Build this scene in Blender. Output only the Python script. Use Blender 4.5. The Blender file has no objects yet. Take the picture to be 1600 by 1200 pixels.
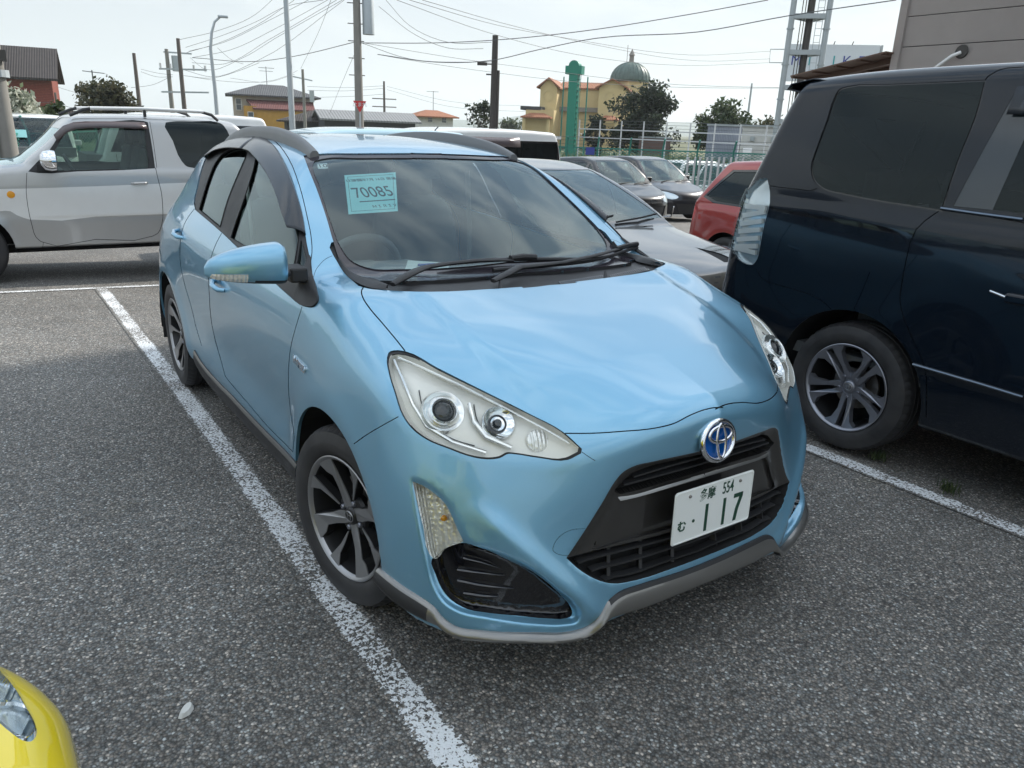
import numpy as np
import bpy, math, random

from mathutils import Vector, Matrix, Euler
# ================= camera, sky, sun, exposure =================
SC=bpy.context.scene
SC.render.engine='CYCLES'
cam_d=bpy.data.cameras.new('camera');cam=bpy.data.objects.new('camera',cam_d);SC.collection.objects.link(cam);SC.camera=cam
_yaw,_pit,_rol=.6017,.3244,.0398
_fw=Vector((math.sin(_yaw)*math.cos(_pit),math.cos(_yaw)*math.cos(_pit),-math.sin(_pit)))
_r=Vector((math.cos(_yaw),-math.sin(_yaw),0));_u=_r.cross(_fw)
_r2=_r*math.cos(_rol)+_u*math.sin(_rol);_u2=-_r*math.sin(_rol)+_u*math.cos(_rol)
_m=Matrix(((_r2.x,_u2.x,-_fw.x,-1.6207),(_r2.y,_u2.y,-_fw.y,-2.1324),(_r2.z,_u2.z,-_fw.z,1.5346),(0,0,0,1)))
cam.matrix_world=_m;cam_d.sensor_width=36;cam_d.lens=1188.07/1600*36;cam_d.clip_end=20000;cam_d.clip_start=.05
SUN_EL=math.radians(36);SUN_AZ=math.atan2(1,.154)      # azimuth clockwise from +Y
sun_dir=Vector((math.sin(SUN_AZ)*math.cos(SUN_EL),math.cos(SUN_AZ)*math.cos(SUN_EL),math.sin(SUN_EL)))
W=bpy.data.worlds.new('World');SC.world=W;W.use_nodes=True
_n=W.node_tree.nodes;_l=W.node_tree.links;_n.clear()
_sky=_n.new('ShaderNodeTexSky');_sky.sky_type='NISHITA';_sky.sun_disc=False;_sky.sun_elevation=SUN_EL;_sky.sun_rotation=SUN_AZ
_sky.altitude=50;_sky.air_density=1.3;_sky.dust_density=1.2;_sky.ozone_density=1.5
_tc=_n.new('ShaderNodeTexCoord');_mp=_n.new('ShaderNodeMapping');_mp.inputs['Scale'].default_value=(1,1,3.2)
_nz=_n.new('ShaderNodeTexNoise');_nz.inputs['Scale'].default_value=1.7;_nz.inputs['Detail'].default_value=5;_nz.inputs['Roughness'].default_value=.5
_cr=_n.new('ShaderNodeValToRGB');_cr.color_ramp.elements[0].position=.35;_cr.color_ramp.elements[1].position=.68
_cr.color_ramp.elements[0].color=(.66,.66,.66,1);_cr.color_ramp.elements[1].color=(.93,.93,.93,1)
_hz=_n.new('ShaderNodeRGB');_hz.outputs[0].default_value=(7.7,8.15,8.45,1)     # thin high haze veil in the sky's own units
_mx=_n.new('ShaderNodeMix');_mx.data_type='RGBA'
# broken high cloud overhead: bright veils with bluer gaps, fading into even haze towards the horizon
_n2=_n.new('ShaderNodeTexNoise');_n2.inputs['Scale'].default_value=2.6;_n2.inputs['Detail'].default_value=6;_n2.inputs['Roughness'].default_value=.52;_n2.inputs['Distortion'].default_value=.6
_c2=_n.new('ShaderNodeValToRGB');_c2.color_ramp.elements[0].position=.42;_c2.color_ramp.elements[1].position=.60;_c2.color_ramp.elements[0].color=(.60,.73,.88,1);_c2.color_ramp.elements[1].color=(1.5,1.48,1.45,1)
_m2=_n.new('ShaderNodeMix');_m2.data_type='RGBA';_m2.inputs['A'].default_value=(1,1,1,1);_m3=_n.new('ShaderNodeMix');_m3.data_type='RGBA';_m3.blend_type='MULTIPLY';_m3.inputs['Factor'].default_value=1
_bg=_n.new('ShaderNodeBackground');_bg.inputs['Strength'].default_value=.085;_wo=_n.new('ShaderNodeOutputWorld')
_l.new(_tc.outputs['Generated'],_mp.inputs['Vector']);_l.new(_mp.outputs[0],_nz.inputs['Vector']);_l.new(_nz.outputs['Fac'],_cr.inputs[0])
_l.new(_cr.outputs[0],_mx.inputs['Factor']);_l.new(_sky.outputs[0],_mx.inputs['A']);_l.new(_hz.outputs[0],_mx.inputs['B'])
_sx=_n.new('ShaderNodeSeparateXYZ');_l.new(_tc.outputs['Generated'],_sx.inputs[0])
_zr=_n.new('ShaderNodeMapRange');_zr.inputs['From Min'].default_value=0;_zr.inputs['From Max'].default_value=.8;_zr.inputs['To Min'].default_value=.84;_zr.inputs['To Max'].default_value=1.5;_l.new(_sx.outputs[2],_zr.inputs['Value'])
_zs=_n.new('ShaderNodeVectorMath');_zs.operation='SCALE';_l.new(_mx.outputs['Result'],_zs.inputs[0]);_l.new(_zr.outputs[0],_zs.inputs['Scale']);_l.new(_mp.outputs[0],_n2.inputs['Vector']);_l.new(_n2.outputs['Fac'],_c2.inputs[0]);_l.new(_c2.outputs[0],_m2.inputs['B'])
_zf=_n.new('ShaderNodeMapRange');_zf.inputs['From Min'].default_value=.08;_zf.inputs['From Max'].default_value=.45;_zf.inputs['To Min'].default_value=.12;_zf.inputs['To Max'].default_value=1;_l.new(_sx.outputs[2],_zf.inputs['Value']);_l.new(_zf.outputs[0],_m2.inputs['Factor'])
_l.new(_zs.outputs[0],_m3.inputs['A']);_l.new(_m2.outputs['Result'],_m3.inputs['B']);_l.new(_m3.outputs['Result'],_bg.inputs['Color']);_l.new(_bg.outputs[0],_wo.inputs['Surface'])
_sd=bpy.data.lights.new('sun','SUN');_sd.energy=4.6;_sd.angle=math.radians(.7);_sd.color=(1,.94,.85)
_so=bpy.data.objects.new('sun',_sd);SC.collection.objects.link(_so);_so.rotation_euler=sun_dir.to_track_quat('Z','Y').to_euler()
SC.view_settings.view_transform='Standard';SC.view_settings.look='None';SC.view_settings.gamma=1;SC.view_settings.exposure=0.36
SC.cycles.max_bounces=8;SC.cycles.transparent_max_bounces=16;SC.cycles.glossy_bounces=4;SC.cycles.diffuse_bounces=3;SC.cycles.volume_bounces=2
SC.cycles.sample_clamp_indirect=4;SC.cycles.caustics_reflective=False;SC.cycles.caustics_refractive=False
import math, random

# ---------------- camera geometry (calibrated from wheelbase, plate and mirror-symmetric points)
CAM=dict(loc=(-1.6207,-2.1324,1.5346),yaw=.6017,pitch=.3244,roll=.0398,f=1188.07)
class Projector:
    """perspective survey view: world point -> photo pixel and back"""
    def __init__(s,loc,yaw,pitch,roll,f):
        s.C=np.array(loc);s.f=f
        s.fw=np.array([math.sin(yaw)*math.cos(pitch),math.cos(yaw)*math.cos(pitch),-math.sin(pitch)])
        r=np.array([math.cos(yaw),-math.sin(yaw),0]);u=np.cross(r,s.fw)
        s.r=r*math.cos(roll)+u*math.sin(roll);s.u=-r*math.sin(roll)+u*math.cos(roll)
    def uv(s,P):
        d=np.asarray(P,float)-s.C;z=d@s.fw
        return np.stack([800+s.f*(d@s.r)/z,600-s.f*(d@s.u)/z],-1)
    def ray(s,x,y):
        d=s.fw+s.r*(x-800)/s.f-s.u*(y-600)/s.f
        return d/np.linalg.norm(d)
    def plane(s,x,y,ax,v):
        d=s.ray(x,y);return s.C+d*((v-s.C[ax])/d[ax])
VIEW=Projector(**CAM)
# ---------------- smooth tables and implicit solids
def _pchip(x,y,xn):
    x=np.asarray(x,float);y=np.asarray(y,float)
    h=np.diff(x);d=np.diff(y,axis=0)/h.reshape(-1,*[1]*(y.ndim-1))
    m=np.zeros_like(y)
    if len(x)>2:
        hh=h.reshape(-1,*[1]*(y.ndim-1))
        w1=2*hh[1:]+hh[:-1];w2=hh[1:]+2*hh[:-1]
        p=d[:-1]*d[1:]
        with np.errstate(divide='ignore',invalid='ignore'):
            m[1:-1]=np.where(p>0,(w1+w2)/(w1/d[:-1]+w2/d[1:]),0)
    m[0]=d[0];m[-1]=d[-1]
    xn=np.clip(xn,x[0],x[-1]);i=np.clip(np.searchsorted(x,xn)-1,0,len(x)-2)
    sh=(-1,)+(1,)*(y.ndim-1)
    t=((xn-x[i])/h[i]).reshape(sh);hi=h[i].reshape(sh)
    return ((2*t**3-3*t**2+1)*y[i]+(t**3-2*t**2+t)*hi*m[i]+(-2*t**3+3*t**2)*y[i+1]+(t**3-t**2)*hi*m[i+1])
def _blur(a,s,ax):
    n=int(3*s)+1;k=np.exp(-.5*(np.arange(-n,n+1)/s)**2);k/=k.sum()
    # reflect-odd padding keeps slopes at the border
    a=np.moveaxis(a,ax,0)
    if len(a)<=n: return np.moveaxis(a,0,ax)
    lo=2*a[0]-a[n:0:-1];hi=2*a[-1]-a[-2:-n-2:-1]
    p=np.concatenate([lo,a,hi]);o=sum(k[j]*p[j:j+len(a)] for j in range(2*n+1))
    return np.moveaxis(o,0,ax)
class Table:
    def __init__(s,us,vs,T,smooth=.03,step=.01):
        T=np.asarray(T,float);s.u0,s.v0,s.st=us[0],vs[0],step
        un=np.arange(us[0],us[-1]+step,step);vn=np.arange(vs[0],vs[-1]+step,step)
        D=_pchip(us,T,un);D=np.moveaxis(_pchip(vs,np.moveaxis(D,0,1),vn),0,1)
        if smooth: D=_blur(_blur(D,smooth/step,0),smooth/step,1)
        s.D=D
    def __call__(s,u,v):
        a=np.clip((u-s.u0)/s.st,0,s.D.shape[0]-1.001);b=np.clip((v-s.v0)/s.st,0,s.D.shape[1]-1.001)
        i=a.astype(int);j=b.astype(int);a=a-i;b=b-j;D=s.D
        return D[i,j]*(1-a)*(1-b)+D[i+1,j]*a*(1-b)+D[i,j+1]*(1-a)*b+D[i+1,j+1]*a*b
class Curve:
    def __init__(s,us,T,smooth=.03,step=.01):
        s.u0,s.st=us[0],step;s.D=_pchip(us,np.asarray(T,float),np.arange(us[0],us[-1]+step,step))
        if smooth: s.D=_blur(s.D,smooth/step,0)
    def __call__(s,u):
        a=np.clip((u-s.u0)/s.st,0,len(s.D)-1.001);i=a.astype(int);a=a-i
        return s.D[i]*(1-a)+s.D[i+1]*a
def smax(a,b,k):
    h=np.clip(.5+.5*(a-b)/k,0,1);return b+(a-b)*h+k*h*(1-h)
def smin(a,b,k): return -smax(-a,-b,k)
def polygonise(F,lo,hi,h):
    """surface-net mesh of the mirror-symmetric solid F<0 (x half evaluated, then mirrored)"""
    xs=np.arange(0,hi[0]+h,h);ys=np.arange(lo[1],hi[1]+h,h);zs=np.arange(lo[2],hi[2]+h,h)
    G=np.empty((len(xs),len(ys),len(zs)),np.float32)
    for i,x in enumerate(xs):
        Y,Z=np.meshgrid(ys,zs,indexing='ij');G[i]=F(np.full_like(Y,x),Y,Z)
    G=np.concatenate([G[:0:-1],G]);xs=np.concatenate([-xs[:0:-1],xs])
    S=G<0;nx,ny,nz=G.shape
    c=np.zeros((nx-1,ny-1,nz-1),np.int8)
    for a in(0,1):
        for b in(0,1):
            for d in(0,1): c+=S[a:nx-1+a,b:ny-1+b,d:nz-1+d]
    act=(c>0)&(c<8);idx=np.full(act.shape,-1,np.int64);I,J,K=np.nonzero(act);idx[I,J,K]=np.arange(len(I))
    acc=np.zeros((len(I),3));cnt=np.zeros(len(I))
    cr=[(a,b,d) for a in(0,1) for b in(0,1) for d in(0,1)]
    for p in cr:
        for ax in range(3):
            if p[ax]: continue
            q=list(p);q[ax]=1
            g0=G[I+p[0],J+p[1],K+p[2]];g1=G[I+q[0],J+q[1],K+q[2]]
            m=(g0<0)!=(g1<0);t=np.where(m,g0/(g0-g1+1e-12),0)
            P=np.stack([np.full(len(I),float(v)) for v in p],1);P[:,ax]+=t
            acc+=P*m[:,None];cnt+=m
    V=np.stack([xs[I],ys[J],zs[K]],1)+h*acc/cnt[:,None]
    Q=[]
    for ax in range(3):
        o1,o2=[(1,2),(2,0),(0,1)][ax]
        s0=[slice(1,n-1) for n in G.shape];s1=list(s0);s0[ax]=slice(0,G.shape[ax]-1);s1[ax]=slice(1,G.shape[ax])
        A=S[tuple(s0)];B=S[tuple(s1)];M=np.argwhere(A!=B);M[:,o1]+=1;M[:,o2]+=1
        fl=A[A!=B]
        def cell(d1,d2):
            N=M.copy();N[:,o1]-=d1;N[:,o2]-=d2;return idx[N[:,0],N[:,1],N[:,2]]
        q=np.stack([cell(1,1),cell(0,1),cell(0,0),cell(1,0)],1)
        q[~fl]=q[~fl][:,::-1];Q.append(q)
    Q=np.concatenate(Q)
    Q=Q[(Q>=0).all(1)]
    for _ in range(3):
        g,n=grad(F,V);V=V-n*np.clip(g/np.maximum(np.linalg.norm(n,axis=1)**2,.05),-h,h)[:,None]
    T=np.concatenate([Q[:,[0,1,2]],Q[:,[0,2,3]]])
    return V,T
def grad(F,V,e=.005):
    x,y,z=V.T;ax=np.abs(x);sg=np.where(x<0,-1.,1.)
    f=lambda a,b,c:F(np.abs(a),b,c)
    n=np.stack([(f(x+e,y,z)-f(x-e,y,z)),(f(x,y+e,z)-f(x,y-e,z)),(f(x,y,z+e)-f(x,y,z-e))],1)/(2*e)
    return f(x,y,z),n
# ---------------- a shell: triangle mesh of a solid that can be cut along outlines and split into panels
def inpoly(P,poly):
    x,y=P[:,0],P[:,1];r=np.zeros(len(P),bool);n=len(poly)
    for i in range(n):
        x1,y1=poly[i];x2,y2=poly[(i+1)%n]
        if y1==y2: continue
        c=((y1>y)!=(y2>y))&(x<(x2-x1)*(y-y1)/(y2-y1)+x1);r^=c
    return r
def smooth_poly(pts,closed=True,n=5,sharp=()):
    """centripetal-ish Catmull-Rom through pts; indices in sharp stay corners"""
    P=[np.array(p,float) for p in pts];N=len(P);out=[]
    segs=range(N) if closed else range(N-1)
    for i in segs:
        p1,p2=P[i],P[(i+1)%N]
        p0=P[(i-1)%N] if (closed or i>0) else p1
        p3=P[(i+2)%N] if (closed or i+2<N) else p2
        d=np.linalg.norm(p2-p1)+1e-9
        def tan(a,b,c):
            la=np.linalg.norm(b-a)+1e-9;lc=np.linalg.norm(c-b)+1e-9
            if la<1e-8 or lc<1e-8: return (c-a)/d*0
            return ((b-a)/la*lc+(c-b)/lc*la)/(la+lc)
        t1=(p2-p1)/d if (i in sharp or (not closed and i==0)) else tan(p0,p1,p2)
        j=(i+1)%N
        t2=(p2-p1)/d if (j in sharp or (not closed and i==N-2)) else tan(p1,p2,p3)
        for k in range(n):
            t=k/n
            out.append((2*t**3-3*t**2+1)*p1+(t**3-2*t**2+t)*t1*d+(-2*t**3+3*t**2)*p2+(t**3-t**2)*t2*d)
    if not closed: out.append(P[-1])
    return np.array(out)
def strip_poly(line,w):
    """thin closed outline of width w round an open polyline"""
    L=np.asarray(line,float);t=np.gradient(L,axis=0);t/=np.linalg.norm(t,axis=1)[:,None]+1e-12
    n=np.stack([-t[:,1],t[:,0]],1)*w/2
    return np.concatenate([L+n,(L-n)[::-1]])
class Shell:
    def __init__(s,F,lo,hi,h,place=None):
        s.F=F;s.V,s.T=polygonise(F,lo,hi,h);s.h=h
        s.place=place or (lambda P:P)
        s.lab=np.zeros(len(s.T),int);s.names=['body'];s._n=None
    def uv(s,P,mode,mirror=False):
        P=np.asarray(P,float)
        if mirror: P=P*np.array([-1,1,1])
        if mode=='side': return P[:,[1,2]]
        if mode=='front' or mode=='rear': return P[:,[0,2]]
        if mode=='top': return P[:,[0,1]]
        return VIEW.uv(s.place(P))
    def facing(s,mode,mirror):
        """triangles that face the eye of this view"""
        A,B,C_=(s.V[s.T[:,i]] for i in range(3));N=np.cross(B-A,C_-A);c=(A+B+C_)/3
        if mirror: N=N*np.array([-1,1,1]);c=c*np.array([-1,1,1])
        if mode=='side': return N[:,0]<0
        if mode=='front': return N[:,1]<0
        if mode=='rear': return N[:,1]>0
        if mode=='top': return N[:,2]>0
        p=s.place(c);q=s.place(c+N/(np.linalg.norm(N,axis=1)[:,None]+1e-12)*.01)-p
        return ((VIEW.C-p)*q).sum(1)>0
    def cut(s,poly,mode='view',mirror=False,sel=None,closed=True):
        """insert the outline's edges into the mesh (neighbours are split too, so no cracks open)"""
        poly=np.asarray(poly,float);n=len(poly)
        UV=s.uv(s.V,mode,mirror);lo,hi=poly.min(0),poly.max(0)
        t=UV[s.T];mg=25. if mode=='view' else 3*s.h
        act=np.nonzero((t.max(1)>=lo-mg).all(1)&(t.min(1)<=hi+mg).all(1))[0]
        if len(act)==0: return
        fc=s._facing_ix(act,mode,mirror)
        if sel is not None: fc&=sel(s.V[s.T[act]].mean(1))
        T=s.T[act];L=s.lab[act]
        flip=np.array([-1,1,1]) if mirror else np.array([1,1,1])
        for i in range(n if closed else n-1):
            a,b=poly[i],poly[(i+1)%n];ln=np.linalg.norm(b-a)
            if ln<1e-9: continue
            m=(b-a)/ln;nn=np.array([-m[1],m[0]]);pad=ln*.02+1e-9
            tt=UV[T];mn=tt.min(1);mx=tt.max(1)
            c=fc&(mx[:,0]>=min(a[0],b[0])-pad)&(mn[:,0]<=max(a[0],b[0])+pad)&(mx[:,1]>=min(a[1],b[1])-pad)&(mn[:,1]<=max(a[1],b[1])+pad)
            ix=np.nonzero(c)[0]
            if len(ix)==0: continue
            if mode=='view':
                n3=np.cross(VIEW.ray(*a),VIEW.ray(*b));d=(s.place(s.V[T[ix]].reshape(-1,3)*flip)-VIEW.C).reshape(-1,3,3)@n3
            else: d=(tt[ix]-a)@nn
            eps=np.abs(d).max(1)[:,None]*.03
            sg=np.where(d>eps,1,np.where(d<-eps,-1,0))
            al=(tt[ix]-a)@m
            cr=(sg.max(1)>0)&(sg.min(1)<0)&(al.max(1)>=-pad)&(al.min(1)<=ln+pad)
            ix=ix[cr];sg=sg[cr];d=d[cr]
            if len(ix)==0: continue
            newV=[];newT=[];newL=[];newF=[];key={};base=len(s.V);done=set()
            def mid(p,q,dp,dq):
                k=(p,q) if p<q else (q,p)
                if k not in key:
                    w=dp/(dp-dq);key[k]=base+len(newV);newV.append(s.V[p]+(s.V[q]-s.V[p])*w)
                return key[k]
            for ti,g,dd in zip(ix,sg,d):
                v=[int(x) for x in T[ti]];done.add(int(ti))
                if (g==0).any():
                    k=int(np.nonzero(g==0)[0][0]);p,q,w_=v[k],v[(k+1)%3],v[(k+2)%3]
                    M_=mid(q,w_,dd[(k+1)%3],dd[(k+2)%3]);T[ti]=(p,q,M_);newT.append((p,M_,w_));newL.append(L[ti]);newF.append(fc[ti])
                else:
                    k=int(np.nonzero(g==(1 if (g==1).sum()==1 else -1))[0][0])
                    p,q,w_=v[k],v[(k+1)%3],v[(k+2)%3]
                    A=mid(p,q,dd[k],dd[(k+1)%3]);B=mid(p,w_,dd[k],dd[(k+2)%3])
                    T[ti]=(p,A,B);newT+=[(A,q,w_),(A,w_,B)];newL+=[L[ti]]*2;newF+=[fc[ti]]*2
            # neighbours sharing a split edge
            ks=np.array(list(key.keys()),np.int64);nv=len(s.V)+1;code=ks[:,0]*nv+ks[:,1]
            hit=np.zeros(len(T),bool)
            for e0,e1 in((0,1),(1,2),(2,0)):
                lo_=np.minimum(T[:,e0],T[:,e1]);hi_=np.maximum(T[:,e0],T[:,e1]);hit|=np.isin(lo_*nv+hi_,code)&(hi_<base)
            for ti in np.nonzero(hit)[0]:
                if int(ti) in done: continue
                v=[int(x) for x in T[ti]]
                ms=[key.get((min(v[j],v[(j+1)%3]),max(v[j],v[(j+1)%3]))) for j in range(3)]
                cnt=sum(x is not None for x in ms)
                if cnt==0: continue
                if cnt==1:
                    j=[x is not None for x in ms].index(True);M_=ms[j];p,q,w_=v[j],v[(j+1)%3],v[(j+2)%3]
                    T[ti]=(p,M_,w_);nt=[(M_,q,w_)]
                elif cnt==2:
                    j=[x is None for x in ms].index(True);p,q,w_=v[j],v[(j+1)%3],v[(j+2)%3];mq=ms[(j+1)%3];mp=ms[(j+2)%3]
                    T[ti]=(p,q,mq);nt=[(p,mq,mp),(mp,mq,w_)]
                else:
                    T[ti]=(ms[0],ms[1],ms[2]);nt=[(v[0],ms[0],ms[2]),(v[1],ms[1],ms[0]),(v[2],ms[2],ms[1])]
                newT+=nt;newL+=[L[ti]]*len(nt);newF+=[fc[ti]]*len(nt)
            # new pieces made in the first pass may keep an edge that another piece split (shared corner cases)
            nv_=np.array(newV);s.V=np.concatenate([s.V,nv_]);UV=np.concatenate([UV,s.uv(nv_,mode,mirror)])
            T=np.concatenate([T,np.array(newT,dtype=T.dtype)]);L=np.concatenate([L,np.array(newL,dtype=L.dtype)]);fc=np.concatenate([fc,np.array(newF,bool)])
        k=len(act);s.T[act]=T[:k];s.lab[act]=L[:k]
        if len(T)>k: s.T=np.concatenate([s.T,T[k:]]);s.lab=np.concatenate([s.lab,L[k:]])
        s._n=None
    def _facing_ix(s,ix,mode,mirror):
        A,B,C_=(s.V[s.T[ix,i]] for i in range(3));N=np.cross(B-A,C_-A);c=(A+B+C_)/3
        if mirror: N=N*np.array([-1,1,1]);c=c*np.array([-1,1,1])
        if mode=='side': return N[:,0]<0
        if mode=='front': return N[:,1]<0
        if mode=='rear': return N[:,1]>0
        if mode=='top': return N[:,2]>0
        p=s.place(c);q=s.place(c+N/(np.linalg.norm(N,axis=1)[:,None]+1e-12)*.01)-p
        return ((VIEW.C-p)*q).sum(1)>0
    def region(s,name,poly,mode='view',mirror=False,sel=None,over=None,docut=True):
        """cut the outline and give the triangles inside it to the named panel (over: only panels it may take from)"""
        if docut: s.cut(poly,mode,mirror,sel)
        if name not in s.names: s.names.append(name)
        c=s.V[s.T].mean(1);m=inpoly(s.uv(c,mode,mirror),poly)&s.facing(mode,mirror)
        if sel is not None: m&=sel(c)
        if over is not None: m&=np.isin(s.lab,[s.names.index(o) for o in over if o in s.names])
        s.lab[m]=s.names.index(name)
    def clear_arches(s,ys,R,r,xin=.42):
        """remove everything inside the wheel-arch cylinders, the floor of the shell included"""
        c=s.V[s.T].mean(1);m=np.zeros(len(c),bool)
        for cy in ys: m|=(np.hypot(c[:,1]-cy,c[:,2]-R)<r)&(np.abs(c[:,0])>xin)
        s.T=s.T[~m];s.lab=s.lab[~m];s._n=None
    def both(s,name,poly,mode='view',sel=None,over=None,docut=True,suffix=None):
        for mr in (False,True):
            sl=None if sel is None else (lambda c,mr=mr:sel(c*np.array([-1,1,1]) if mr else c))
            s.region(name+('|R' if mr else '|L') if suffix else name,poly,mode,mr,sl,over,docut)
    def seam(s,line,w,mode='view',mirror=False,sel=None,over=None,name='seam'):
        s.region(name,strip_poly(line,w),mode,mirror,sel,over)
    def seams(s,line,w,mode='view',sel=None,over=None,name='seam'):
        for mr in(False,True):
            sl=None if sel is None else (lambda c,mr=mr:sel(c*np.array([-1,1,1]) if mr else c))
            s.seam(line,w,mode,mr,sl,over,name)
    def normals(s):
        if s._n is None or len(s._n)!=len(s.V):
            _,n=grad(s.F,s.V);s._n=n/(np.linalg.norm(n,axis=1)[:,None]+1e-9)
        return s._n
    def get(s,names,recess=0,mask=None,skirt=0):
        """(verts, faces, normals, wall flags) of a panel; recess>0 sinks it and adds the walls; skirt adds an inward edge"""
        if isinstance(names,str): names=[names]
        ids=[s.names.index(n) for n in names if n in s.names]
        m=np.isin(s.lab,ids)
        if mask is not None: m&=mask(s.V[s.T].mean(1))
        T=s.T[m];N=s.normals()
        u,inv=np.unique(T,return_inverse=True);T2=inv.reshape(T.shape)
        V=s.V[u].copy();n=N[u]
        wall=np.zeros(len(T2),bool)
        d=recess or skirt
        if d and len(T2):
            E=np.concatenate([T2[:,[0,1]],T2[:,[1,2]],T2[:,[2,0]]])
            k=np.sort(E,1);uq,ii,ct=np.unique(k,axis=0,return_inverse=True,return_counts=True)
            bd=E[ct[ii.ravel()]==1]
            if recess:
                gd=s._g[u] if getattr(s,'_g',None) is not None and len(s._g)==len(s.V) else n
                top=V.copy();V=V-gd*recess
                bi=np.unique(bd);mp={int(b):len(V)+i for i,b in enumerate(bi)}
                V=np.concatenate([V,top[bi]]);n=np.concatenate([n,n[bi]])
                W=[(b,a,mp[int(a)]) for a,b in bd]+[(b,mp[int(a)],mp[int(b)]) for a,b in bd]
            else:
                bi=np.unique(bd);mp={int(b):len(V)+i for i,b in enumerate(bi)}
                V=np.concatenate([V,V[bi]-n[bi]*skirt]);n=np.concatenate([n,n[bi]])
                W=[(b,a,mp[int(a)]) for a,b in bd]+[(b,mp[int(a)],mp[int(b)]) for a,b in bd]
            W=np.array(W);T2=np.concatenate([T2,W]);wall=np.concatenate([wall,np.ones(len(W),bool)])
        return V,T2,n,wall
    def drop(s,names):
        """forget panels cut away (openings)"""
        ids=[s.names.index(n) for n in names if n in s.names];m=~np.isin(s.lab,ids);s.T=s.T[m];s.lab=s.lab[m]
    def hit(s,x,y,tmax=40):
        """photo pixel -> point on the solid, in local coordinates (first hit of the survey ray)"""
        P0,d=s.inv(VIEW.C),None
        q=s.inv(VIEW.C+VIEW.ray(x,y));d=q-P0
        ts=np.arange(.3,tmax,.02);P=P0+ts[:,None]*d
        v=s.F(np.abs(P[:,0]),P[:,1],P[:,2]);k=np.nonzero(v<0)[0]
        if len(k)==0: return None
        a,b=ts[k[0]-1],ts[k[0]]
        for _ in range(25):
            m=(a+b)/2;p=P0+m*d
            if s.F(np.abs(p[:1]),p[1:2],p[2:3])[0]<0: b=m
            else: a=m
        return P0+b*d
PK=smooth_poly([(640,745),(664,752),(690,770),(708,792),(722,826),(735,846),(760,852),(800,868),(840,890),(872,916),(900,938),(912,957),(906,973),(884,978.5),(840,978),(760,968),(718,960),(690,943),(672,912),(663,875),(650,810)],True,3,sharp=(0,))
GALL=smooth_poly([(1190,674),(1160,683),(1117,698.5),(1093.8,705),(1025,720.2),(986.5,730),(972,739),(961,752),(942.5,782.8),(915,826.8),(884.8,872),(906.5,891),(936.8,907.5),(953,911.5),(1000,905),(1050,888.5),(1080,877.5),(1100,869.7),(1130,858),(1190,836)],False,4,sharp=(10,))
def carve_table():
    """how deep the lamp pocket and the grille field lie under the bumper skin, over the survey view"""
    gx=np.arange(560,1262,2.);gy=np.arange(640,1002,2.);X,Y=np.meshgrid(gx,gy,indexing='ij');P=np.stack([X.ravel(),Y.ravel()],1);D=np.zeros(len(P))
    for poly,closed,dep,wid in((PK,True,.030,15.),(GALL,False,.016,11.)):
        m=inpoly(P,poly);Q=P[m];d=np.full(len(Q),1e9);n=len(poly)
        for i in range(n if closed else n-1):
            a,b=poly[i],poly[(i+1)%n];ab=b-a;t=np.clip(((Q-a)@ab)/(ab@ab+1e-9),0,1);d=np.minimum(d,np.linalg.norm(Q-a-t[:,None]*ab,axis=1))
        t=np.clip(d/wid,0,1);D[m]=np.maximum(D[m],dep*t*t*(3-2*t))
    D=_blur(_blur(D.reshape(X.shape),.9,0),.9,1);o=Table.__new__(Table);o.u0,o.v0,o.st,o.D=560.,640.,2.,D;return o
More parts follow.
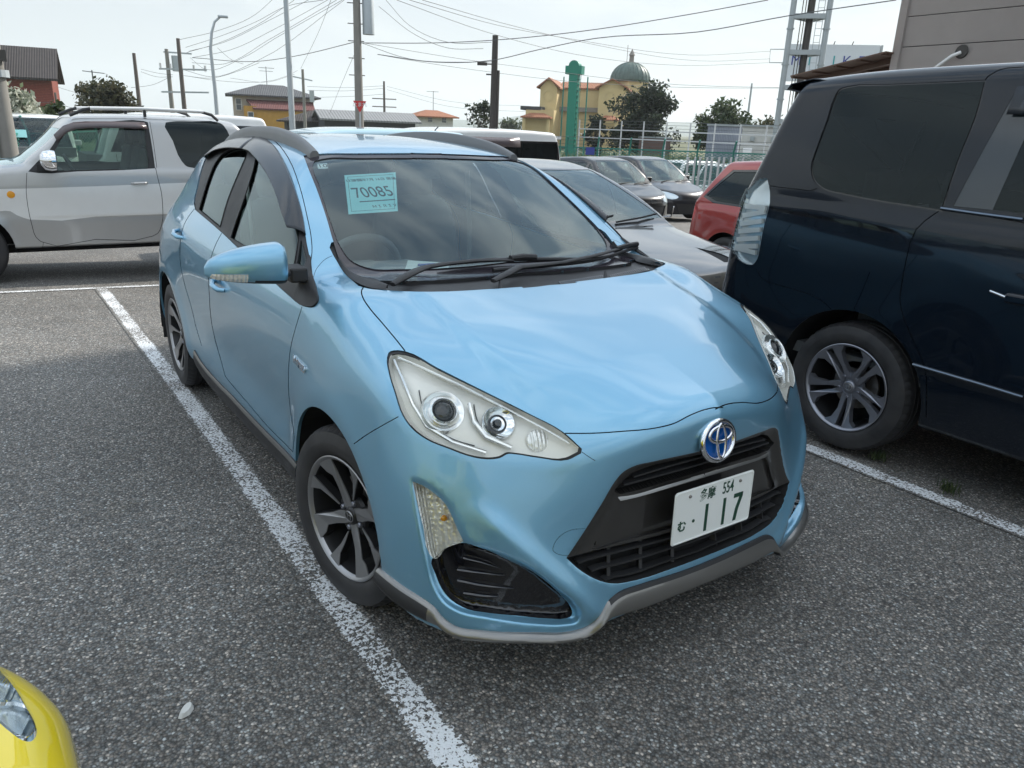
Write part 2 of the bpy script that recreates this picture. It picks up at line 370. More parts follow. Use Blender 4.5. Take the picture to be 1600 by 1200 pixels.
def make_aqua_F(carve=True):
    zz=[.10,.25,.35,.5,.65,.8,.9,1.0,1.1]
    S=Table([-.9,-.6,-.4,-.2,0,.25,.5,1,1.5,2,2.3,2.6,2.9,3.1,3.3],zz,[
     [.70,.73,.74,.74,.73,.71,.69,.66,.60],
     [.77,.80,.81,.81,.80,.78,.75,.70,.64],
     [.80,.825,.835,.835,.83,.81,.78,.73,.67],
     [.80,.83,.842,.845,.842,.83,.80,.755,.70],
     [.80,.83,.845,.849,.848,.838,.812,.775,.72],
     [.79,.82,.84,.842,.843,.838,.822,.79,.74],
     [.79,.81,.828,.822,.832,.838,.828,.795,.75],
     [.79,.81,.825,.815,.828,.838,.83,.80,.76],
     [.79,.81,.825,.815,.828,.838,.832,.805,.77],
     [.79,.81,.83,.825,.835,.842,.838,.812,.78],
     [.79,.815,.838,.842,.845,.84,.825,.795,.755],
     [.79,.82,.842,.845,.842,.828,.802,.765,.72],
     [.77,.79,.815,.823,.815,.795,.765,.72,.66],
     [.70,.73,.755,.765,.765,.755,.735,.69,.64],
     [.62,.65,.675,.685,.685,.675,.65,.60,.55]])
    YF=Table([0,.15,.3,.4,.5,.6,.7,.78,.86],[.10,.25,.35,.45,.6,.72,.8,.9,1.1],[
     [-.77,-.815,-.81,-.80,-.80,-.815,-.82,-.80,-.75],
     [-.77,-.813,-.808,-.798,-.798,-.81,-.812,-.79,-.74],
     [-.76,-.805,-.80,-.79,-.785,-.785,-.775,-.75,-.70],
     [-.75,-.795,-.79,-.775,-.76,-.74,-.72,-.69,-.64],
     [-.72,-.765,-.762,-.745,-.715,-.675,-.65,-.62,-.57],
     [-.69,-.735,-.73,-.71,-.665,-.615,-.585,-.55,-.50],
     [-.64,-.68,-.675,-.66,-.61,-.555,-.52,-.48,-.43],
     [-.55,-.60,-.59,-.575,-.53,-.475,-.44,-.40,-.34],
     [-.43,-.47,-.46,-.44,-.40,-.35,-.32,-.29,-.24]])
    ZT=Table([0,.2,.35,.44,.55,.65,.75,.85],[-.85,-.72,-.66,-.55,-.46,-.35,-.25,-.1,.1,.3,1.0,1.5,2.1,2.6,3.1,3.3],np.array([
     [.822,.80,.755,.70,.66,.64,.62,.60],
     [.855,.845,.80,.75,.71,.68,.65,.62],
     [.868,.862,.825,.778,.745,.725,.71,.68],
     [.893,.89,.875,.85,.812,.785,.765,.72],
     [.913,.911,.903,.89,.864,.84,.815,.775],
     [.937,.936,.932,.924,.912,.902,.885,.84],
     [.956,.957,.955,.952,.947,.94,.922,.875],
     [.980,.982,.984,.984,.984,.98,.965,.91],
     [1.008,1.012,1.018,1.025,1.03,1.035,1.02,.96],
     [1.02,1.02,1.02,1.025,1.03,1.035,1.025,.97],
     [1.03,1.03,1.03,1.03,1.03,1.03,1.025,.98],
     [1.05,1.05,1.05,1.05,1.05,1.05,1.045,1.0],
     [1.07,1.07,1.07,1.07,1.07,1.07,1.065,1.02],
     [1.07,1.07,1.07,1.07,1.07,1.065,1.05,1.00],
     [1.03,1.03,1.03,1.03,1.03,1.02,1.0,.95],
     [1.05,1.05,1.05,1.05,1.05,1.05,1.04,1.0]]).T,smooth=.035)
    HR=Curve([-.9,-.75,-.68,-.6,-.47,-.3,-.15,.1,.3,3.3],[.36,.39,.41,.45,.485,.508,.518,.53,.53,.53])
    YR=Curve([.1,.3,.45,.6,.8,.95,1.05,1.2,1.3,1.45,1.6],[3.10,3.17,3.19,3.18,3.14,3.05,2.95,2.88,2.84,2.8,2.76])
    SG=Table([0,.5,1,1.5,2,2.4,2.8,3.1],[.9,1.0,1.1,1.2,1.3,1.4,1.5,1.6],[
     [.79,.775,.745,.71,.67,.62,.55,.45],
     [.80,.785,.752,.712,.665,.61,.54,.45],
     [.80,.785,.750,.706,.655,.595,.53,.44],
     [.805,.787,.750,.703,.650,.588,.52,.43],
     [.81,.787,.745,.697,.642,.578,.51,.42],
     [.80,.765,.715,.66,.60,.535,.46,.37],
     [.77,.725,.665,.605,.54,.47,.40,.31],
     [.73,.67,.60,.54,.48,.41,.33,.25]])
    ZR=Curve([.3,.6,.95,1.25,1.6,2.0,2.4,2.8,3.1],[1.26,1.36,1.43,1.463,1.477,1.470,1.44,1.385,1.33],smooth=.06)
    YW=Curve([.9,1.0,1.1,1.2,1.3,1.41,1.5,1.6],[.06,.225,.375,.54,.725,.94,1.13,1.36],smooth=.03)
    CT=carve_table()
    def F(x,y,z):
        x=np.abs(x)
        s=(x-S(y,z))
        fl=np.exp(-((np.hypot(y,z-.308)-.40)/.06)**2)+np.exp(-((np.hypot(y-2.55,z-.308)-.40)/.06)**2)
        s=s-.006*fl
        # cheek ridge sweeping down past the fog recess
        px_,pz_=.70,.605;qx_,qz_=.40,.275;dx_,dz_=qx_-px_,qz_-pz_;tt=np.clip(((x-px_)*dx_+(z-pz_)*dz_)/(dx_*dx_+dz_*dz_),0,1)
        dd=np.hypot(x-px_-tt*dx_,z-pz_-tt*dz_);rg=.011*np.exp(-(dd/.03)**2)*np.clip(tt*6,0,1)-.006*np.exp(-(((x-.44)/.10)**2+((z-.50)/.12)**2))
        a=smax(s,(YF(x,z)-rg-y)*.9,.07)
        cm=(y<-.25)&(z<.82)
        if carve and cm.any():
            uv=VIEW.uv(np.stack([-x[cm],y[cm],z[cm]],-1));cv=CT(uv[...,0],uv[...,1])
            a=np.array(a,float);a[cm]+=cv*np.clip((-.25-y[cm])/.1,0,1)
        xl=HR(y);t=np.clip((xl+.035-x)/.07,0,1);t=t*t*(3-2*t)
        zt_=ZT(x,y)+.011*t*np.clip((y+.74)/.2,0,1)
        a=smax(a,(z-zt_)*.95,.06)
        a=smax(a,y-YR(z)+.12*x*x+.25*np.maximum(x-.5,0)**2*4,.08)
        tb=np.clip((y+.52)/.2,0,1);tb=tb*tb*(3-2*tb);a=smax(a,(.222-.03*np.exp(-((x-.50)/.13)**2))*(1-tb)+.265*tb-z,.02)
        g=smax(x-SG(y,z),z-ZR(y)+.10*x*x+.25*x**4,.07)
        g=smax(g,(YW(z)+.20*x*x-y)*.53,.03)
        g=smax(g,(y-YR(z)+.15*x*x)*.9,.06)
        g=smax(g,.8-z,.02)
        return smin(a,g,.035)
    return F
# ================= object helpers =================
COL=SC.collection
def empty(name,loc=(0,0,0),rz=0,label=None,cat=None,group=None,rot=None):
    o=bpy.data.objects.new(name,None);COL.objects.link(o);o.location=loc;o.rotation_euler=rot or (0,0,rz);o.empty_display_size=.1
    tag(o,label,cat,group);return o
def tag(o,label=None,cat=None,group=None,kind=None):
    if label:o['label']=label
    if cat:o['category']=cat
    if group:o['group']=group
    if kind:o['kind']=kind
    return o
def mesh_obj(name,V,Fc,mat=None,parent=None,N=None,flat=None,smooth=True,loc=None,rot=None,angle=None,mats=None,midx=None):
    me=bpy.data.meshes.new(name)
    V=[tuple(map(float,v)) for v in V];Fc=[tuple(int(i) for i in f) for f in Fc]
    me.from_pydata(V,[],Fc);me.update()
    if N is not None:
        me.shade_smooth();co=np.empty(len(me.loops),np.int64);me.loops.foreach_get('vertex_index',co)
        L=np.asarray(N,float)[co]
        if flat is not None:
            ls=np.empty(len(me.polygons),np.int64);lt=ls.copy();me.polygons.foreach_get('loop_start',ls);me.polygons.foreach_get('loop_total',lt)
            pn=np.empty(len(me.polygons)*3);me.polygons.foreach_get('normal',pn);pn=pn.reshape(-1,3)
            fi=np.repeat(np.arange(len(lt)),lt)
            mk=np.asarray(flat)[fi];L[mk]=pn[fi][mk]
        me.normals_split_custom_set(L.tolist())
    elif smooth:
        me.shade_smooth()
        if angle is not None: me.set_sharp_from_angle(angle=math.radians(angle))
    for m_ in (mats or ([mat] if mat else [])): me.materials.append(m_)
    if midx is not None: me.polygons.foreach_set('material_index',np.asarray(midx,np.int32))
    o=bpy.data.objects.new(name,me);COL.objects.link(o)
    if parent:o.parent=parent
    if loc is not None:o.location=loc
    if rot is not None:o.rotation_euler=rot
    return o
class MB:
    """collects simple solids into one mesh"""
    def __init__(s): s.V=[];s.F=[]
    def add(s,V,F):
        b=len(s.V);s.V+= [tuple(v) for v in V];s.F+=[tuple(b+i for i in f) for f in F];return s
    def box(s,c,d,R=None):
        x,y,z=[q/2 for q in d];P=[(a*x,b*y,e*z) for a in(-1,1) for b in(-1,1) for e in(-1,1)]
        if R is not None: P=[tuple(R@Vector(p)) for p in P]
        P=[(p[0]+c[0],p[1]+c[1],p[2]+c[2]) for p in P]
        return s.add(P,[(0,1,3,2),(4,6,7,5),(0,4,5,1),(2,3,7,6),(0,2,6,4),(1,5,7,3)])
    def bar(s,a,b,w,h=None,up=(0,0,1)):
        a=Vector(a);b=Vector(b);h=h or w;t=(b-a).normalized();u=Vector(up)
        r=t.cross(u)
        if r.length<1e-4:r=t.cross(Vector((1,0,0)))
        r.normalize();u=r.cross(t);P=[]
        for p in(a,b):
            for i,j in((-1,-1),(1,-1),(1,1),(-1,1)): P.append(p+r*(i*w/2)+u*(j*h/2))
        return s.add(P,[(0,3,2,1),(4,5,6,7),(0,1,5,4),(1,2,6,5),(2,3,7,6),(3,0,4,7)])
    def tube(s,pts,r,n=8,cap=True,sy=1):
        P=[Vector(p) for p in pts];rs=r if hasattr(r,'__len__') else [r]*len(P);V=[];up=None
        for i,p in enumerate(P):
            t=(P[min(i+1,len(P)-1)]-P[max(i-1,0)]).normalized()
            if up is None:
                up=Vector((0,0,1)) if abs(t.z)<.9 else Vector((1,0,0))
            x=t.cross(up).normalized();y=x.cross(t).normalized();up=y
            for k in range(n):
                a=2*math.pi*k/n;V.append(p+x*(math.cos(a)*rs[i])+y*(math.sin(a)*rs[i]*sy))
        Fc=[]
        for i in range(len(P)-1):
            for k in range(n):
                a=i*n+k;b=i*n+(k+1)%n;Fc.append((a,b,b+n,a+n))
        if cap: Fc.append(tuple(range(n))[::-1]);Fc.append(tuple((len(P)-1)*n+k for k in range(n)))
        return s.add(V,Fc)
    def lathe(s,prof,n=48,axis='z',c=(0,0,0)):
        """prof: (radius, height) pairs"""
        V=[];Fc=[]
        for r,h in prof:
            for k in range(n):
                a=2*math.pi*k/n;x,y=r*math.cos(a),r*math.sin(a)
                p={'z':(x,y,h),'x':(h,x,y),'y':(y,h,x)}[axis];V.append((p[0]+c[0],p[1]+c[1],p[2]+c[2]))
        for i in range(len(prof)-1):
            for k in range(n):
                a=i*n+k;b=i*n+(k+1)%n;Fc.append((a,b,b+n,a+n))
        return s.add(V,Fc)
    def prism(s,poly,d,fn):
        """extrude a 2-D outline: fn(u,v,w) -> xyz, w from 0 to d"""
        n=len(poly);a=sum(poly[i][0]*poly[(i+1)%n][1]-poly[(i+1)%n][0]*poly[i][1] for i in range(n))
        V=[fn(u,v,0) for u,v in poly]+[fn(u,v,d) for u,v in poly]
        return s.add(V,[tuple(range(n))[::-1],tuple(range(n,2*n))]+[(i,(i+1)%n,n+(i+1)%n,n+i) for i in range(n)])
    def build(s,name,mat,parent=None,smooth=False,angle=40,**k):
        o=mesh_obj(name,s.V,s.F,mat,parent,smooth=smooth,angle=angle if smooth else None,**k)
        me=o.data;import bmesh
        bm=bmesh.new();bm.from_mesh(me);bmesh.ops.recalc_face_normals(bm,faces=bm.faces);bm.to_mesh(me);bm.free()
        return o
def bevel(o,w,seg=2,angle=30):
    m=o.modifiers.new('bevel','BEVEL');m.width=w;m.segments=seg;m.limit_method='ANGLE';m.angle_limit=math.radians(angle);return o
def copy_tree(o,parent=None,**kw):
    c=o.copy();COL.objects.link(c)
    if parent is not None:c.parent=parent
    for ch in list(o.children): copy_tree(ch,c)
    return c
def text_obj(name,body,size,mat,M,parent=None,extrude=.0005,sx=1,offset=0,align='CENTER'):
    cu=bpy.data.curves.new(name,'FONT');cu.body=body;cu.size=size;cu.extrude=extrude;cu.align_x=align;cu.align_y='CENTER';cu.offset=offset
    o=bpy.data.objects.new(name,cu);COL.objects.link(o);bpy.context.view_layer.update()
    me=bpy.data.meshes.new_from_object(o);bpy.data.objects.remove(o);me.name=name
    me.transform(Matrix.Diagonal((sx,1,1,1)));me.materials.clear();me.materials.append(mat)
    me.transform(M);n=bpy.data.objects.new(name,me);COL.objects.link(n)
    if parent:n.parent=parent
    return n
# ================= materials =================
def new_mat(name):
    m=bpy.data.materials.new(name);m.use_nodes=True;return m,m.node_tree.nodes,m.node_tree.links,m.node_tree.nodes['Principled BSDF']
def PM(name,col,rough=.5,metal=0,spec=.5,coat=0,coatr=.03,var=0,vscale=8,bump=0,bscale=60,alpha=None,sheen=0):
    m,n,l,b=new_mat(name);b.inputs['Base Color'].default_value=(*col,1);b.inputs['Roughness'].default_value=rough;b.inputs['Metallic'].default_value=metal
    b.inputs['Specular IOR Level'].default_value=spec;b.inputs['Coat Weight'].default_value=coat;b.inputs['Coat Roughness'].default_value=coatr
    tc=n.new('ShaderNodeTexCoord')
    if var:
        z=n.new('ShaderNodeTexNoise');z.inputs['Scale'].default_value=vscale;z.inputs['Detail'].default_value=6;l.new(tc.outputs['Object'],z.inputs['Vector'])
        mr=n.new('ShaderNodeMapRange');mr.inputs['To Min'].default_value=1-var;mr.inputs['To Max'].default_value=1+var;l.new(z.outputs['Fac'],mr.inputs['Value'])
        mm=n.new('ShaderNodeVectorMath');mm.operation='SCALE';mm.inputs[0].default_value=col;l.new(mr.outputs[0],mm.inputs['Scale']);l.new(mm.outputs[0],b.inputs['Base Color'])
        mq=n.new('ShaderNodeMapRange');mq.inputs['To Min'].default_value=max(0,rough-.08);mq.inputs['To Max'].default_value=min(1,rough+.12);l.new(z.outputs['Fac'],mq.inputs['Value']);l.new(mq.outputs[0],b.inputs['Roughness'])
    if bump:
        z2=n.new('ShaderNodeTexNoise');z2.inputs['Scale'].default_value=bscale;z2.inputs['Detail'].default_value=4;l.new(tc.outputs['Object'],z2.inputs['Vector'])
        bp=n.new('ShaderNodeBump');bp.inputs['Strength'].default_value=bump;bp.inputs['Distance'].default_value=.002;l.new(z2.outputs['Fac'],bp.inputs['Height']);l.new(bp.outputs[0],b.inputs['Normal'])
    return m
def paint(name,col,rough=.32,metal=.55,coat=1.0,flake=.06,dust=.0,cior=1.6,spec=.5):
    """car paint: metallic base with fine flake variation under a clear coat"""
    m,n,l,b=new_mat(name);tc=n.new('ShaderNodeTexCoord')
    z=n.new('ShaderNodeTexNoise');z.inputs['Scale'].default_value=900;z.inputs['Detail'].default_value=1;l.new(tc.outputs['Object'],z.inputs['Vector'])
    mr=n.new('ShaderNodeMapRange');mr.inputs['To Min'].default_value=1-flake;mr.inputs['To Max'].default_value=1+flake;l.new(z.outputs['Fac'],mr.inputs['Value'])
    mm=n.new('ShaderNodeVectorMath');mm.operation='SCALE';mm.inputs[0].default_value=col;l.new(mr.outputs[0],mm.inputs['Scale'])
    d=n.new('ShaderNodeTexNoise');d.inputs['Scale'].default_value=14;d.inputs['Detail'].default_value=8;d.inputs['Roughness'].default_value=.7;l.new(tc.outputs['Object'],d.inputs['Vector'])
    dr=n.new('ShaderNodeMapRange');dr.inputs['From Min'].default_value=.4;dr.inputs['From Max'].default_value=.8;dr.inputs['To Max'].default_value=dust;l.new(d.outputs['Fac'],dr.inputs['Value'])
    mx=n.new('ShaderNodeMix');mx.data_type='RGBA';mx.inputs['B'].default_value=(.32,.30,.27,1);l.new(dr.outputs[0],mx.inputs['Factor']);l.new(mm.outputs[0],mx.inputs['A'])
    l.new(mx.outputs['Result'],b.inputs['Base Color'])
    cr=n.new('ShaderNodeMapRange');cr.inputs['To Min'].default_value=.015;cr.inputs['To Max'].default_value=.07;l.new(d.outputs['Fac'],cr.inputs['Value']);l.new(cr.outputs[0],b.inputs['Coat Roughness'])
    b.inputs['Metallic'].default_value=metal;b.inputs['Roughness'].default_value=rough;b.inputs['Coat Weight'].default_value=coat;b.inputs['Coat IOR'].default_value=cior;b.inputs['Specular IOR Level'].default_value=spec
    return m
def glass_mat(name,tint=(.75,.85,.82),refl=1.0,ior=1.5,rough=.0):
    """thin sheet glass: tinted see-through plus fresnel reflection"""
    m,n,l,b=new_mat(name);n.remove(b);out=n['Material Output']
    t=n.new('ShaderNodeBsdfTransparent');t.inputs[0].default_value=(*tint,1);g=n.new('ShaderNodeBsdfGlossy');g.inputs['Roughness'].default_value=rough;g.inputs[0].default_value=(.84,.97,1,1)
    f=n.new('ShaderNodeFresnel');f.inputs[0].default_value=ior
    mr=n.new('ShaderNodeMath');mr.operation='MULTIPLY';mr.inputs[1].default_value=refl;mr.use_clamp=True;l.new(f.outputs[0],mr.inputs[0])
    mx=n.new('ShaderNodeMixShader');l.new(mr.outputs[0],mx.inputs[0]);l.new(t.outputs[0],mx.inputs[1]);l.new(g.outputs[0],mx.inputs[2]);l.new(mx.outputs[0],out.inputs['Surface'])
    return m
def rubber(name,col=(.018,.018,.02),tread=True):
    m,n,l,b=new_mat(name);tc=n.new('ShaderNodeTexCoord');b.inputs['Roughness'].default_value=.62
    z=n.new('ShaderNodeTexNoise');z.inputs['Scale'].default_value=9;z.inputs['Detail'].default_value=6;l.new(tc.outputs['Object'],z.inputs['Vector'])
    cr=n.new('ShaderNodeValToRGB');cr.color_ramp.elements[0].color=(*col,1);cr.color_ramp.elements[1].color=(col[0]*2.6,col[1]*2.5,col[2]*2.3,1);cr.color_ramp.elements[0].position=.35;cr.color_ramp.elements[1].position=.75
    l.new(z.outputs['Fac'],cr.inputs[0]);l.new(cr.outputs[0],b.inputs['Base Color']);return m
M={}
M['aqua']=paint('light_blue_paint',(.20,.44,.62),rough=.33,metal=.55,dust=.02)
M['seam']=PM('seam_shadow_gap',(.01,.01,.012),.8)
M['blackpl']=PM('black_plastic',(.022,.022,.024),.5,var=.15,vscale=12,bump=.3,bscale=400)
M['greypl']=PM('dark_grey_plastic',(.055,.055,.06),.45,var=.12,vscale=10)
M['gloss']=PM('gloss_black',(.006,.006,.008),.06,spec=.6,coat=.6)
M['silver']=paint('silver_trim',(.21,.205,.195),rough=.35,metal=.7)
M['gunmetal']=paint('gunmetal_trim',(.045,.042,.04),rough=.38,metal=.5,coat=.7)
M['chrome']=PM('chrome',(.85,.86,.88),.06,metal=1)
M['reflector']=PM('lamp_reflector',(.85,.85,.84),.16,metal=.9,var=.05)
M['lamp_body']=PM('lamp_inner_trim',(.90,.89,.84),.28,metal=.0,coat=.5)
M['lampglass']=glass_mat('lamp_lens',(.99,.99,.975),.6,1.4)
M['glass']=glass_mat('window_glass',(.70,.82,.78),1.15,1.5)
M['ws_glass']=glass_mat('windscreen_glass',(.86,.97,.95),1.6,1.5)
M['tint']=glass_mat('tinted_glass',(.09,.10,.115),.85,1.5)
M['frit']=PM('black_glass_border',(.035,.03,.038),.12,spec=.6)
M['tyre']=rubber('tyre_rubber')
M['alloy']=PM('machined_alloy',(.36,.36,.37),.33,metal=.85,var=.06,vscale=20)
M['alloy_dark']=PM('dark_alloy',(.025,.025,.027),.35,metal=.3)
M['alloy_grey']=PM('grey_alloy',(.27,.28,.32),.33,metal=.75,var=.06)
M['under']=PM('underbody_black',(.008,.008,.009),.85)
M['disc']=PM('brake_disc',(.30,.28,.26),.4,metal=.9)
M['interior']=PM('interior_grey',(.48,.49,.48),.8,var=.1)
M['interior_dark']=PM('interior_dark',(.20,.21,.215),.75,var=.1)
M['liner']=PM('pale_headliner',(.70,.71,.67),.9)
M['white']=PM('white_plate_paint',(.80,.82,.80),.3,spec=.5)
M['green']=PM('plate_green',(.012,.06,.035),.4)
M['paper']=PM('pale_blue_paper',(.42,.85,.86),.75)
M['ink']=PM('ink',(.02,.03,.03),.6)
M['whitepaper']=PM('white_paper',(.75,.8,.78),.7)
M['blueplastic']=PM('blue_plastic',(.03,.10,.45),.3)
M['emblue']=PM('emblem_blue',(.005,.10,.42),.12,coat=.8)
M['amber']=PM('amber_lens',(.75,.32,.02),.2,coat=.5)
M['red_lens']=PM('red_lens',(.45,.012,.012),.12,coat=.8)
def _ribbed():
    m,n,l,b=new_mat('ribbed_reflector');b.inputs['Base Color'].default_value=(.93,.93,.91,1);b.inputs['Metallic'].default_value=.45;b.inputs['Roughness'].default_value=.15
    tc=n.new('ShaderNodeTexCoord');w=n.new('ShaderNodeTexWave');w.inputs['Scale'].default_value=28;w.inputs['Distortion'].default_value=.5;l.new(tc.outputs['Object'],w.inputs['Vector'])
    v=n.new('ShaderNodeTexVoronoi');v.inputs['Scale'].default_value=90;l.new(tc.outputs['Object'],v.inputs['Vector'])
    ad=n.new('ShaderNodeMath');ad.operation='ADD';l.new(w.outputs['Fac'],ad.inputs[0]);l.new(v.outputs['Distance'],ad.inputs[1])
    bp=n.new('ShaderNodeBump');bp.inputs['Strength'].default_value=.8;bp.inputs['Distance'].default_value=.003;l.new(ad.outputs[0],bp.inputs['Height']);l.new(bp.outputs[0],b.inputs['Normal']);return m
M['ribbed']=_ribbed()
def asphalt_nodes(n,l,tc):
    """coarse worn asphalt: returns colour and height sockets"""
    v=n.new('ShaderNodeTexVoronoi');v.inputs['Scale'].default_value=125;v.inputs['Randomness'].default_value=1;l.new(tc,v.inputs['Vector'])
    v2=n.new('ShaderNodeTexVoronoi');v2.inputs['Scale'].default_value=260;l.new(tc,v2.inputs['Vector'])
    sep=n.new('ShaderNodeSeparateColor');l.new(v.outputs['Color'],sep.inputs[0])
    cr=n.new('ShaderNodeValToRGB');e=cr.color_ramp.elements;e[0].position=0;e[0].color=(.085,.084,.082,1);e[1].position=1;e[1].color=(.44,.43,.41,1)
    for p,c in((.35,.118),(.62,.150),(.82,.19),(.93,.27)): x=e.new(p);x.color=(c,c*.97,c*.925,1)
    l.new(sep.outputs[0],cr.inputs[0])
    sep2=n.new('ShaderNodeSeparateColor');l.new(v2.outputs['Color'],sep2.inputs[0])
    mr=n.new('ShaderNodeMapRange');mr.inputs['To Min'].default_value=.7;mr.inputs['To Max'].default_value=1.3;l.new(sep2.outputs[1],mr.inputs['Value'])
    # dark binder between the stones
    ed=n.new('ShaderNodeMapRange');ed.inputs['From Min'].default_value=.25;ed.inputs['From Max'].default_value=.75;ed.inputs['To Min'].default_value=1.25;ed.inputs['To Max'].default_value=.5;l.new(v.outputs['Distance'],ed.inputs['Value'])
    big=n.new('ShaderNodeTexNoise');big.inputs['Scale'].default_value=.9;big.inputs['Detail'].default_value=7;big.inputs['Roughness'].default_value=.62;l.new(tc,big.inputs['Vector'])
    br=n.new('ShaderNodeMapRange');br.inputs['From Min'].default_value=.3;br.inputs['From Max'].default_value=.7;br.inputs['To Min'].default_value=.86;br.inputs['To Max'].default_value=1.38;l.new(big.outputs['Fac'],br.inputs['Value'])
    m1=n.new('ShaderNodeMath');m1.operation='MULTIPLY';l.new(mr.outputs[0],m1.inputs[0]);l.new(ed.outputs[0],m1.inputs[1])
    m2=n.new('ShaderNodeMath');m2.operation='MULTIPLY';l.new(m1.outputs[0],m2.inputs[0]);l.new(br.outputs[0],m2.inputs[1])
    sc=n.new('ShaderNodeVectorMath');sc.operation='SCALE';l.new(cr.outputs[0],sc.inputs[0]);l.new(m2.outputs[0],sc.inputs['Scale'])
    # slight hue drift between stones and moss-brown stains
    hs=n.new('ShaderNodeMix');hs.data_type='RGBA';hs.blend_type='MULTIPLY';l.new(sc.outputs[0],hs.inputs['A'])
    hr=n.new('ShaderNodeValToRGB');hr.color_ramp.elements[0].color=(.90,1.0,1.06,1);hr.color_ramp.elements[1].color=(1.14,1.0,.88,1);l.new(sep.outputs[2],hr.inputs[0]);l.new(hr.outputs[0],hs.inputs['B']);hs.inputs['Factor'].default_value=.7
    st=n.new('ShaderNodeTexNoise');st.inputs['Scale'].default_value=1.6;st.inputs['Detail'].default_value=9;st.inputs['Roughness'].default_value=.75;l.new(tc,st.inputs['Vector'])
    sr=n.new('ShaderNodeMapRange');sr.inputs['From Min'].default_value=.60;sr.inputs['From Max'].default_value=.78;sr.inputs['To Max'].default_value=.55;l.new(st.outputs['Fac'],sr.inputs['Value'])
    mm=n.new('ShaderNodeMix');mm.data_type='RGBA';mm.blend_type='MULTIPLY';mm.inputs['B'].default_value=(.85,.80,.55,1);l.new(sr.outputs[0],mm.inputs['Factor']);l.new(hs.outputs['Result'],mm.inputs['A'])
    # scattered oil spots and a few darker seal patches
    oz=n.new('ShaderNodeTexVoronoi');oz.inputs['Scale'].default_value=.55;oz.inputs['Randomness'].default_value=1;wz=n.new('ShaderNodeTexNoise');wz.inputs['Scale'].default_value=7;wz.inputs['Detail'].default_value=5;l.new(tc,wz.inputs['Vector'])
    va=n.new('ShaderNodeVectorMath');va.operation='MULTIPLY_ADD';l.new(wz.outputs['Color'],va.inputs[0]);va.inputs[1].default_value=(.25,.25,.25);l.new(tc,va.inputs[2]);l.new(va.outputs[0],oz.inputs['Vector'])
    om=n.new('ShaderNodeMapRange');om.inputs['From Min'].default_value=.07;om.inputs['From Max'].default_value=.20;om.inputs['To Min'].default_value=.62;om.inputs['To Max'].default_value=1;l.new(oz.outputs['Distance'],om.inputs['Value'])
    osc=n.new('ShaderNodeVectorMath');osc.operation='SCALE';l.new(mm.outputs['Result'],osc.inputs[0]);l.new(om.outputs[0],osc.inputs['Scale'])
    inv=n.new('ShaderNodeMath');inv.operation='SUBTRACT';inv.inputs[0].default_value=1;l.new(v.outputs['Distance'],inv.inputs[1])
    return osc.outputs[0],inv.outputs[0],v,big
def asphalt(name,line=False):
    m,n,l,b=new_mat(name);tc=n.new('ShaderNodeTexCoord');c,h,v,big=asphalt_nodes(n,l,tc.outputs['Object'])
    col=c;b.inputs['Roughness'].default_value=.78;b.inputs['Specular IOR Level'].default_value=.35
    if line:
        z=n.new('ShaderNodeTexNoise');z.inputs['Scale'].default_value=85;z.inputs['Detail'].default_value=3;z.inputs['Roughness'].default_value=.65;l.new(tc.outputs['Object'],z.inputs['Vector'])
        z2=n.new('ShaderNodeTexNoise');z2.inputs['Scale'].default_value=3.2;z2.inputs['Detail'].default_value=3;l.new(tc.outputs['Object'],z2.inputs['Vector'])
        # edge falloff from the strip's own width
        uvn=n.new('ShaderNodeUVMap');sp=n.new('ShaderNodeSeparateXYZ');l.new(uvn.outputs[0],sp.inputs[0])
        e1=n.new('ShaderNodeMath');e1.operation='SUBTRACT';l.new(sp.outputs[0],e1.inputs[0]);e1.inputs[1].default_value=.5
        e2=n.new('ShaderNodeMath');e2.operation='ABSOLUTE';l.new(e1.outputs[0],e2.inputs[0])
        e3=n.new('ShaderNodeMapRange');e3.inputs['From Min'].default_value=.30;e3.inputs['From Max'].default_value=.5;e3.inputs['To Min'].default_value=0;e3.inputs['To Max'].default_value=.30;l.new(e2.outputs[0],e3.inputs['Value'])
        a=n.new('ShaderNodeMath');a.operation='MULTIPLY_ADD';l.new(z2.outputs['Fac'],a.inputs[0]);a.inputs[1].default_value=.42;l.new(z.outputs['Fac'],a.inputs[2])
        a2=n.new('ShaderNodeMath');a2.operation='SUBTRACT';l.new(a.outputs[0],a2.inputs[0]);l.new(e3.outputs[0],a2.inputs[1])
        mk=n.new('ShaderNodeMapRange');mk.inputs['From Min'].default_value=.685;mk.inputs['From Max'].default_value=.71;l.new(a2.outputs[0],mk.inputs['Value'])
        mx=n.new('ShaderNodeMix');mx.data_type='RGBA';mx.inputs['B'].default_value=(.72,.74,.76,1);l.new(mk.outputs[0],mx.inputs['Factor']);l.new(c,mx.inputs['A']);col=mx.outputs['Result']
    l.new(col,b.inputs['Base Color'])
    bp=n.new('ShaderNodeBump');bp.inputs['Strength'].default_value=.7;bp.inputs['Distance'].default_value=.004;l.new(h,bp.inputs['Height']);l.new(bp.outputs[0],b.inputs['Normal'])
    return m
M['asphalt']=asphalt('worn_asphalt');M['line']=asphalt('worn_white_line',True)
M['railgrey']=PM('rail_grey_plastic',(.15,.155,.16),.42,var=.06)
M['smoke']=PM('smoked_visor',(.022,.026,.033),.18,spec=.4)
M['navy']=paint('very_dark_blue_paint',(.004,.008,.015),rough=.25,metal=.1,flake=.1,dust=.015,cior=1.42,spec=.15)
M['gloss_navy']=PM('dark_gloss_panel',(.02,.03,.04),.08,coat=.8)
M['clearlamp']=PM('clear_tail_lamp',(.62,.70,.75),.14,metal=.6,coat=1,var=.08,vscale=40)
M['whitelens']=PM('white_lens_steps',(.75,.80,.82),.12,coat=1)
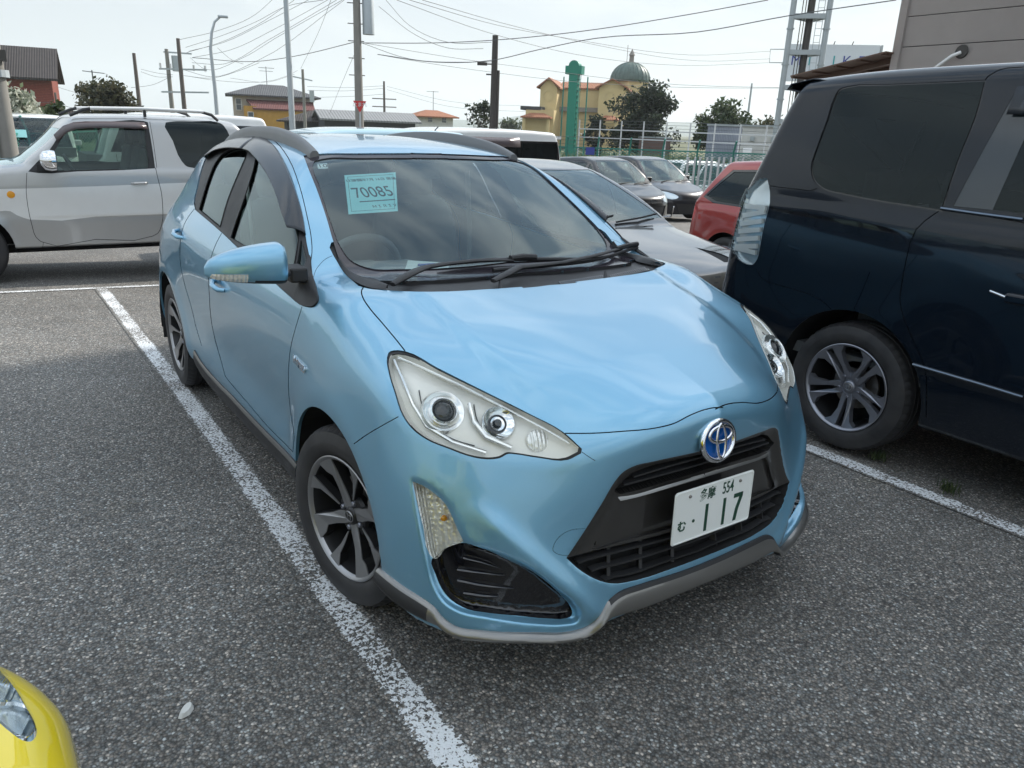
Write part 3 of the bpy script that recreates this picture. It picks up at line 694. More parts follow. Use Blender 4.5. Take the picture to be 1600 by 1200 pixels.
M['bluechrome']=PM('smoked_chrome',(.16,.19,.23),.2,metal=1)
M['pwhite']=paint('pearl_white_paint',(.74,.74,.73),rough=.4,metal=.1,dust=.06)
M['psilver']=paint('silver_paint',(.44,.44,.44),rough=.36,metal=.6,dust=.06)
M['glass2']=glass_mat('side_glass_clear',(.45,.55,.50),1.2,1.5)
M['smoke_brown']=PM('brown_smoked_visor',(.10,.08,.085),.2,coat=.3)
M['graphite']=paint('graphite_paint',(.018,.019,.022),rough=.22,metal=.3,dust=.02)
M['blackpaint']=paint('black_paint',(.006,.006,.007),rough=.3,metal=.1,dust=.0,cior=1.45,spec=.2)
M['darkgrey']=paint('dark_violet_grey_paint',(.014,.014,.02),rough=.3,metal=.2,dust=.0,cior=1.45,spec=.2)
M['redpaint']=paint('brick_red_paint',(.34,.035,.028),rough=.35,metal=.35,dust=.06)
M['whitepaint']=paint('plain_white_paint',(.72,.73,.73),rough=.4,metal=.0,dust=.05)
M['creampaint']=paint('cream_paint',(.60,.56,.46),rough=.4,metal=.0)
M['iceblue']=paint('ice_blue_paint',(.42,.60,.68),rough=.35,metal=.3)
M['yellow']=paint('bright_yellow_paint',(1.0,.76,.0),rough=.4,metal=.0,flake=.02)
# ================= wheels (local x = outward) =================
def _tyre(R,r,w,n=150,tread=True):
    h=w/2;s=R-r
    prof=[(r-.004,h*.80),(r+.004,h*.90),(r+s*.22,h*.985),(r+s*.45,h*1.03),(r+s*.50,h*1.022),(r+s*.68,h*1.0),(r+s*.84,h*.94),(R-.012,h*.86),(R-.003,h*.72),
          (R,h*.60),(R,h*.42),(R-.008,h*.40),(R-.008,h*.34),(R,h*.32),(R,h*.06),(R-.008,h*.04),(R-.008,-h*.04),(R,-h*.06),(R,-h*.6),(R-.01,-h*.85),(r+s*.5,-h*1.02),(r,-h*.85)]
    V=[];F=[];m=len(prof)
    for i,(a,b) in enumerate(prof):
        for k in range(n):
            t=2*math.pi*k/n;rr=a
            if tread and 7<=i<=9 and k%3==0: rr-=.006
            V.append((b,rr*math.cos(t),rr*math.sin(t)))
    for i in range(m-1):
        for k in range(n):
            F.append((i*n+k,(i+1)*n+k,(i+1)*n+(k+1)%n,i*n+(k+1)%n))
    return V,F
def polar(pts): return [(r*math.cos(math.radians(a)),r*math.sin(math.radians(a))) for r,a in pts]
def ring_arc(r,a0,a1,n=6): return [(r,a0+(a1-a0)*i/n) for i in range(n+1)]
def make_wheel(parent,loc,side,R=.308,r=.213,w=.178,style='blade',steer=0,mface='alloy',name='wheel',phase=0,simple=False):
    e=empty(name,loc,0);e.parent=parent;e.rotation_euler=(0,0,(math.pi if side<0 else 0)+steer)
    V,F=_tyre(R,r,w,60 if simple else 150,not simple);mesh_obj('tyre',V,F,M['tyre'],e,angle=35)
    h=w/2
    b=MB();b.lathe([(r-.002,h*.86),(r+.001,h*.93),(r-.003,h*.95),(r-.012,h*.90),(r-.016,h*.80)],72,'x')
    b.build('rim_lip',M[mface],e,smooth=True)
    b=MB();b.lathe([(r-.014,h*.82),(r-.02,h*.6),(r-.03,-h*.9),(.02,-h*.9)],48,'x').build('rim_barrel',M['alloy_dark'],e,smooth=True)
    MB().lathe([(.125,-h*.15),(.125,h*.0),(.06,h*.0)],40,'x').build('brake_disc',M['disc'],e,smooth=True)
    # concave face height
    hh=lambda q:h*(.50+.36*min(1,(q/(r-.01)))**2)
    def fn(off):
        def f(u,v,wd): return (hh(math.hypot(u,v))+off-wd,u,v)
        return f
    def sub(poly,k=3):
        o=[]
        for i in range(len(poly)):
            p,q=poly[i],poly[(i+1)%len(poly)]
            for j in range(k): o.append((p[0]+(q[0]-p[0])*j/k,p[1]+(q[1]-p[1])*j/k))
        return o
    face=MB();dark=MB();ro=r-.010
    rot=lambda P,a:[(x*math.cos(a)-y*math.sin(a),x*math.sin(a)+y*math.cos(a)) for x,y in P]
    def blade(P,ang,grow=.004,depth=.028):
        P=rot(P,math.radians(ang))
        # fan triangulate radially by strips so the concave face follows the bowl
        face.prism(sub(P),.003,fn(.003))
        c=(sum(p[0] for p in P)/len(P),sum(p[1] for p in P)/len(P))
        Q=[(p[0]+(p[0]-c[0])/max(.02,math.hypot(p[0]-c[0],p[1]-c[1]))*grow,p[1]+(p[1]-c[1])/max(.02,math.hypot(p[0]-c[0],p[1]-c[1]))*grow) for p in P]
        dark.prism(sub(Q),depth,fn(-.0005))
    if style=='blade':
        wide=polar([(.036,-36),(.065,-24),(.11,-13),(.16,-10.5)])+polar(ring_arc(ro,-10,15,5))+polar([(.165,12),(.145,5),(.10,8),(.065,17),(.036,34)])
        thin=polar([(.068,2),(.13,-3)])+polar(ring_arc(ro,-8,8,4))+polar([(.16,2.5),(.12,4),(.068,6)])
        for k in range(4):
            blade(wide,phase+90*k);blade(thin,phase+90*k+43)
        nl=4;lr=.050
    elif style=='twin5':
        for k in range(5):
            for sgn in(-1,1):
                P=polar([(.045,sgn*2),(.10,sgn*6),(.17,sgn*5.5)])+polar(ring_arc(ro,sgn*5,sgn*24,4))+polar([(.185,sgn*16.5),(.13,sgn*15),(.075,sgn*26),(.045,sgn*34)])
                if sgn>0:P=P[::-1]
                blade(P,phase+72*k,.002,.03)
        nl=5;lr=.057
    else:
        for k in range(5): blade(polar([(.04,-30),(.09,-9)])+polar(ring_arc(ro,-9,9,4))+polar([(.09,9),(.04,30)]),phase+72*k)
        nl=5;lr=.05
    face.build('rim_face',M[mface],e);dark.build('spoke_sides',M['alloy_dark'] if style!='twin5' else M[mface],e)
    if simple: return e
    c=MB();c.lathe([(.0,h*.62),(.024,h*.62),(.030,h*.58),(.033,h*.5),(.072,h*.48),(.078,h*.35)],40,'x').build('hub_center',M['alloy_dark'] if style=='blade' else M[mface],e,smooth=True)
    for k in range(nl):
        a=math.radians(phase+360/nl*(k+.5) if style=='blade' else phase+72*k);y,z=lr*math.cos(a),lr*math.sin(a)
        MB().lathe([(.0,h*.60),(.007,h*.60),(.0095,h*.57),(.010,h*.46)],6,'x',(0,y,z)).build('wheel_nut',M['alloy_grey'],e,smooth=True,angle=50)
    # centre cap mark: two crossed ovals in a ring
    q=MB();hx=h*.64
    def oval(cx,cy,ra,rb,t=.0014): q.tube([(hx,cx+ra*math.cos(u),cy+rb*math.sin(u)) for u in [2*math.pi*i/24 for i in range(25)]],t,5,cap=False)
    oval(0,0,.022,.018,.0016);oval(0,0,.008,.017);oval(0,.009,.015,.006)
    q.build('cap_mark',M['alloy'],e,smooth=True)
    return e
# ================= the light blue hatchback =================
def zoomed(pts,sc,off): return [(off[0]+x*sc,off[1]+y*sc) for x,y in pts]
def comps(nv,T):
    par=list(range(nv))
    def f(a):
        while par[a]!=a: par[a]=par[par[a]];a=par[a]
        return a
    for a,b,c in T.tolist():
        ra=f(a);rb=f(b)
        if ra!=rb: par[ra]=rb;ra=rb
        rc=f(c)
        if f(ra)!=rc: par[f(ra)]=rc
    return np.array([f(a) for a in T[:,0].tolist()])
def panel(sh,names,name,mat,parent,recess=0,skirt=0,minf=12,**k):
    V,T,N,w=sh.get(names,recess=recess,skirt=skirt,mask=k.pop('mask',None))
    if len(T)==0: print('EMPTY PANEL',name,names);return None
    C_=comps(len(V),T);u,ct=np.unique(C_,return_counts=True);o=None
    for c in u[np.argsort(-ct)]:
        m=C_==c
        if m.sum()<minf and o is not None: break
        vi,inv=np.unique(T[m],return_inverse=True)
        q=mesh_obj(name,V[vi],inv.reshape(-1,3),mat,parent,N=N[vi],flat=w[m],**k);o=o or q
    return o
def offset_sheet(sh,names,d,mask=None):
    V,T,N,w=sh.get(names,mask=mask);return V+N*d,T,N
def aqua():
    root=empty('blue_hatchback',(0,0,0),0,'light blue compact hatchback with dark wheels and front number plate, parked in the centre','car','parked cars')
    F=make_aqua_F();S=Shell(F,(-1,-.95,.1),(1,3.35,1.6),.016);S.inv=lambda P:P
    front=lambda c:c[:,1]<1.0
    # ---- wheel arches
    for cy in(0,2.55):
        arch=[(cy+.372*math.cos(a),.308+.372*math.sin(a)) for a in np.linspace(0,2*math.pi,56,endpoint=False)]
        S.both('arch',arch,'side',sel=lambda c:c[:,0]<-.5)
    S.clear_arches((0,2.55),.308,.366)
    # ---- windscreen and cowl (outline of the right-hand half, running a little past the centre line)
    ws=smooth_poly([(690,239.5),(650,239.3),(560,239.6),(495,240.5),(474,242.8),(482,264),(493,291),(510,340),(521,378),(532,408),(546,426),(566,436),(600,438.5),(680,438),(742,434),(805,427.5),(850,420.5)],False,4,sharp=(4,))
    up=lambda c:(c[:,2]>.9)&(c[:,1]>-.1)&(c[:,1]<1.5)
    hr=[(1000,423),(905,441.6),(827.5,447.4),(757.8,452.2),(695,455.5),(635,455.3),(605,453.6),(575,450.8),(560,446.5)]
    cowl=list(ws[::-1][:0])+[tuple(p) for p in smooth_poly([(850,420.5),(805,427.5),(742,434),(680,438),(600,438.5),(566,436),(546,426),(532,408),(521,378),(517.5,379),(528,411),(541,430),(556,443)],False,3)]+[tuple(p) for p in smooth_poly(hr[::-1],False,3)]
    S.both('cowl',cowl,'view',sel=lambda c:up(c)&(c[:,0]<.12))
    S.both('windscreen',ws,'view',sel=lambda c:up(c)&(c[:,0]<.12))
    clear=smooth_poly([(700,247),(560,247),(505,248),(491,252),(500,293),(517.5,348),(532.5,386),(547.5,406),(573,418),(630,420.5),(680,419.5),(760,413),(850,401)],False,4)
    S.both('clear',clear,'view',sel=lambda c:up(c)&(c[:,0]<.12),over=['windscreen'])
    # ---- bonnet
    sw=2.0
    seamR=smooth_poly([(568,448),(564.8,455),(567.5,466),(575,478),(597.5,505),(620,532),(633,548.5)],False,5)
    seamF=smooth_poly([(883,677),(904,677.2),(926,676.9),(970,674.1),(1025,668.6),(1052.5,661.8),(1080,648),(1102,639.8),(1116,637),(1122,636.6),(1130,636.5)],False,4)
    hl_top=[(633.4,548.9),(683.8,574.8),(755.6,610.7),(827.5,646.6),(880.7,675.4)]
    bon=[tuple(p) for p in seamR]+hl_top[1:]+[tuple(p) for p in seamF]+[(1150,628),(1130,560),(1010,430)]+[tuple(p) for p in smooth_poly(hr,False,3)]
    S.both('bonnet',bon,'view',sel=lambda c:c[:,0]<.1,over=['body'])
    # ---- lamps
    HL=smooth_poly([(604.7,558.9),(607.6,550.3),(617.6,547.2),(633.4,548.9),(683.8,574.8),(755.6,610.7),(827.5,646.6),(880.7,675.4),(909.4,701.3),(908,708.4),(887.9,718.5),(841.9,715.6),(804.5,709.9),(794.4,709.3),(781.5,715.6),(764.3,717.9),(741.3,715.1),(701,701.3),(666.5,686.9),(643.5,669.6),(629.1,649.5),(616.2,612.1),(607.6,583.4)],True,4,sharp=(8,9))
    S.both('lamp',HL,'view')
    c0=HL.mean(0);HLi=c0+(HL-c0)*np.array([.972,.95])+np.array([-.5,0])
    S.both('lampi',HLi,'view',over=['lamp'])
    TL=smooth_poly([(644.7,752.4),(659,758),(681,773),(697.5,789.5),(705.8,806),(716.8,830.8),(725,847),(714,850),(694.8,858),(683.8,872),(678,873.4),(671.4,866.5),(661.8,825),(650.8,781)],True,3,sharp=(0,6,10))
    FG=smooth_poly([(727,848.5),(747,854.5),(770,863),(793.8,874.8),(821,887),(848.8,905),(876,929.8),(891,947.5),(894,957),(892,963),(884.5,966),(857,966.5),(807.5,962),(758,957),(730.5,951.8),(705.8,938),(690,919),(680.5,896.8),(674.5,874),(683,869),(690,860),(700,853)],True,3)
    S.both('pocket',PK,'view',over=['body'])
    pc=np.array([760,890])
    for f_ in(.965,.93,.89,.85): S.both('pocket',pc+(PK-pc)*f_,'view',over=['pocket'])
    S.both('turn',TL,'view',over=['pocket','body']);S.both('fog',FG,'view',over=['pocket','body'])
    # ---- grille: garnish, upper slot, lower opening
    GR=smooth_poly([(1160,683),(1117,698.5),(1093.8,705),(1025,720.2),(986.5,730),(972,739),(961,752),(942.5,782.8),(915,826.8),(884.8,872),(915,863.5),(970,851),(1044,832),(1110,811),(1165,790)],False,4,sharp=(9,))
    LO=smooth_poly([(1165,790),(1110,811),(1044,832),(970,851),(915,863.5),(884.8,872),(906.5,891),(936.8,907.5),(953,911.5),(1000,905),(1050,888.5),(1080,877.5),(1100,869.7),(1130,858)],False,4,sharp=(5,))
    SL=smooth_poly([(1165,692),(1120,703.5),(1096.5,709.5),(1050,720),(1002,733),(984,742),(970,755),(960.5,768),(966,771.5),(981,769.5),(1040,753),(1099,735),(1165,711)],False,4)
    nf=lambda c:(c[:,0]<.06)&(c[:,1]<-.6)
    S.both('garnish',GR,'view',sel=nf,over=['body']);S.both('slot',SL,'view',sel=nf,over=['garnish']);S.both('lower_opening',LO,'view',sel=nf,over=['body'])
    G2=smooth_poly([(1165,716),(1099,741),(1040,760),(1000,772),(978,780),(966,792),(945,826),(925,858),(970,846),(1044,827),(1110,806),(1165,786)],False,3)
    S.both('centre_panel',G2,'view',sel=nf,over=['garnish'])
    # ---- side glazing
    gh=lambda c:(c[:,2]>.85)&(c[:,0]<-.2)
    DLO=smooth_poly([(305,328),(303,318),(308,292),(314,266),(322.5,245),(342.5,227.5),(370,217.5),(402.5,213.5),(430,231),(447.5,261),(465,309),(473.8,344),(479,378),(484,403),(488,428),(495.5,452),(497.5,472),(491,479.5),(474,478.5),(450,461),(410,423),(370,386),(347.5,364.5)],True,4,sharp=(0,))
    S.both('door_frame',DLO,'view',sel=gh,over=['body'])
    FW=smooth_poly([(360,371),(364,358),(381,310),(396,262),(402,240),(414,232),(430,250),(444,280),(456,315),(463,345),(466,366),(462,395),(456,427),(424,405),(390,388)],True,3,sharp=(0,12))
    QW=smooth_poly([(470,374),(466,398),(460.5,429.5),(470,431.5),(475,429),(479,410),(475,388)],True,3,sharp=(0,2))
    RW=smooth_poly([(310.5,327),(316,308),(326,277),(336,254),(350,238),(368,231),(384,233),(384,243),(370,275),(355,312),(343,354.5),(327,341)],True,3,sharp=(0,7,10))
    for nm,p in(('glass_front',FW),('glass_quarter',QW),('glass_rear',RW)): S.both(nm,p,'view',sel=gh,over=['door_frame'],suffix=True)
    # ---- doors and panel gaps
    A=[(472,479),(462.5,510),(453.8,545),(451,575),(451,612),(455,650),(459.5,682),(457.5,706)]
    B=[(346.5,364),(338,380),(332,395),(327.5,412),(326,430),(327,460),(330,500),(336,530),(345,562),(352,588)]
    sill=[(457.5,706),(442,690),(420,668),(400,645),(385,627),(364,603),(352,588)]
    frontdoor=[tuple(p) for p in smooth_poly(A,False,4)]+[tuple(p) for p in smooth_poly(sill,False,3)]+[tuple(p) for p in smooth_poly(B[::-1],False,4)]+[(370,386),(410,423),(450,461)]
    sd=lambda c:(c[:,0]<-.55)
    S.both('front_door',frontdoor,'view',sel=sd,over=['body'],suffix=True)
    C_=[(304,326),(297,335),(288,350),(283,370),(281,395),(284,425),(290,450),(299,480),(306,510),(315,540)]
    reardoor=[tuple(p) for p in smooth_poly(C_,False,3)]+[(330,562),(352,588)]+[tuple(p) for p in smooth_poly(B[::-1],False,4)]
    S.both('rear_door',reardoor,'view',sel=sd,over=['body'],suffix=True)
    bs=[(622.5,651),(597.5,664.8),(575,678),(553,693.5)]
    bump_line=smooth_poly(bs,False,3)
    bumper=[tuple(p) for p in bump_line]+[(560,760),(580,900),(640,1060),(1180,1060),(1180,600),(1130,600),(1121,636.8)]+[tuple(p) for p in seamF[::-1]]+[(905,690),(880,717),(790,718),(700,712),(640,678)]
    S.both('bumper',bumper,'view',sel=lambda c:(c[:,0]<.06)&(c[:,1]<.0),over=['body'])
    allp=['body','bonnet','front_door|L','front_door|R','rear_door|L','rear_door|R','bumper','front_door','rear_door']
    hd=lambda c:c[:,2]>.5
    for ln,w,sl in((seamR,2.0,lambda c:c[:,2]>.8),(seamF,1.9,lambda c:c[:,0]<.02),(smooth_poly(A,False,4),1.0,sd),(smooth_poly(B,False,4),.9,sd),(bump_line,1.5,sd),(smooth_poly(C_,False,3),.8,sd),
        (smooth_poly(sill,False,3),1.0,sd),
        (smooth_poly([(310,251),(335,226),(370,211),(405,208.5),(430,221),(450,246),(467.5,289),(480,339),(486,369),(487.5,394),(485,412)],False,3),1.3,lambda c:c[:,2]>.8),
        (smooth_poly([(489,436),(494,421),(500,413),(509,404.5),(519.5,399.5)],False,3),.7,lambda c:c[:,2]>.8),
        (smooth_poly([(909,706),(922,715),(930,720)],False,3),1.0,None)):
        S.seams(ln,w,'view',sl,allp)
    cover=smooth_poly([(915,826),(893,828),(880,834),(866,850),(864,860),(872,866),(890,868)],False,3)
    S.seam(cover,.7,'view',False,None,['bumper'])
    _,g0=grad(make_aqua_F(False),S.V);S._g=g0/(np.linalg.norm(g0,axis=1)[:,None]+1e-9)
    # ---- panels
    panel(S,'body','body',M['aqua'],root,skirt=.012)
    panel(S,'bonnet','bonnet',M['aqua'],root,skirt=.012)
    panel(S,'bumper','front_bumper',M['aqua'],root,skirt=.012)
    panel(S,'pocket','lamp_pocket',M['aqua'],root,skirt=.03)
    for n in('front_door','rear_door'):
        for sx in 'RL':
            d=panel(S,f'{n}|{sx}',n,M['aqua'],root,skirt=.012)
    panel(S,'seam','panel_gaps',M['seam'],root,recess=.007)
    panel(S,'cowl','cowl_cover',M['blackpl'],root,recess=.012)
    panel(S,['windscreen'],'windscreen_border',M['frit'],root,recess=.004)
    V_,T_,N_=offset_sheet(S,['clear'],-.004);wsg=mesh_obj('windscreen',V_,T_,M['ws_glass'],root,N=N_)
    panel(S,'door_frame','window_frames',M['blackpl'],root,recess=.004)
    for n in('glass_front','glass_quarter','glass_rear'):
        for sx in'RL':
            nm=f'{n}|{sx}'
            V_,T_,N_=offset_sheet(S,[nm],-.010)
            if len(T_): mesh_obj('side_window',V_,T_,M['glass'],root,N=N_)
    panel(S,'fog','fog_recess',M['gloss'],root,recess=.022)
    panel(S,'garnish','grille_surround',M['gunmetal'],root,skirt=.03)
    panel(S,'centre_panel','grille_centre_panel',M['gunmetal'],root,recess=.010)
    panel(S,'slot','upper_grille',M['under'],root,recess=.035)
    panel(S,'lower_opening','lower_grille',M['under'],root,recess=.045)
    # ---- headlamps: lens sheet, rim, deep bowl
    for mr in(False,True):
        msk=(lambda c:c[:,0]>0) if mr else (lambda c:c[:,0]<0)
        V_,T_,N_,w_=S.get(['lamp'],mask=msk,recess=.004);hl=mesh_obj('headlight',V_,T_,M['blackpl'],root,N=N_,flat=w_)
        V_,T_,N_,w_=S.get(['lampi'],mask=msk);mesh_obj('lamp_lens',V_-N_*.0015,T_,M['lampglass'],hl,N=N_)
        V_,T_,N_,w_=S.get(['lampi'],mask=msk,recess=.032);mesh_obj('lamp_bowl',V_,T_,M['lamp_body'],hl,N=N_,flat=w_)
        sx=1 if mr else -1
        def at(px,py,depth):
            p=S.hit(px,py);n_=grad(F,p[None])[1][0];n_/=np.linalg.norm(n_);q=p-n_*depth;q[0]*=-sx;n_=n_*np.array([-sx,1,1]);return Vector(q),Vector(n_)
        def disc(px,py,depth,prof,mat,name,dirn=(0,-1,0.02),n=40):
            q,n_=at(px,py,depth);o=MB().lathe(prof,n,'z').build(name,mat,hl,smooth=True)
            dv=(n_*2.6+Vector((dirn[0]*-sx,dirn[1],dirn[2])));o.matrix_world=Matrix.Translation(q)@dv.to_track_quat('Z','Y').to_matrix().to_4x4();return o
        fd=(.30,-.93,.12)
        disc(692,636,.030,[(.060,-.006),(.062,.004),(.057,.013),(.048,.010),(.041,.004),(.035,.003)],M['reflector'],'projector_bezel',fd)
        disc(692,636,.030,[(.036,.0),(.037,.016),(.034,.020),(.031,.016)],M['chrome'],'projector_ring',fd)
        disc(692,636,.030,[(.0,.024),(.012,.023),(.022,.018),(.029,.010),(.032,.0)],M['gloss'],'projector_lens',fd)
        disc(778,655,.030,[(.0,.002),(.018,.004),(.034,.010),(.044,.018),(.046,.016),(.047,.010)],M['chrome'],'reflector_bowl',fd)
        disc(778,655,.026,[(.0,.012),(.010,.010),(.014,.0)],M['gloss'],'bulb',fd)
        disc(778,655,.029,[(.020,.006),(.023,.010),(.026,.006)],M['greypl'],'bulb_ring',fd)
        disc(842,684,.027,[(.0,.008),(.012,.007),(.024,.005),(.030,.001),(.031,-.006)],M['ribbed'],'indicator_bowl',fd)
        # bright dividing trim
        def strip(pts,wd,mat,name,dep=.016):
            b=MB();P=[at(x,y,dep) for x,y in pts if S.hit(x,y) is not None]
            b.tube([p for p,_ in P],wd,8);return b.build(name,mat,hl,smooth=True)
        strip([(614,556),(628,590),(643,630),(664,665),(706,690),(760,707)],.006,M['reflector'],'lamp_trim')
        strip([(735,625),(742,655),(760,680),(800,698)],.007,M['reflector'],'lamp_trim')
        for ln in([(655,600),(657,625),(666,650),(686,673),(712,686),(742,694)],[(742,622),(747,648),(762,676),(790,694)]): strip([tuple(q) for q in smooth_poly(ln,False,3)],.0016,M['greypl'],'trim_line',.0285)
        strip([(622,556),(660,572),(720,600),(790,636),(850,668),(890,692)],.0035,M['reflector'],'lamp_edge',.006)
        # front turn lamp
        V_,T_,N_,w_=S.get(['turn'],mask=msk);tl=mesh_obj('turn_lamp',V_-N_*.002,T_,M['lampglass'],root,N=N_)
        V_,T_,N_,w_=S.get(['turn'],mask=msk,recess=.028);mesh_obj('turn_lamp_bowl',V_,T_,M['ribbed'],tl,N=N_,flat=w_)
        q,n_=at(690,812,.016);b=MB().lathe([(.0,.010),(.006,.008),(.009,.0)],20,'z')  .build('amber_bulb',M['amber'],tl,smooth=True);b.matrix_world=Matrix.Translation(q)@n_.to_track_quat('Z','Y').to_matrix().to_4x4()
        # fins in the blank fog recess
        b=MB()
        for row in([(712,893),(745,897),(790,903)],[(712,910),(755,918),(805,924)],[(722,874),(750,880),(785,892)],[(722,930),(760,935),(780,937)]):
            b.tube([at(x,y,.018)[0] for x,y in smooth_poly(row,False,4)],[.009,.010,.010,.010,.009,.008,.006,.004,.002],8,sy=.5)
        b.build('fog_recess_fins',M['gloss'],root,smooth=True)
    # ---- grille slats
    def slats(rows,dep,mat,name,th=.008):
        for row in rows:
            b=MB();P=[]
            for x,y in smooth_poly(row,False,5):
                p=S.hit(x,y);n_=grad(F,p[None])[1][0];n_/=np.linalg.norm(n_);P.append(p-n_*dep)
            P=np.array(P);P=P[P[:,0]<-.002];Q=np.concatenate([P,(P*np.array([-1,1,1]))[::-1]])
            for i in range(len(Q)-1): b.bar(Q[i],Q[i+1],.022,th)
            b.build(name,mat,root)
    slats([[(975,757),(1040,740),(1100,723),(1125,715)],[(990,745),(1040,730),(1100,714),(1125,707)]],.008,M['blackpl'],'grille_slat',.005)
    slats([[(905,877),(970,861),(1044,842),(1105,823)],[(925,890),(975,879),(1044,858),(1100,841)],[(945,902),(985,896),(1044,876),(1098,858)]],.012,M['blackpl'],'grille_slat',.006)
    for x,y0,y1 in((960,857,908),(1010,846,900),(1060,830,884)):
        p=S.hit(x,y0);q=S.hit(x,y1)
        for s_ in(1,-1): MB().bar(np.array(p)*[s_,1,1]+[0,.030,0],np.array(q)*[s_,1,1]+[0,.030,0],.010,.02).build('grille_rib',M['blackpl'],root)
    # ---- lower lip
    U=smooth_poly([(593,888.5),(628.8,916),(667,940.8),(678,949),(692,965.5),(711,979),(752.5,986),(835,988.9),(890,987.5),(917.5,979),(936.8,962.8),(950.5,940),(967,926),(1000,914),(1060,895),(1093,883)],False,4)
    L=smooth_poly([(596,930),(628.8,955),(670,976.5),(688,983),(708.5,988.9),(738.8,997),(770,999.5),(850,1001),(897,1000),(920,995.8),(945,979),(956,970.6),(980,963),(1031,946.6),(1075,928),(1099,917.5)],False,4)
    rows=[]
    for (ux,uy),(lx,ly) in zip(U,L):
        p=S.hit(ux,uy)
        if p is None: p=VIEW.plane(ux,uy,2,.26)
        n_=grad(F,p[None])[1][0];n_[2]=0;n_/=np.linalg.norm(n_)
        o=p+n_*.004;d=VIEW.ray(lx,ly);pl=p+n_*.020
        t=((pl-VIEW.C)@n_)/(d@n_);q=VIEW.C+d*t
        q[2]=np.clip(q[2],.15,p[2]-.025)
        rows.append((p,n_,q))
    R_=[]
    for p,n_,q in rows:
        hgt=p[2]-q[2];base=np.array([q[0],q[1],0])
        f=lambda a,z:np.array([p[0]+n_[0]*a,p[1]+n_[1]*a,z])
        R_.append([f(-.012,p[2]+.004),f(.006,p[2]+.003),f(.013,p[2]-hgt*.10),f(.019,p[2]-hgt*.35),f(.021,p[2]-hgt*.65),f(.017,p[2]-hgt*.88),f(.002,q[2]),f(-.03 if len(R_)<8 else -.07,q[2]+.004)])
    R_=[r for r in R_ if r[0][0]<-.001]
    full=R_+[[v*np.array([-1,1,1]) for v in r] for r in R_[::-1]]
    n=len(full);m=8;Vv=[v for r in full for v in r];Fv=[(i*m+j,i*m+j+1,(i+1)*m+j+1,(i+1)*m+j) for i in range(n-1) for j in range(m-1)]
    lip=mesh_obj('front_lip',Vv,Fv,None,root,angle=50,mats=[M['silver'],M['blackpl']],midx=[1 if (j>=5 or (min(i,n-2-i)<10 and j>1) or (min(i,n-2-i)>=44 and j<2)) else 0 for i in range(n-1) for j in range(m-1)])
    # ---- sill cladding
    cu=smooth_poly([(466,727),(457,716),(442,700),(420,678),(390,647),(364,619),(342,597),(315,565),(305,548)],False,3)
    for sx in(1,-1):
        R_=[]
        for x,y in cu:
            p=S.hit(x,y);
            if p is None: continue
            z=p[2];a=p[0]
            R_.append([np.array(v)*np.array([sx,1,1]) for v in((a+.03,p[1],z+.006),(a-.006,p[1],z+.004),(a-.012,p[1],z-.012),(a-.010,p[1],z-.018),(a-.014,p[1],z-.04),(a-.006,p[1],z-.075),(a+.03,p[1],z-.10),(a+.25,p[1],z-.11))])
        y0=min(r[0][1] for r in R_);n=len(R_);m=8
        mesh_obj('sill_cladding',[v for r in R_ for v in r],[(i*m+j,i*m+j+1,(i+1)*m+j+1,(i+1)*m+j) for i in range(n-1) for j in range(m-1)],None,root,angle=45,mats=[M['blackpl'],M['silver']],midx=[1 if j==1 else 0 for i in range(n-1) for j in range(m-1)])
    # ---- wheel wells, wheels, underside
    for cy in(0,2.55):
        for sx in(1,-1):
            b=MB()
            arc=[(cy+.378*math.cos(a),.308+.378*math.sin(a)) for a in np.linspace(-.10,math.pi+.10,30)]
            V_=[(sx*x,y,z) for x in(.832,.45) for y,z in arc];n=len(arc)
            b.add(V_,[(i,i+1,n+i+1,n+i) for i in range(n-1)]);b.add([(sx*.45,y,z) for y,z in arc],[tuple(range(n))])
            b.build('wheel_well',M['under'],root)
    MB().box((0,1.28,.26),(1.5,1.8,.08)).box((0,-.5,.27),(.9,.4,.06)).box((0,3.0,.3),(1.2,.3,.08)).build('underbody',M['under'],root)
    for sx in(-1,1):
        make_wheel(root,(sx*.735,0,.308),sx,style='blade',steer=.19,phase=-62 if sx<0 else 10)
        make_wheel(root,(sx*.735,2.55,.308),sx,style='blade',phase=-40)
    for sx in(-1,1): MB().box((sx*.76,2.93,.30),(.13,.012,.20)).build('mud_flap',M['blackpl'],root)
    # ---- liner so the painted shell is not seen from inside
    V_,T_,N_=offset_sheet(S,['body','front_door|R','front_door|L','rear_door|R','rear_door|L'],-.016,mask=lambda c:(c[:,2]>.62)&(c[:,1]>.25))
    mesh_obj('cabin_lining',V_,T_[:,::-1],M['liner'],root,N=-N_)
    return root,S,F
def surf_pt(S,F,x,y,off=0.):
    for k in range(12):
        if S.hit(x,y) is not None: break
        x+=(700-x)*.004;y+=(450-y)*.004
    p=S.hit(x,y)
    if p is None: return None
    n_=grad(F,p[None])[1][0];n_/=np.linalg.norm(n_);return p+n_*off
def grid_mesh(name,rows,mat,parent,angle=40,thick=0,**k):
    n=len(rows);m=len(rows[0]);V=[tuple(v) for r in rows for v in r];F=[(i*m+j,i*m+j+1,(i+1)*m+j+1,(i+1)*m+j) for i in range(n-1) for j in range(m-1)]
    o=mesh_obj(name,V,F,mat,parent,angle=angle,**k)
    if thick: md=o.modifiers.new('t','SOLIDIFY');md.thickness=thick;md.offset=0
    return o
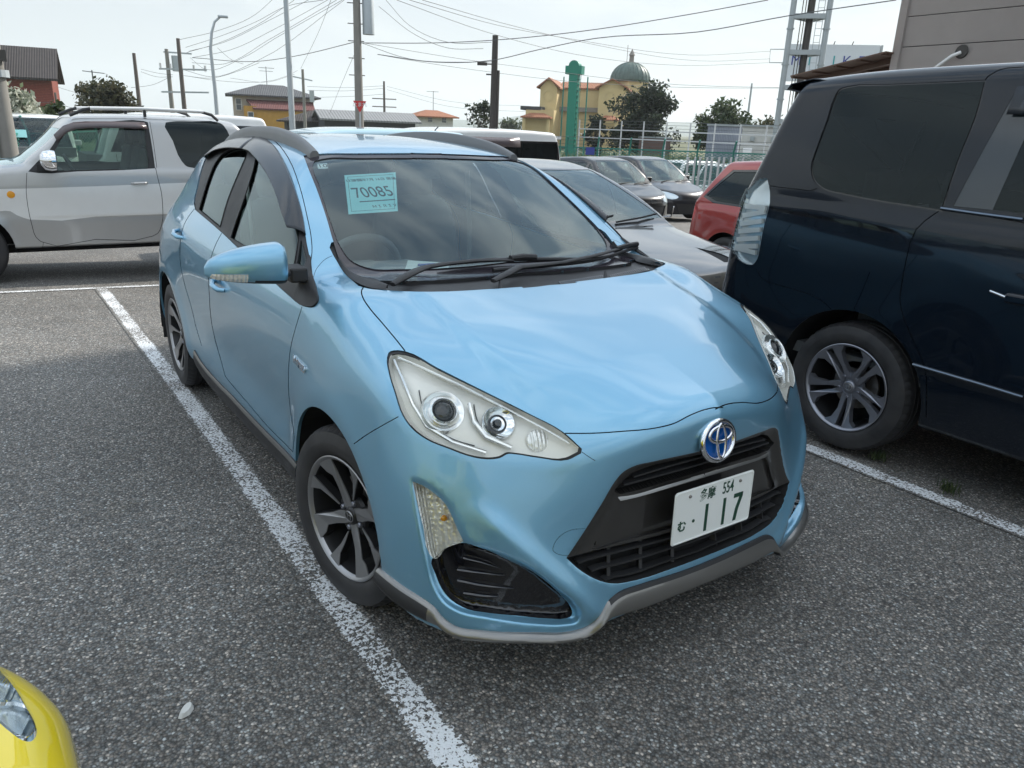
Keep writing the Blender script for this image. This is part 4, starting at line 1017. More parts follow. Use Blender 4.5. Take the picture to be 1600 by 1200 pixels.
def emblem(parent,Mx,s=1.0,mat=None,back=True):
    """oval badge: outer ring, wide oval above, tall oval; local x right, y up, z out"""
    mat=mat or M['chrome']
    def tube(cx,cy,ra,rb,t,z0,name,tt=.5):
        b=MB();n=48;V=[];m=8
        for i in range(n):
            u=2*math.pi*i/n
            for k in range(m):
                a=2*math.pi*k/m;rr=t*math.cos(a);V.append((cx+(ra+rr)*math.cos(u),cy+(rb+rr)*math.sin(u),z0+t*tt*math.sin(a)))
        Fq=[(i*m+k,((i+1)%n)*m+k,((i+1)%n)*m+(k+1)%m,i*m+(k+1)%m) for i in range(n) for k in range(m)]
        b.add([(x*s,y*s,z*s) for x,y,z in V],Fq);o=b.build(name,mat,parent,smooth=True,angle=180);o.data.transform(Mx);return o
    tube(0,0,.0560,.0500,.0075,.006,'badge_ring',1.2);tube(0,.018,.040,.0195,.0050,.017,'badge_oval');tube(0,.0,.0155,.0425,.0045,.018,'badge_oval')
    if back:
        b=MB();n=48;b.add([(.055*s*math.cos(2*math.pi*i/n),.049*s*math.sin(2*math.pi*i/n),.006*s) for i in range(n)]+[(.052*s*math.cos(2*math.pi*i/n),.047*s*math.sin(2*math.pi*i/n),-.012*s) for i in range(n)],[tuple(range(n))]+[(i,n+i,n+(i+1)%n,(i+1)%n) for i in range(n)])
        o=b.build('badge_disc',M['emblue'],parent);o.data.transform(Mx)
def aqua_details(root,S,F):
    A=lambda x,y,o=0.: surf_pt(S,F,x,y,o)
    mir=np.array([-1,1,1])
    # roof rails
    ys=np.linspace(1.0,2.72,40);H=Curve([.9,1.0,1.15,1.4,1.8,2.2,2.5,2.75],[.010,.020,.040,.052,.056,.05,.034,.004])
    XR=Curve([.9,1.2,1.6,2.1,2.5,2.8],[.494,.482,.464,.448,.432,.41])
    for sx in(-1,1):
        rows=[]
        for y in ys:
            x=float(XR(np.array(y)));zc=lambda xx:float(_rootz(F,xx,y));zi=zc(x-.020)-.004;zo=max(zc(x+.022)-.004,zi-.016);h=float(H(np.array(y)));zt=max(zi,zo)+h
            sec=[(x-.020,zi),(x-.017,zt-.006),(x-.010,zt),(x+.008,zt-.001),(x+.015,zt-.008),(x+.019,zt-.030*min(1,h/.05)),(x+.022,zo)]
            rows.append([(sx*a,y,z) for a,z in sec])
        o=grid_mesh('roof_rail',rows,M['railgrey'],root,angle=50);o.data.flip_normals() if sx<0 else None
        for r_ in(rows[0],rows[-1]): MB().add(r_,[tuple(range(7))]).build('rail_end_cap',M['railgrey'],o)
    # rain visors
    fo=smooth_poly([(402,214),(418,220),(430,231),(447.5,261),(465,309),(473.8,344),(477,367)],False,5);fi=smooth_poly([(385,239),(394,242),(402,249),(420,270),(437.5,302.5),(450,338),(457,361)],False,5)
    ro=smooth_poly([(321,247),(330,236),(342.5,227.5),(370,218),(401,214)],False,6);ri=smooth_poly([(323,250),(330,246),(340,240.5),(358,237),(384,238.5)],False,6)
    for nm,o_,i_ in(('f',fo,fi),('r',ro,ri)):
        for fl in(np.ones(3),mir):
            rows=[]
            for a,b in zip(o_,i_):
                rows.append([A(*(a+(b-a)*t),of)*fl for t,of in((-.02,.001),(.04,.008),(.25,.013),(.6,.020),(.97,.026),(1.0,.024))])
            grid_mesh('rain_visor',rows,M['smoke'],root,thick=.003)
    # door mirrors
    for sx in(-1,):
        n=22;m=28;V=[];mt=[]
        for i in range(n):
            t=i/(n-1);x=.862+.232*t
            e=max(0,1-max(0,(t-.05)/.95)**2.6)**.5 if t>.05 else .90+2*t
            e=max(e,.04)
            zt=1.085+.078*e*(1-.25*t);zb=1.055-.028*e*(1-.2*t)+.008*t;yc=.325+.03*t*t;dy=.080*e*(1-.15*t)
            for k in range(m):
                a=2*math.pi*k/m;ca,sa=math.cos(a),math.sin(a);p=.72
                yy=yc-math.copysign(abs(ca)**p,ca)*dy*(1 if ca>0 else .55);zm=(zt+zb)/2;zz=zm+math.copysign(abs(sa)**p,sa)*(zt-zb)/2
                V.append((sx*x,yy,zz))
        Fq=[];mi=[]
        for i in range(n-1):
            for k in range(m):
                q=(i*m+k,i*m+(k+1)%m,(i+1)*m+(k+1)%m,(i+1)*m+k);Fq.append(q if sx>0 else q[::-1])
                c=np.mean([V[j] for j in q],0);mi.append(1 if c[2]<1.047 or c[1]>.385 else 0)
        Fq+=[tuple(range(m)),tuple((n-1)*m+k for k in range(m))];mi+=[1,0]
        mr=mesh_obj('door_mirror',V,Fq,None,root,angle=60,mats=[M['aqua'],M['blackpl']],midx=mi)
        # repeater lamp wrapped round the outer lower edge
        V2=[];rr=[]
        for i in range(11,21):
            t=i/(n-1);row=[]
            for k in range(6):
                # front lower quadrant of the shell, slightly proud
                kk=(m-1-k)%m;a=2*math.pi*kk/m
                v=np.array(V[i*m+kk]);c=np.array([v[0],.325,1.075]);d=v-c;d/=np.linalg.norm(d)+1e-9;row.append(v+d*.0025)
            rr.append(row)
        grid_mesh('mirror_turn_lamp',[r[:4] for r in rr],M['ribbed'],mr)
        b=MB();b.box((sx*.855,.36,1.052),(.11,.055,.022)).box((sx*.80,.375,1.045),(.06,.09,.05))
        o=b.build('mirror_arm',M['blackpl'],mr);bevel(o,.008)
    # black sail at the front of the door glass, a little proud
    sp=smooth_poly([(484,400),(488,428),(495.5,452),(497.5,471),(491,478.5),(474,477.5),(462,468),(470,440),(476,415)],True,3)
    for fl in(np.ones(3),mir):
        c=A(*sp.mean(0),.012);P=[A(*p,.006) for p in sp];Q=[A(*p,-.01) for p in sp];n=len(P)
        V=[c*fl]+[p*fl for p in P]+[q*fl for q in Q];Fq=[(0,1+i,1+(i+1)%n) for i in range(n)]+[(1+i,1+n+i,1+n+(i+1)%n,1+(i+1)%n) for i in range(n)]
        mesh_obj('mirror_sail',V,Fq,M['blackpl'],root,angle=60)
    # door handles
    for (x,y) in((343,446),(281,366)):
        p=A(x,y)
        for sx in(-1,1):
            X=abs(p[0]);o=MB().tube([(sx*(X-.004),p[1]+.075,p[2]+.01),(sx*(X+.020),p[1]+.055,p[2]+.008),(sx*(X+.030),p[1],p[2]),(sx*(X+.022),p[1]-.06,p[2]-.006),(sx*(X-.002),p[1]-.08,p[2]-.008)],[.010,.012,.012,.011,.009],12,sy=1.0).build('door_handle',M['aqua'],root,smooth=True,angle=80)
            MB().lathe([(.0,-.0),(.034,.0015),(.037,.0)],24,'x',(sx*(X+.000),p[1],p[2]-.004)).build('handle_recess',M['aqua'],o,smooth=True)
    # fender badge lettering
    p=A(469,570,.003);n_=grad(F,p[None])[1][0];n_/=np.linalg.norm(n_)
    q=A(480,582,.003)
    X=Vector(q-p).normalized();Z=Vector(n_);Y=Z.cross(X).normalized();X=Y.cross(Z)
    Mx=Matrix((( X.x,Y.x,Z.x,p[0]),(X.y,Y.y,Z.y,p[1]),(X.z,Y.z,Z.z,p[2]),(0,0,0,1)))
    text_obj('fender_badge','HYBRID',.034,M['chrome'],Mx,root,.002,1.0,.0012)
    # emblem and number plate
    p=A(1120,687,.010);Mx=Matrix.Translation(Vector((-.012,-.818,.722)))@Euler((math.radians(90-10),0,0)).to_matrix().to_4x4()
    em=empty('emblem',(0,0,0));em.parent=root;emblem(em,Mx,1.13)
    py,pz,t=-.8345,.4306,.0244
    c=Vector((0,py+.0825*math.sin(t),pz+.0825*math.cos(t)));Mx=Matrix.Translation(c)@Euler((math.radians(90)-t,0,0)).to_matrix().to_4x4()
    rr=[]
    for (cx,cy,a0) in((.155,.0725,0),(-.155,.0725,90),(-.155,-.0725,180),(.155,-.0725,270)):
        for k in range(5): a=math.radians(a0+22.5*k);rr.append((cx+.010*math.cos(a),cy+.010*math.sin(a)))
    b=MB();b.prism(rr,.0015,lambda u,v,w:(u,v,-w));pl=b.build('number_plate',M['white'],root);pl.data.transform(Mx)
    b=MB();P3=[(u*.975,v*.95,.0006) for u,v in rr];b.tube(P3+[P3[0]],.0016,6,cap=False);o=b.build('plate_rim',M['white'],pl,smooth=True);o.data.transform(Mx)
    T=lambda nm,s,size,x,y,sx=1,off=0: text_obj(nm,s,size,M['green'],Mx@Matrix.Translation((x,y,.0004)),pl,.0006,sx,off)
    T('plate_characters','多摩',.040,-.032,.049,.82,.0006);T('plate_characters','554',.052,.054,.050,.62,.0004);T('plate_characters','む',.036,-.128,-.030,1.0,.0010)
    b=MB()
    for x0,y0,x1,y1 in((-.035,-.068,-.024,.018),(.040,-.068,.051,.018),(.085,.008,.124,.021)): b.box(((x0+x1)/2,(y0+y1)/2,.0006),(x1-x0,y1-y0,.0012))
    sv=[(.124,.021),(.124,.008),(.110,-.030),(.103,-.068),(.090,-.068),(.096,-.030),(.110,.008)]
    b.prism(sv,.0012,lambda u,v,w:(u,v,w));b.lathe([(.0,.0012),(.0052,.0012),(.0052,0)],16,'z',(-.082,-.022,0));o=b.build('plate_digits',M['green'],pl);o.data.transform(Mx)
    for x in(-.105,.105):
        o=MB().lathe([(.0,.004),(.004,.0035),(.0055,.0)],12,'z',(x,.060,0)).build('plate_screw',M['disc'],pl,smooth=True);o.data.transform(Mx)
    MB().box((0,-.822,.512),(.30,.014,.14)).build('plate_bracket',M['blackpl'],root)
    # bright chamfer below the upper slot
    for fl in(np.ones(3),mir):
        top=smooth_poly([(964,775),(981,773.5),(1040,757),(1099,739),(1126,731)],False,5);bot=smooth_poly([(972,787),(988,782),(1045,766),(1104,749),(1130,741)],False,5)
        rows=[]
        for a,b_ in zip(top,bot):
            r=[A(*(a+(b_-a)*t),of) for t,of in((0,-.010),(.12,.0),(.55,.004),(1.0,-.013))]
            if r[0][0]>.0: r=[v*np.array([0,1,1]) for v in r]
            rows.append([v*fl for v in r])
        grid_mesh('grille_bar',rows,M['silver'],root,angle=60)
    # wipers
    def arm(pts,w,offs,name='wiper'):
        P=[Vector(A(x,y,o)) for (x,y),o in zip(pts,offs)];b=MB();b.tube(P,w,8,sy=.6);return b.build(name,M['blackpl'],root,smooth=True,angle=60)
    a1=arm([(613,450),(630,444),(650,436),(668,430),(700,424),(740,418),(775,416),(800,415)],[.012,.016,.017,.014,.013,.012,.010,.009],[.012,.02,.028,.03,.030,.028,.026,.022])
    b=MB();b.tube([Vector(A(x,y,.014)) for x,y in smooth_poly([(684,419),(740,413),(800,410),(850,410),(925,411)],False,4)],.008,8);b.build('wiper_blade',M['blackpl'],a1,smooth=True)
    b=MB();b.tube([Vector(A(x,y,.028)) for x,y in((795,414),(815,411),(835,412))],.012,8);b.build('blade_clip',M['blackpl'],a1,smooth=True)
    a2=arm([(770,444),(790,438),(810,430),(830,428),(880,422),(930,411),(965,397)],[.012,.016,.017,.014,.012,.011,.009],[.012,.022,.03,.03,.03,.03,.024])
    b=MB();b.tube([Vector(A(x,y,.012)) for x,y in smooth_poly([(770,427),(850,420),(930,410),(960,402),(985,393),(1003,388)],False,4)],.008,8);b.build('wiper_blade',M['blackpl'],a2,smooth=True)
    b=MB();b.tube([Vector(A(x,y,.026)) for x,y in((960,398),(975,393),(990,389))],.012,8);b.build('blade_clip',M['blackpl'],a2,smooth=True)
    # cowl vents
    def vent(x0,y0,x1,y1,n):
        b=MB()
        for i in range(n):
            t=i/(n-1);x=x0+(x1-x0)*t;y=y0+(y1-y0)*t;p=A(x-2,y-2.5,-.008);q=A(x+3,y+3,-.008)
            b.bar(p,q,.004,.005)
        return b.build('cowl_vent',M['gloss'],root)
    vent(876,440,942,430,22);vent(955,430,1012,417,20)
    MB().tube([Vector(A(947,433,-.012)),Vector(A(945,429,.012))],[.010,.004],8).build('washer_nozzle',M['blackpl'],root,smooth=True)
    MB().tube([Vector(A(783,448,-.012)),Vector(A(781,443,.012))],[.010,.004],8).build('washer_nozzle',M['blackpl'],root,smooth=True)
    # lower black fairings at the foot of the windscreen pillars
    for fl in(np.ones(3),mir):
        rows=[]
        for a,b_ in zip(smooth_poly([(527,408),(541,430),(556,441),(575,449),(603,453)],False,4),smooth_poly([(531,406),(547,427),(566,436),(590,441),(606,449)],False,4)):
            rows.append([A(*a,.001)*fl,A(*(a+(b_-a)*.4),.012)*fl,A(*(a+(b_-a)*.8),.012)*fl,A(*b_,-.004)*fl])
        grid_mesh('pillar_fairing',rows,M['blackpl'],root,angle=60)
    # notices behind the glass
    def quad3(px,off):
        return [Vector(A(x,y,off)) for x,y in px]
    def card(name,px,off,mat,parent=root,label=None):
        Q=quad3(px,off);cc=sum(Q,Vector())/4;nz=((Q[2]-Q[0]).cross(Q[1]-Q[3])).normalized();nz=nz if nz.dot(Vector(VIEW.C)-cc)>0 else -nz;Q=[q-nz*(q-cc).dot(nz)-nz*.006 for q in Q];o=mesh_obj(name,Q,[(0,1,2,3)],mat,parent,smooth=False);md=o.modifiers.new('t','SOLIDIFY');md.thickness=.0006;md.offset=0
        c=sum(Q,Vector())/4;X=((Q[1]-Q[0])+(Q[2]-Q[3])).normalized();Y=((Q[0]-Q[3])+(Q[1]-Q[2])).normalized();Z=X.cross(Y).normalized();Y=Z.cross(X)
        if Z.dot(Vector(VIEW.C)-c)<0: Z=-Z
        Mx=Matrix(((X.x,Y.x,Z.x,c.x),(X.y,Y.y,Z.y,c.y),(X.z,Y.z,Z.z,c.z),(0,0,0,1)));w=((Q[1]-Q[0]).length+(Q[2]-Q[3]).length)/2;h=((Q[0]-Q[3]).length+(Q[1]-Q[2]).length)/2
        return o,Mx,w,h
    o,Mx,w,h=card('auction_notice',[(538.4,268.8),(618.8,265),(622.5,325),(545,330.6)],-.0075,M['paper'],None)
    tag(o,'pale blue paper notice numbered 70085 fixed inside the hatchback windscreen','notice')
    L=lambda s,size,x,y,sx=1,of=0,al='CENTER': text_obj('lettering',s,size*h,M['ink'],Mx@Matrix.Translation((x*w,y*h,.0008)),o,.0002,sx,of,al)
    L('70085',.36,.02,.0,.66,.0);L('第 1370 回',.075,-.27,.32,1,0);L('2024年7月 16日 開催',.075,.20,.32,1,0);L('ＭＩＲＩＶＥ 埼玉',.075,.25,-.34,1,0)
    b=MB();
    for x0,y0,x1,y1 in((-.34,-.215,.36,-.195),): b.box(((x0+x1)/2*w,(y0+y1)/2*h,.0009),((x1-x0)*w,(y1-y0)*h,.0003))
    u=b.build('ruled_line',M['ink'],o);u.data.transform(Mx)
    vs=[v.co.copy() for v in o.data.vertices][:4];cc=sum(vs,Vector())/4;zn=Mx.to_3x3()@Vector((0,0,1));fr=[cc+(v-cc)*.88+zn*.0012 for v in vs]
    for a_,b_ in zip(fr,fr[1:]+fr[:1]): MB().bar(a_,b_,.0012,.0003,up=zn).build('frame_line',M['ink'],o)
    s,Mx2,w2,h2=card('inspection_sticker',[(495,251),(511,250),(512.5,258.5),(497,259)],-.0075,M['whitepaper'],root)
    text_obj('sticker_number','10',.8*h2,M['ink'],Mx2@Matrix.Translation((0,0,.0008)),s,.0002,1.1,.0002)
    # ---------- cabin
    MB().box((0,1.6,.42),(1.4,2.3,.06)).build('cabin_floor',M['interior_dark'],root)
    # dashboard sweeping up to the glass
    rows=[]
    for y,z in((.12,.93),(.25,.975),(.45,.985),(.60,.985),(.68,.95),(.70,.85),(.66,.70),(.60,.5)):
        rows.append([(x,y+.10*abs(x)**2,z-.05*abs(x)**3) for x in np.linspace(-.66,.66,15)])
    dash=grid_mesh('dashboard',rows,M['interior_dark'],root,angle=60)
    d2=MB().box((-.37,.60,.99),(.30,.16,.05)).build('instrument_hood',M['interior_dark'],dash);bevel(d2,.02,3)
    # open note and pen on the dash top
    n1,Mn,wn,hn=card('paper_slip',[(639,399),(706,404),(700,416),(634,414)],-.0165,M['whitepaper'],None);tag(n1,'small white paper slip lying on the hatchback dashboard behind the glass','paper')
    p0=Vector(A(654,410,-.012));p1=Vector(A(704,408,-.012));pn=MB().tube([p0,p0.lerp(p1,.6),p0.lerp(p1,.62),p1],[.0045,.0045,.003,.002],10).build('ballpoint_pen',M['blueplastic'],None,smooth=True);tag(pn,'blue ballpoint pen lying on the white slip on the dashboard','pen')
    # steering wheel, driver on the right-hand side
    sw=MB();cw=Vector((-.37,.86,.93));R=Euler((math.radians(-65),0,0)).to_matrix()
    sw.tube([cw+R@Vector((.175*math.cos(a),.0,.175*math.sin(a)))for a in np.linspace(0,2*math.pi,41)],.0155,10,cap=False) if False else sw.tube([cw+Euler((math.radians(24),0,0)).to_matrix()@Vector((.178*math.cos(a),0,.178*math.sin(a))) for a in np.linspace(0,2*math.pi,41)],.0155,10,cap=False)
    w_=sw.build('steering_wheel',M['interior_dark'],root,smooth=True)
    b=MB();E_=Euler((math.radians(24),0,0)).to_matrix()
    for a in(0,math.pi,-math.pi/2): b.bar(cw+E_@Vector((.02*math.cos(a),-.0,.02*math.sin(a))),cw+E_@Vector((.172*math.cos(a),0,.172*math.sin(a))),.045,.02,up=(0,1,0))
    b.build('wheel_spokes',M['interior'],w_);o=MB().box(cw,(.15,.06,.11),E_).build('airbag_cover',M['interior_dark'],w_);bevel(o,.02,3)
    # seats
    def seat(x,y,wd=.5,name='seat'):
        n=16
        def cushion(c,sx,sy,sz,tilt,nm):
            b=MB();V=[];m=20;k=12
            for i in range(k+1):
                ph=-math.pi/2+math.pi*i/k
                for j in range(m):
                    th=2*math.pi*j/m;q=lambda v,p=.45:math.copysign(abs(v)**p,v)
                    V.append(Vector((sx/2*q(math.cos(ph))*q(math.cos(th)),sy/2*q(math.cos(ph))*q(math.sin(th)),sz/2*q(math.sin(ph),.6))))
            R_=Euler((tilt,0,0)).to_matrix();V=[R_@v+Vector(c) for v in V]
            Fq=[(i*m+j,i*m+(j+1)%m,(i+1)*m+(j+1)%m,(i+1)*m+j) for i in range(k) for j in range(m)];b.add(V,Fq)
            return b.build(nm,M['interior_dark'],s_,smooth=True,angle=180)
        s_=mesh_obj(name,[(x-.2,y-.2,.45),(x+.2,y-.2,.45),(x+.2,y+.2,.45),(x-.2,y+.2,.45)],[(0,1,2,3)],M['interior_dark'],root)
        cushion((x,y,.56),wd,.52,.17,0,'seat_cushion');cushion((x,y+.33,.86),wd*.98,.15,.62,math.radians(-16),'backrest');cushion((x,y+.43,1.22),.26,.10,.17,math.radians(-8),'headrest')
        b=MB()
        for dx in(-.06,.06): b.tube([(x+dx,y+.41,1.08),(x+dx,y+.42,1.18)],.006,8)
        b.build('headrest_posts',M['chrome'],s_,smooth=True)
    seat(-.36,1.42);seat(.36,1.42);seat(-.33,2.22,.6);seat(.33,2.22,.6)
    MB().box((0,1.06,1.335),(.22,.03,.065)).build('rear_view_mirror',M['interior_dark'],root)
    for sx in(-1,1):
        MB().tube([(sx*.60,1.62,1.30),(sx*.60,1.58,.95),(sx*.56,1.55,.62)],.022,8,sy=.4).build('seat_belt',M['interior'],root,smooth=True)
    MB().box((-.33,1.20,1.375),(.34,.15,.012)).build('sun_visor',M['liner'],root);MB().box((.30,1.20,1.375),(.34,.15,.012)).build('sun_visor',M['liner'],root)
    return root
def _rootz(F,x,y,z0=1.0,z1=1.7):
    a,b=z0,z1;f=lambda z:F(np.array([x]),np.array([y]),np.array([z]))[0]
    for _ in range(30):
        m=(a+b)/2
        if f(m)<0:a=m
        else:b=m
    return a
# ================= ground =================
def gzz(x,y):
    t=(.8*x+.6*y-1.2)*2.5
    v=-.038*(math.log1p(math.exp(min(t,30))) if t<30 else t)/2.5
    return max(v,-.95)
def sheet(name,x0,x1,y0,y1,nx,ny,mat,dz=0,uv=False):
    V=[];F=[]
    for j in range(ny+1):
        for i in range(nx+1):
            x=x0+(x1-x0)*i/nx;y=y0+(y1-y0)*j/ny;V.append((x,y,gzz(x,y)+dz))
    for j in range(ny):
        for i in range(nx): a=j*(nx+1)+i;F.append((a,a+1,a+nx+2,a+nx+1))
    o=mesh_obj(name,V,F,mat)
    if uv:
        ul=o.data.uv_layers.new(name='UVMap')
        for p in o.data.polygons:
            for li in p.loop_indices:
                vi=o.data.loops[li].vertex_index;i=vi%(nx+1);j=vi//(nx+1);ul.data[li].uv=(i/nx,j/ny) if uv=='y' else (j/ny,i/nx)
    return o
# ================= the other cars =================
def gen_F(sp):
    W=sp['W'];c=lambda k,sm=.03:Curve([a for a,_ in sp[k]],[b for _,b in sp[k]],sm)
    Sz,Py,YF,YR,TOP=c('side'),c('plan',.06),c('nose'),c('tail'),c('top',.05)
    Gz,Pg,RF,YW,YG=c('gside'),c('gplan',.06),c('roof',.06),c('screen'),c('back')
    kf,kr,kt,kw,kg,kro=sp.get('k',(.14,.08,.03,.10,.06,.03));ar=sp.get('arches',[]);zb=sp.get('zb',.24);R=sp.get('R',.31)
    rb=sp.get('rb',.06);fl_=sp.get('flare',.008)
    def F(x,y,z):
        x=np.abs(x);u=x/W;s=x-Sz(z)*Py(y)
        for cy in ar: s=s-fl_*np.exp(-((np.hypot(y-cy,z-R)-R-.09)/.07)**2)
        a=smax(s,(YF(z)+kf*u*u+.5*kf*u**6-y)*.9,rb)
        a=smax(a,(z-TOP(y)+kt*u*u+kt*u**6)*.95,rb*.8);a=smax(a,y-YR(z)+kr*u*u+.5*kr*u**6,rb);a=smax(a,zb-z,.03)
        g=smax(x-Gz(z)*Pg(y),z-RF(y)+kro*u*u+kro*u**4,sp.get('rr',.07))
        g=smax(g,(YW(z)+kw*u*u-y)*sp.get('ws',.6),.03);g=smax(g,(y-YG(z)+kg*u*u)*sp.get('wg',.9),.05);g=smax(g,zb+.3-z,.02)
        return smin(a,g,.03)
    return F
def car_shell(sp,loc,rz,lo,hi,h,label,name='car',cat='car',group='parked cars'):
    root=empty(name,loc,rz,label,cat,group);F0=gen_F(sp);zo=sp.get('zoff',0);F=(lambda x,y,z:F0(x,y,z-zo));c,s=math.cos(rz),math.sin(rz);L=np.array(loc,float)
    pl=lambda P:np.stack([P[...,0]*c-P[...,1]*s,P[...,0]*s+P[...,1]*c,P[...,2]],-1)+L
    S=Shell(F,lo,hi,h,place=pl)
    def inv(P):
        q=np.asarray(P,float)-L;return np.array([q[0]*c+q[1]*s,-q[0]*s+q[1]*c,q[2]])
    S.inv=inv;return root,S,F
def arches(S,ys,R,r):
    for cy in ys:
        S.both('arch',[(cy+r*math.cos(a),R+r*math.sin(a)) for a in np.linspace(0,2*math.pi,44,endpoint=False)],'side',sel=lambda c:c[:,0]<-.45)
    S.clear_arches(ys,R,r*.985)
def undercar(root,ys,R,r,W,L0,L1,zb=.25):
    for cy in ys:
        for sx in(1,-1):
            b=MB();arc=[(cy+r*1.02*math.cos(a),R+r*1.02*math.sin(a)) for a in np.linspace(-.10,math.pi+.10,22)];n=len(arc)
            b.add([(sx*x,y,z) for x in(W*.975,W*.5) for y,z in arc],[(i,i+1,n+i+1,n+i) for i in range(n-1)]);b.add([(sx*W*.5,y,z) for y,z in arc],[tuple(range(n))])
            b.build('wheel_well',M['under'],root)
    MB().box((0,(L0+L1)/2,zb+.03),(W*1.1,(L1-L0)*.8,.08)).build('underbody',M['under'],root)
def glass_panels(S,root,names,mat,off=-.006,nm='window'):
    for n in names:
        for q in([n+'|L',n+'|R'] if n+'|L' in S.names or n+'|R' in S.names else [n]):
            V_,T_,N_=offset_sheet(S,[q],off)
            if len(T_): mesh_obj(nm,V_,T_,mat,root,N=N_)
def lining(S,root,names,z0,mat='interior_dark'):
    V_,T_,N_=offset_sheet(S,names,-.02,mask=lambda c:c[:,2]>z0)
    if len(T_): mesh_obj('cabin_lining',V_,T_[:,::-1],M[mat],root,N=-N_)
def box_seats(root,ys,xs,z=.5,mat='interior_dark'):
    for y in ys:
        for x in xs:
            o=MB().box((x,y,z),(.48,.48,.16)).build('seat',M[mat],root);bevel(o,.04,3)
            b=MB().box((x,y+.28,z+.32),(.46,.14,.56),Euler((math.radians(-14),0,0)).to_matrix()).build('backrest',M[mat],o);bevel(b,.04,3)
            b=MB().box((x,y+.37,z+.70),(.24,.09,.16)).build('headrest',M[mat],o);bevel(b,.03,3)
def side_rects(pts): return [tuple(p) for p in smooth_poly(pts,True,3)]
def vellfire():
    W=.925;X0=2.795
    sp=dict(W=W,side=[(.15,.85),(.3,.895),(.5,.918),(.75,.925),(1.0,.925),(1.18,.918),(1.3,.90),(1.5,.865),(1.7,.80),(1.9,.74)],
      plan=[(-4.1,.80),(-3.8,.90),(-3.3,.975),(-2.5,1),(-.5,1),(.3,.99),(.7,.965),(1.0,.91),(1.3,.83)],
      nose=[(.1,-3.80),(.3,-3.86),(.55,-3.88),(.8,-3.82),(1.0,-3.7),(1.2,-3.5)],tail=[(.1,.93),(.35,.99),(.6,1.0),(.8,.95),(1.0,.90),(1.2,.88),(1.35,.82),(1.5,.76),(1.65,.70),(1.78,.64),(1.9,.58)],
      top=[(-4.1,.85),(-3.8,.95),(-3.4,1.06),(-3.0,1.14),(-2.7,1.2),(-1,1.25),(1.2,1.28)],
      gside=[(.9,.92),(1.15,.918),(1.3,.905),(1.5,.88),(1.7,.85),(1.8,.835),(1.95,.81)],gplan=[(-3.2,.86),(-2.5,.96),(-1.5,1),(.2,1),(.6,.975),(1.0,.93)],
      roof=[(-2.9,1.5),(-2.2,1.74),(-1.6,1.86),(-.8,1.90),(0,1.89),(.6,1.85),(1.0,1.80)],screen=[(.9,-3.55),(1.15,-3.15),(1.3,-2.9),(1.5,-2.55),(1.7,-2.1),(1.85,-1.6)],
      back=[(.9,.93),(1.2,.88),(1.35,.82),(1.5,.76),(1.65,.70),(1.78,.64),(1.9,.58)],k=(.22,.07,.02,.14,.07,.02),arches=[-.03,-2.98],R=.335,zb=.25,rb=.09,rr=.07,flare=.006)
    root,S,F=car_shell(sp,(X0,0,0),0,(-1,-4.0,.1),(1,1.2,2.0),.022,'very dark blue minivan with clear tail lamps parked right of the light blue hatchback','minivan','van','parked cars')
    # note: the side facing the hatchback has negative local x
    arches(S,(-.03,-2.98),.335,.405)
    sd=lambda c:c[:,0]<-.4
    Q=smooth_poly([(1312.5,142),(1325,137.5),(1380,134.5),(1460,131),(1537.5,127.5),(1524,180),(1500,240),(1484,285),(1470,328),(1425,320.5),(1381,314),(1319,302),(1287.5,293.8),(1273,280),(1269,262.5),(1278,231),(1294,187.5),(1306,152)],True,3,sharp=(4,8))
    cq=Q.mean(0);S.both('glass_seal',cq+(Q-cq)*np.array([1.022,1.03]),'view',sel=sd);S.both('quarter_glass',Q,'view',sel=sd,suffix=True)
    # rear pillar black gloss continuing to the tailgate
    rest=[(-.60,1.68),(-.545,1.285),(-1.55,1.26),(-1.52,1.70)];S.both('slide_glass',rest,'side',sel=sd,suffix=True)
    S.both('front_glass',side_rects([(-1.62,1.70),(-1.66,1.26),(-2.75,1.22),(-2.72,1.30),(-2.2,1.62),(-2.0,1.69)]),'side',sel=sd,suffix=True)
    S.both('slide_pillar',[(-.50,1.775),(-.60,1.775),(-.60,1.68),(-.545,1.285),(-.38,1.285)],'side',sel=sd,over=['body'],suffix=True)
    S.both('windscreen',[(-.72,1.10),(-.62,1.76),(.62,1.76),(.72,1.10)],'front',sel=lambda c:(c[:,1]<-1.4)&(c[:,2]>1.12),over=['body'])
    S.both('rear_glass',[(-.66,1.22),(-.60,1.68),(.60,1.68),(.66,1.22)],'rear',sel=lambda c:c[:,1]>.4,over=['body'])
    LP=smooth_poly([(1199,279),(1203,300),(1203,316),(1200,330),(1194,352),(1187,388),(1183,405),(1176,413.5),(1162,411),(1152,404),(1140,380),(1150,320),(1175,290),(1192,278)],True,3,sharp=(0,2,5))
    S.both('lamp',LP,'view',sel=lambda c:c[:,1]>.2,over=['body'],suffix=True)
    A=smooth_poly([(1544,119),(1537.5,128),(1524,180),(1500,240),(1484,285),(1470,328),(1462,333),(1431,359),(1416,406),(1408,450),(1406,469),(1412.5,497),(1431,541),(1444,572),(1448,600),(1447.5,625),(1447,652)],False,2)
    for ln,w in((A,1.6),(smooth_poly([(1194,289),(1215,292),(1250,296),(1268,297.5),(1277,294)],False,3),1.2),(smooth_poly([(1182,420),(1190,434),(1230,449),(1280,467),(1300,484)],False,3),1.0),(smooth_poly([(1359,425),(1347,455),(1334,484)],False,3),.9),
        (smooth_poly([(1544,119),(1562,109),(1600,104.5)],False,3),1.4),(smooth_poly([(1470,328),(1540,338),(1600,348)],False,3),1.2)):
        S.seams(ln,w,'view',sd,['body'])
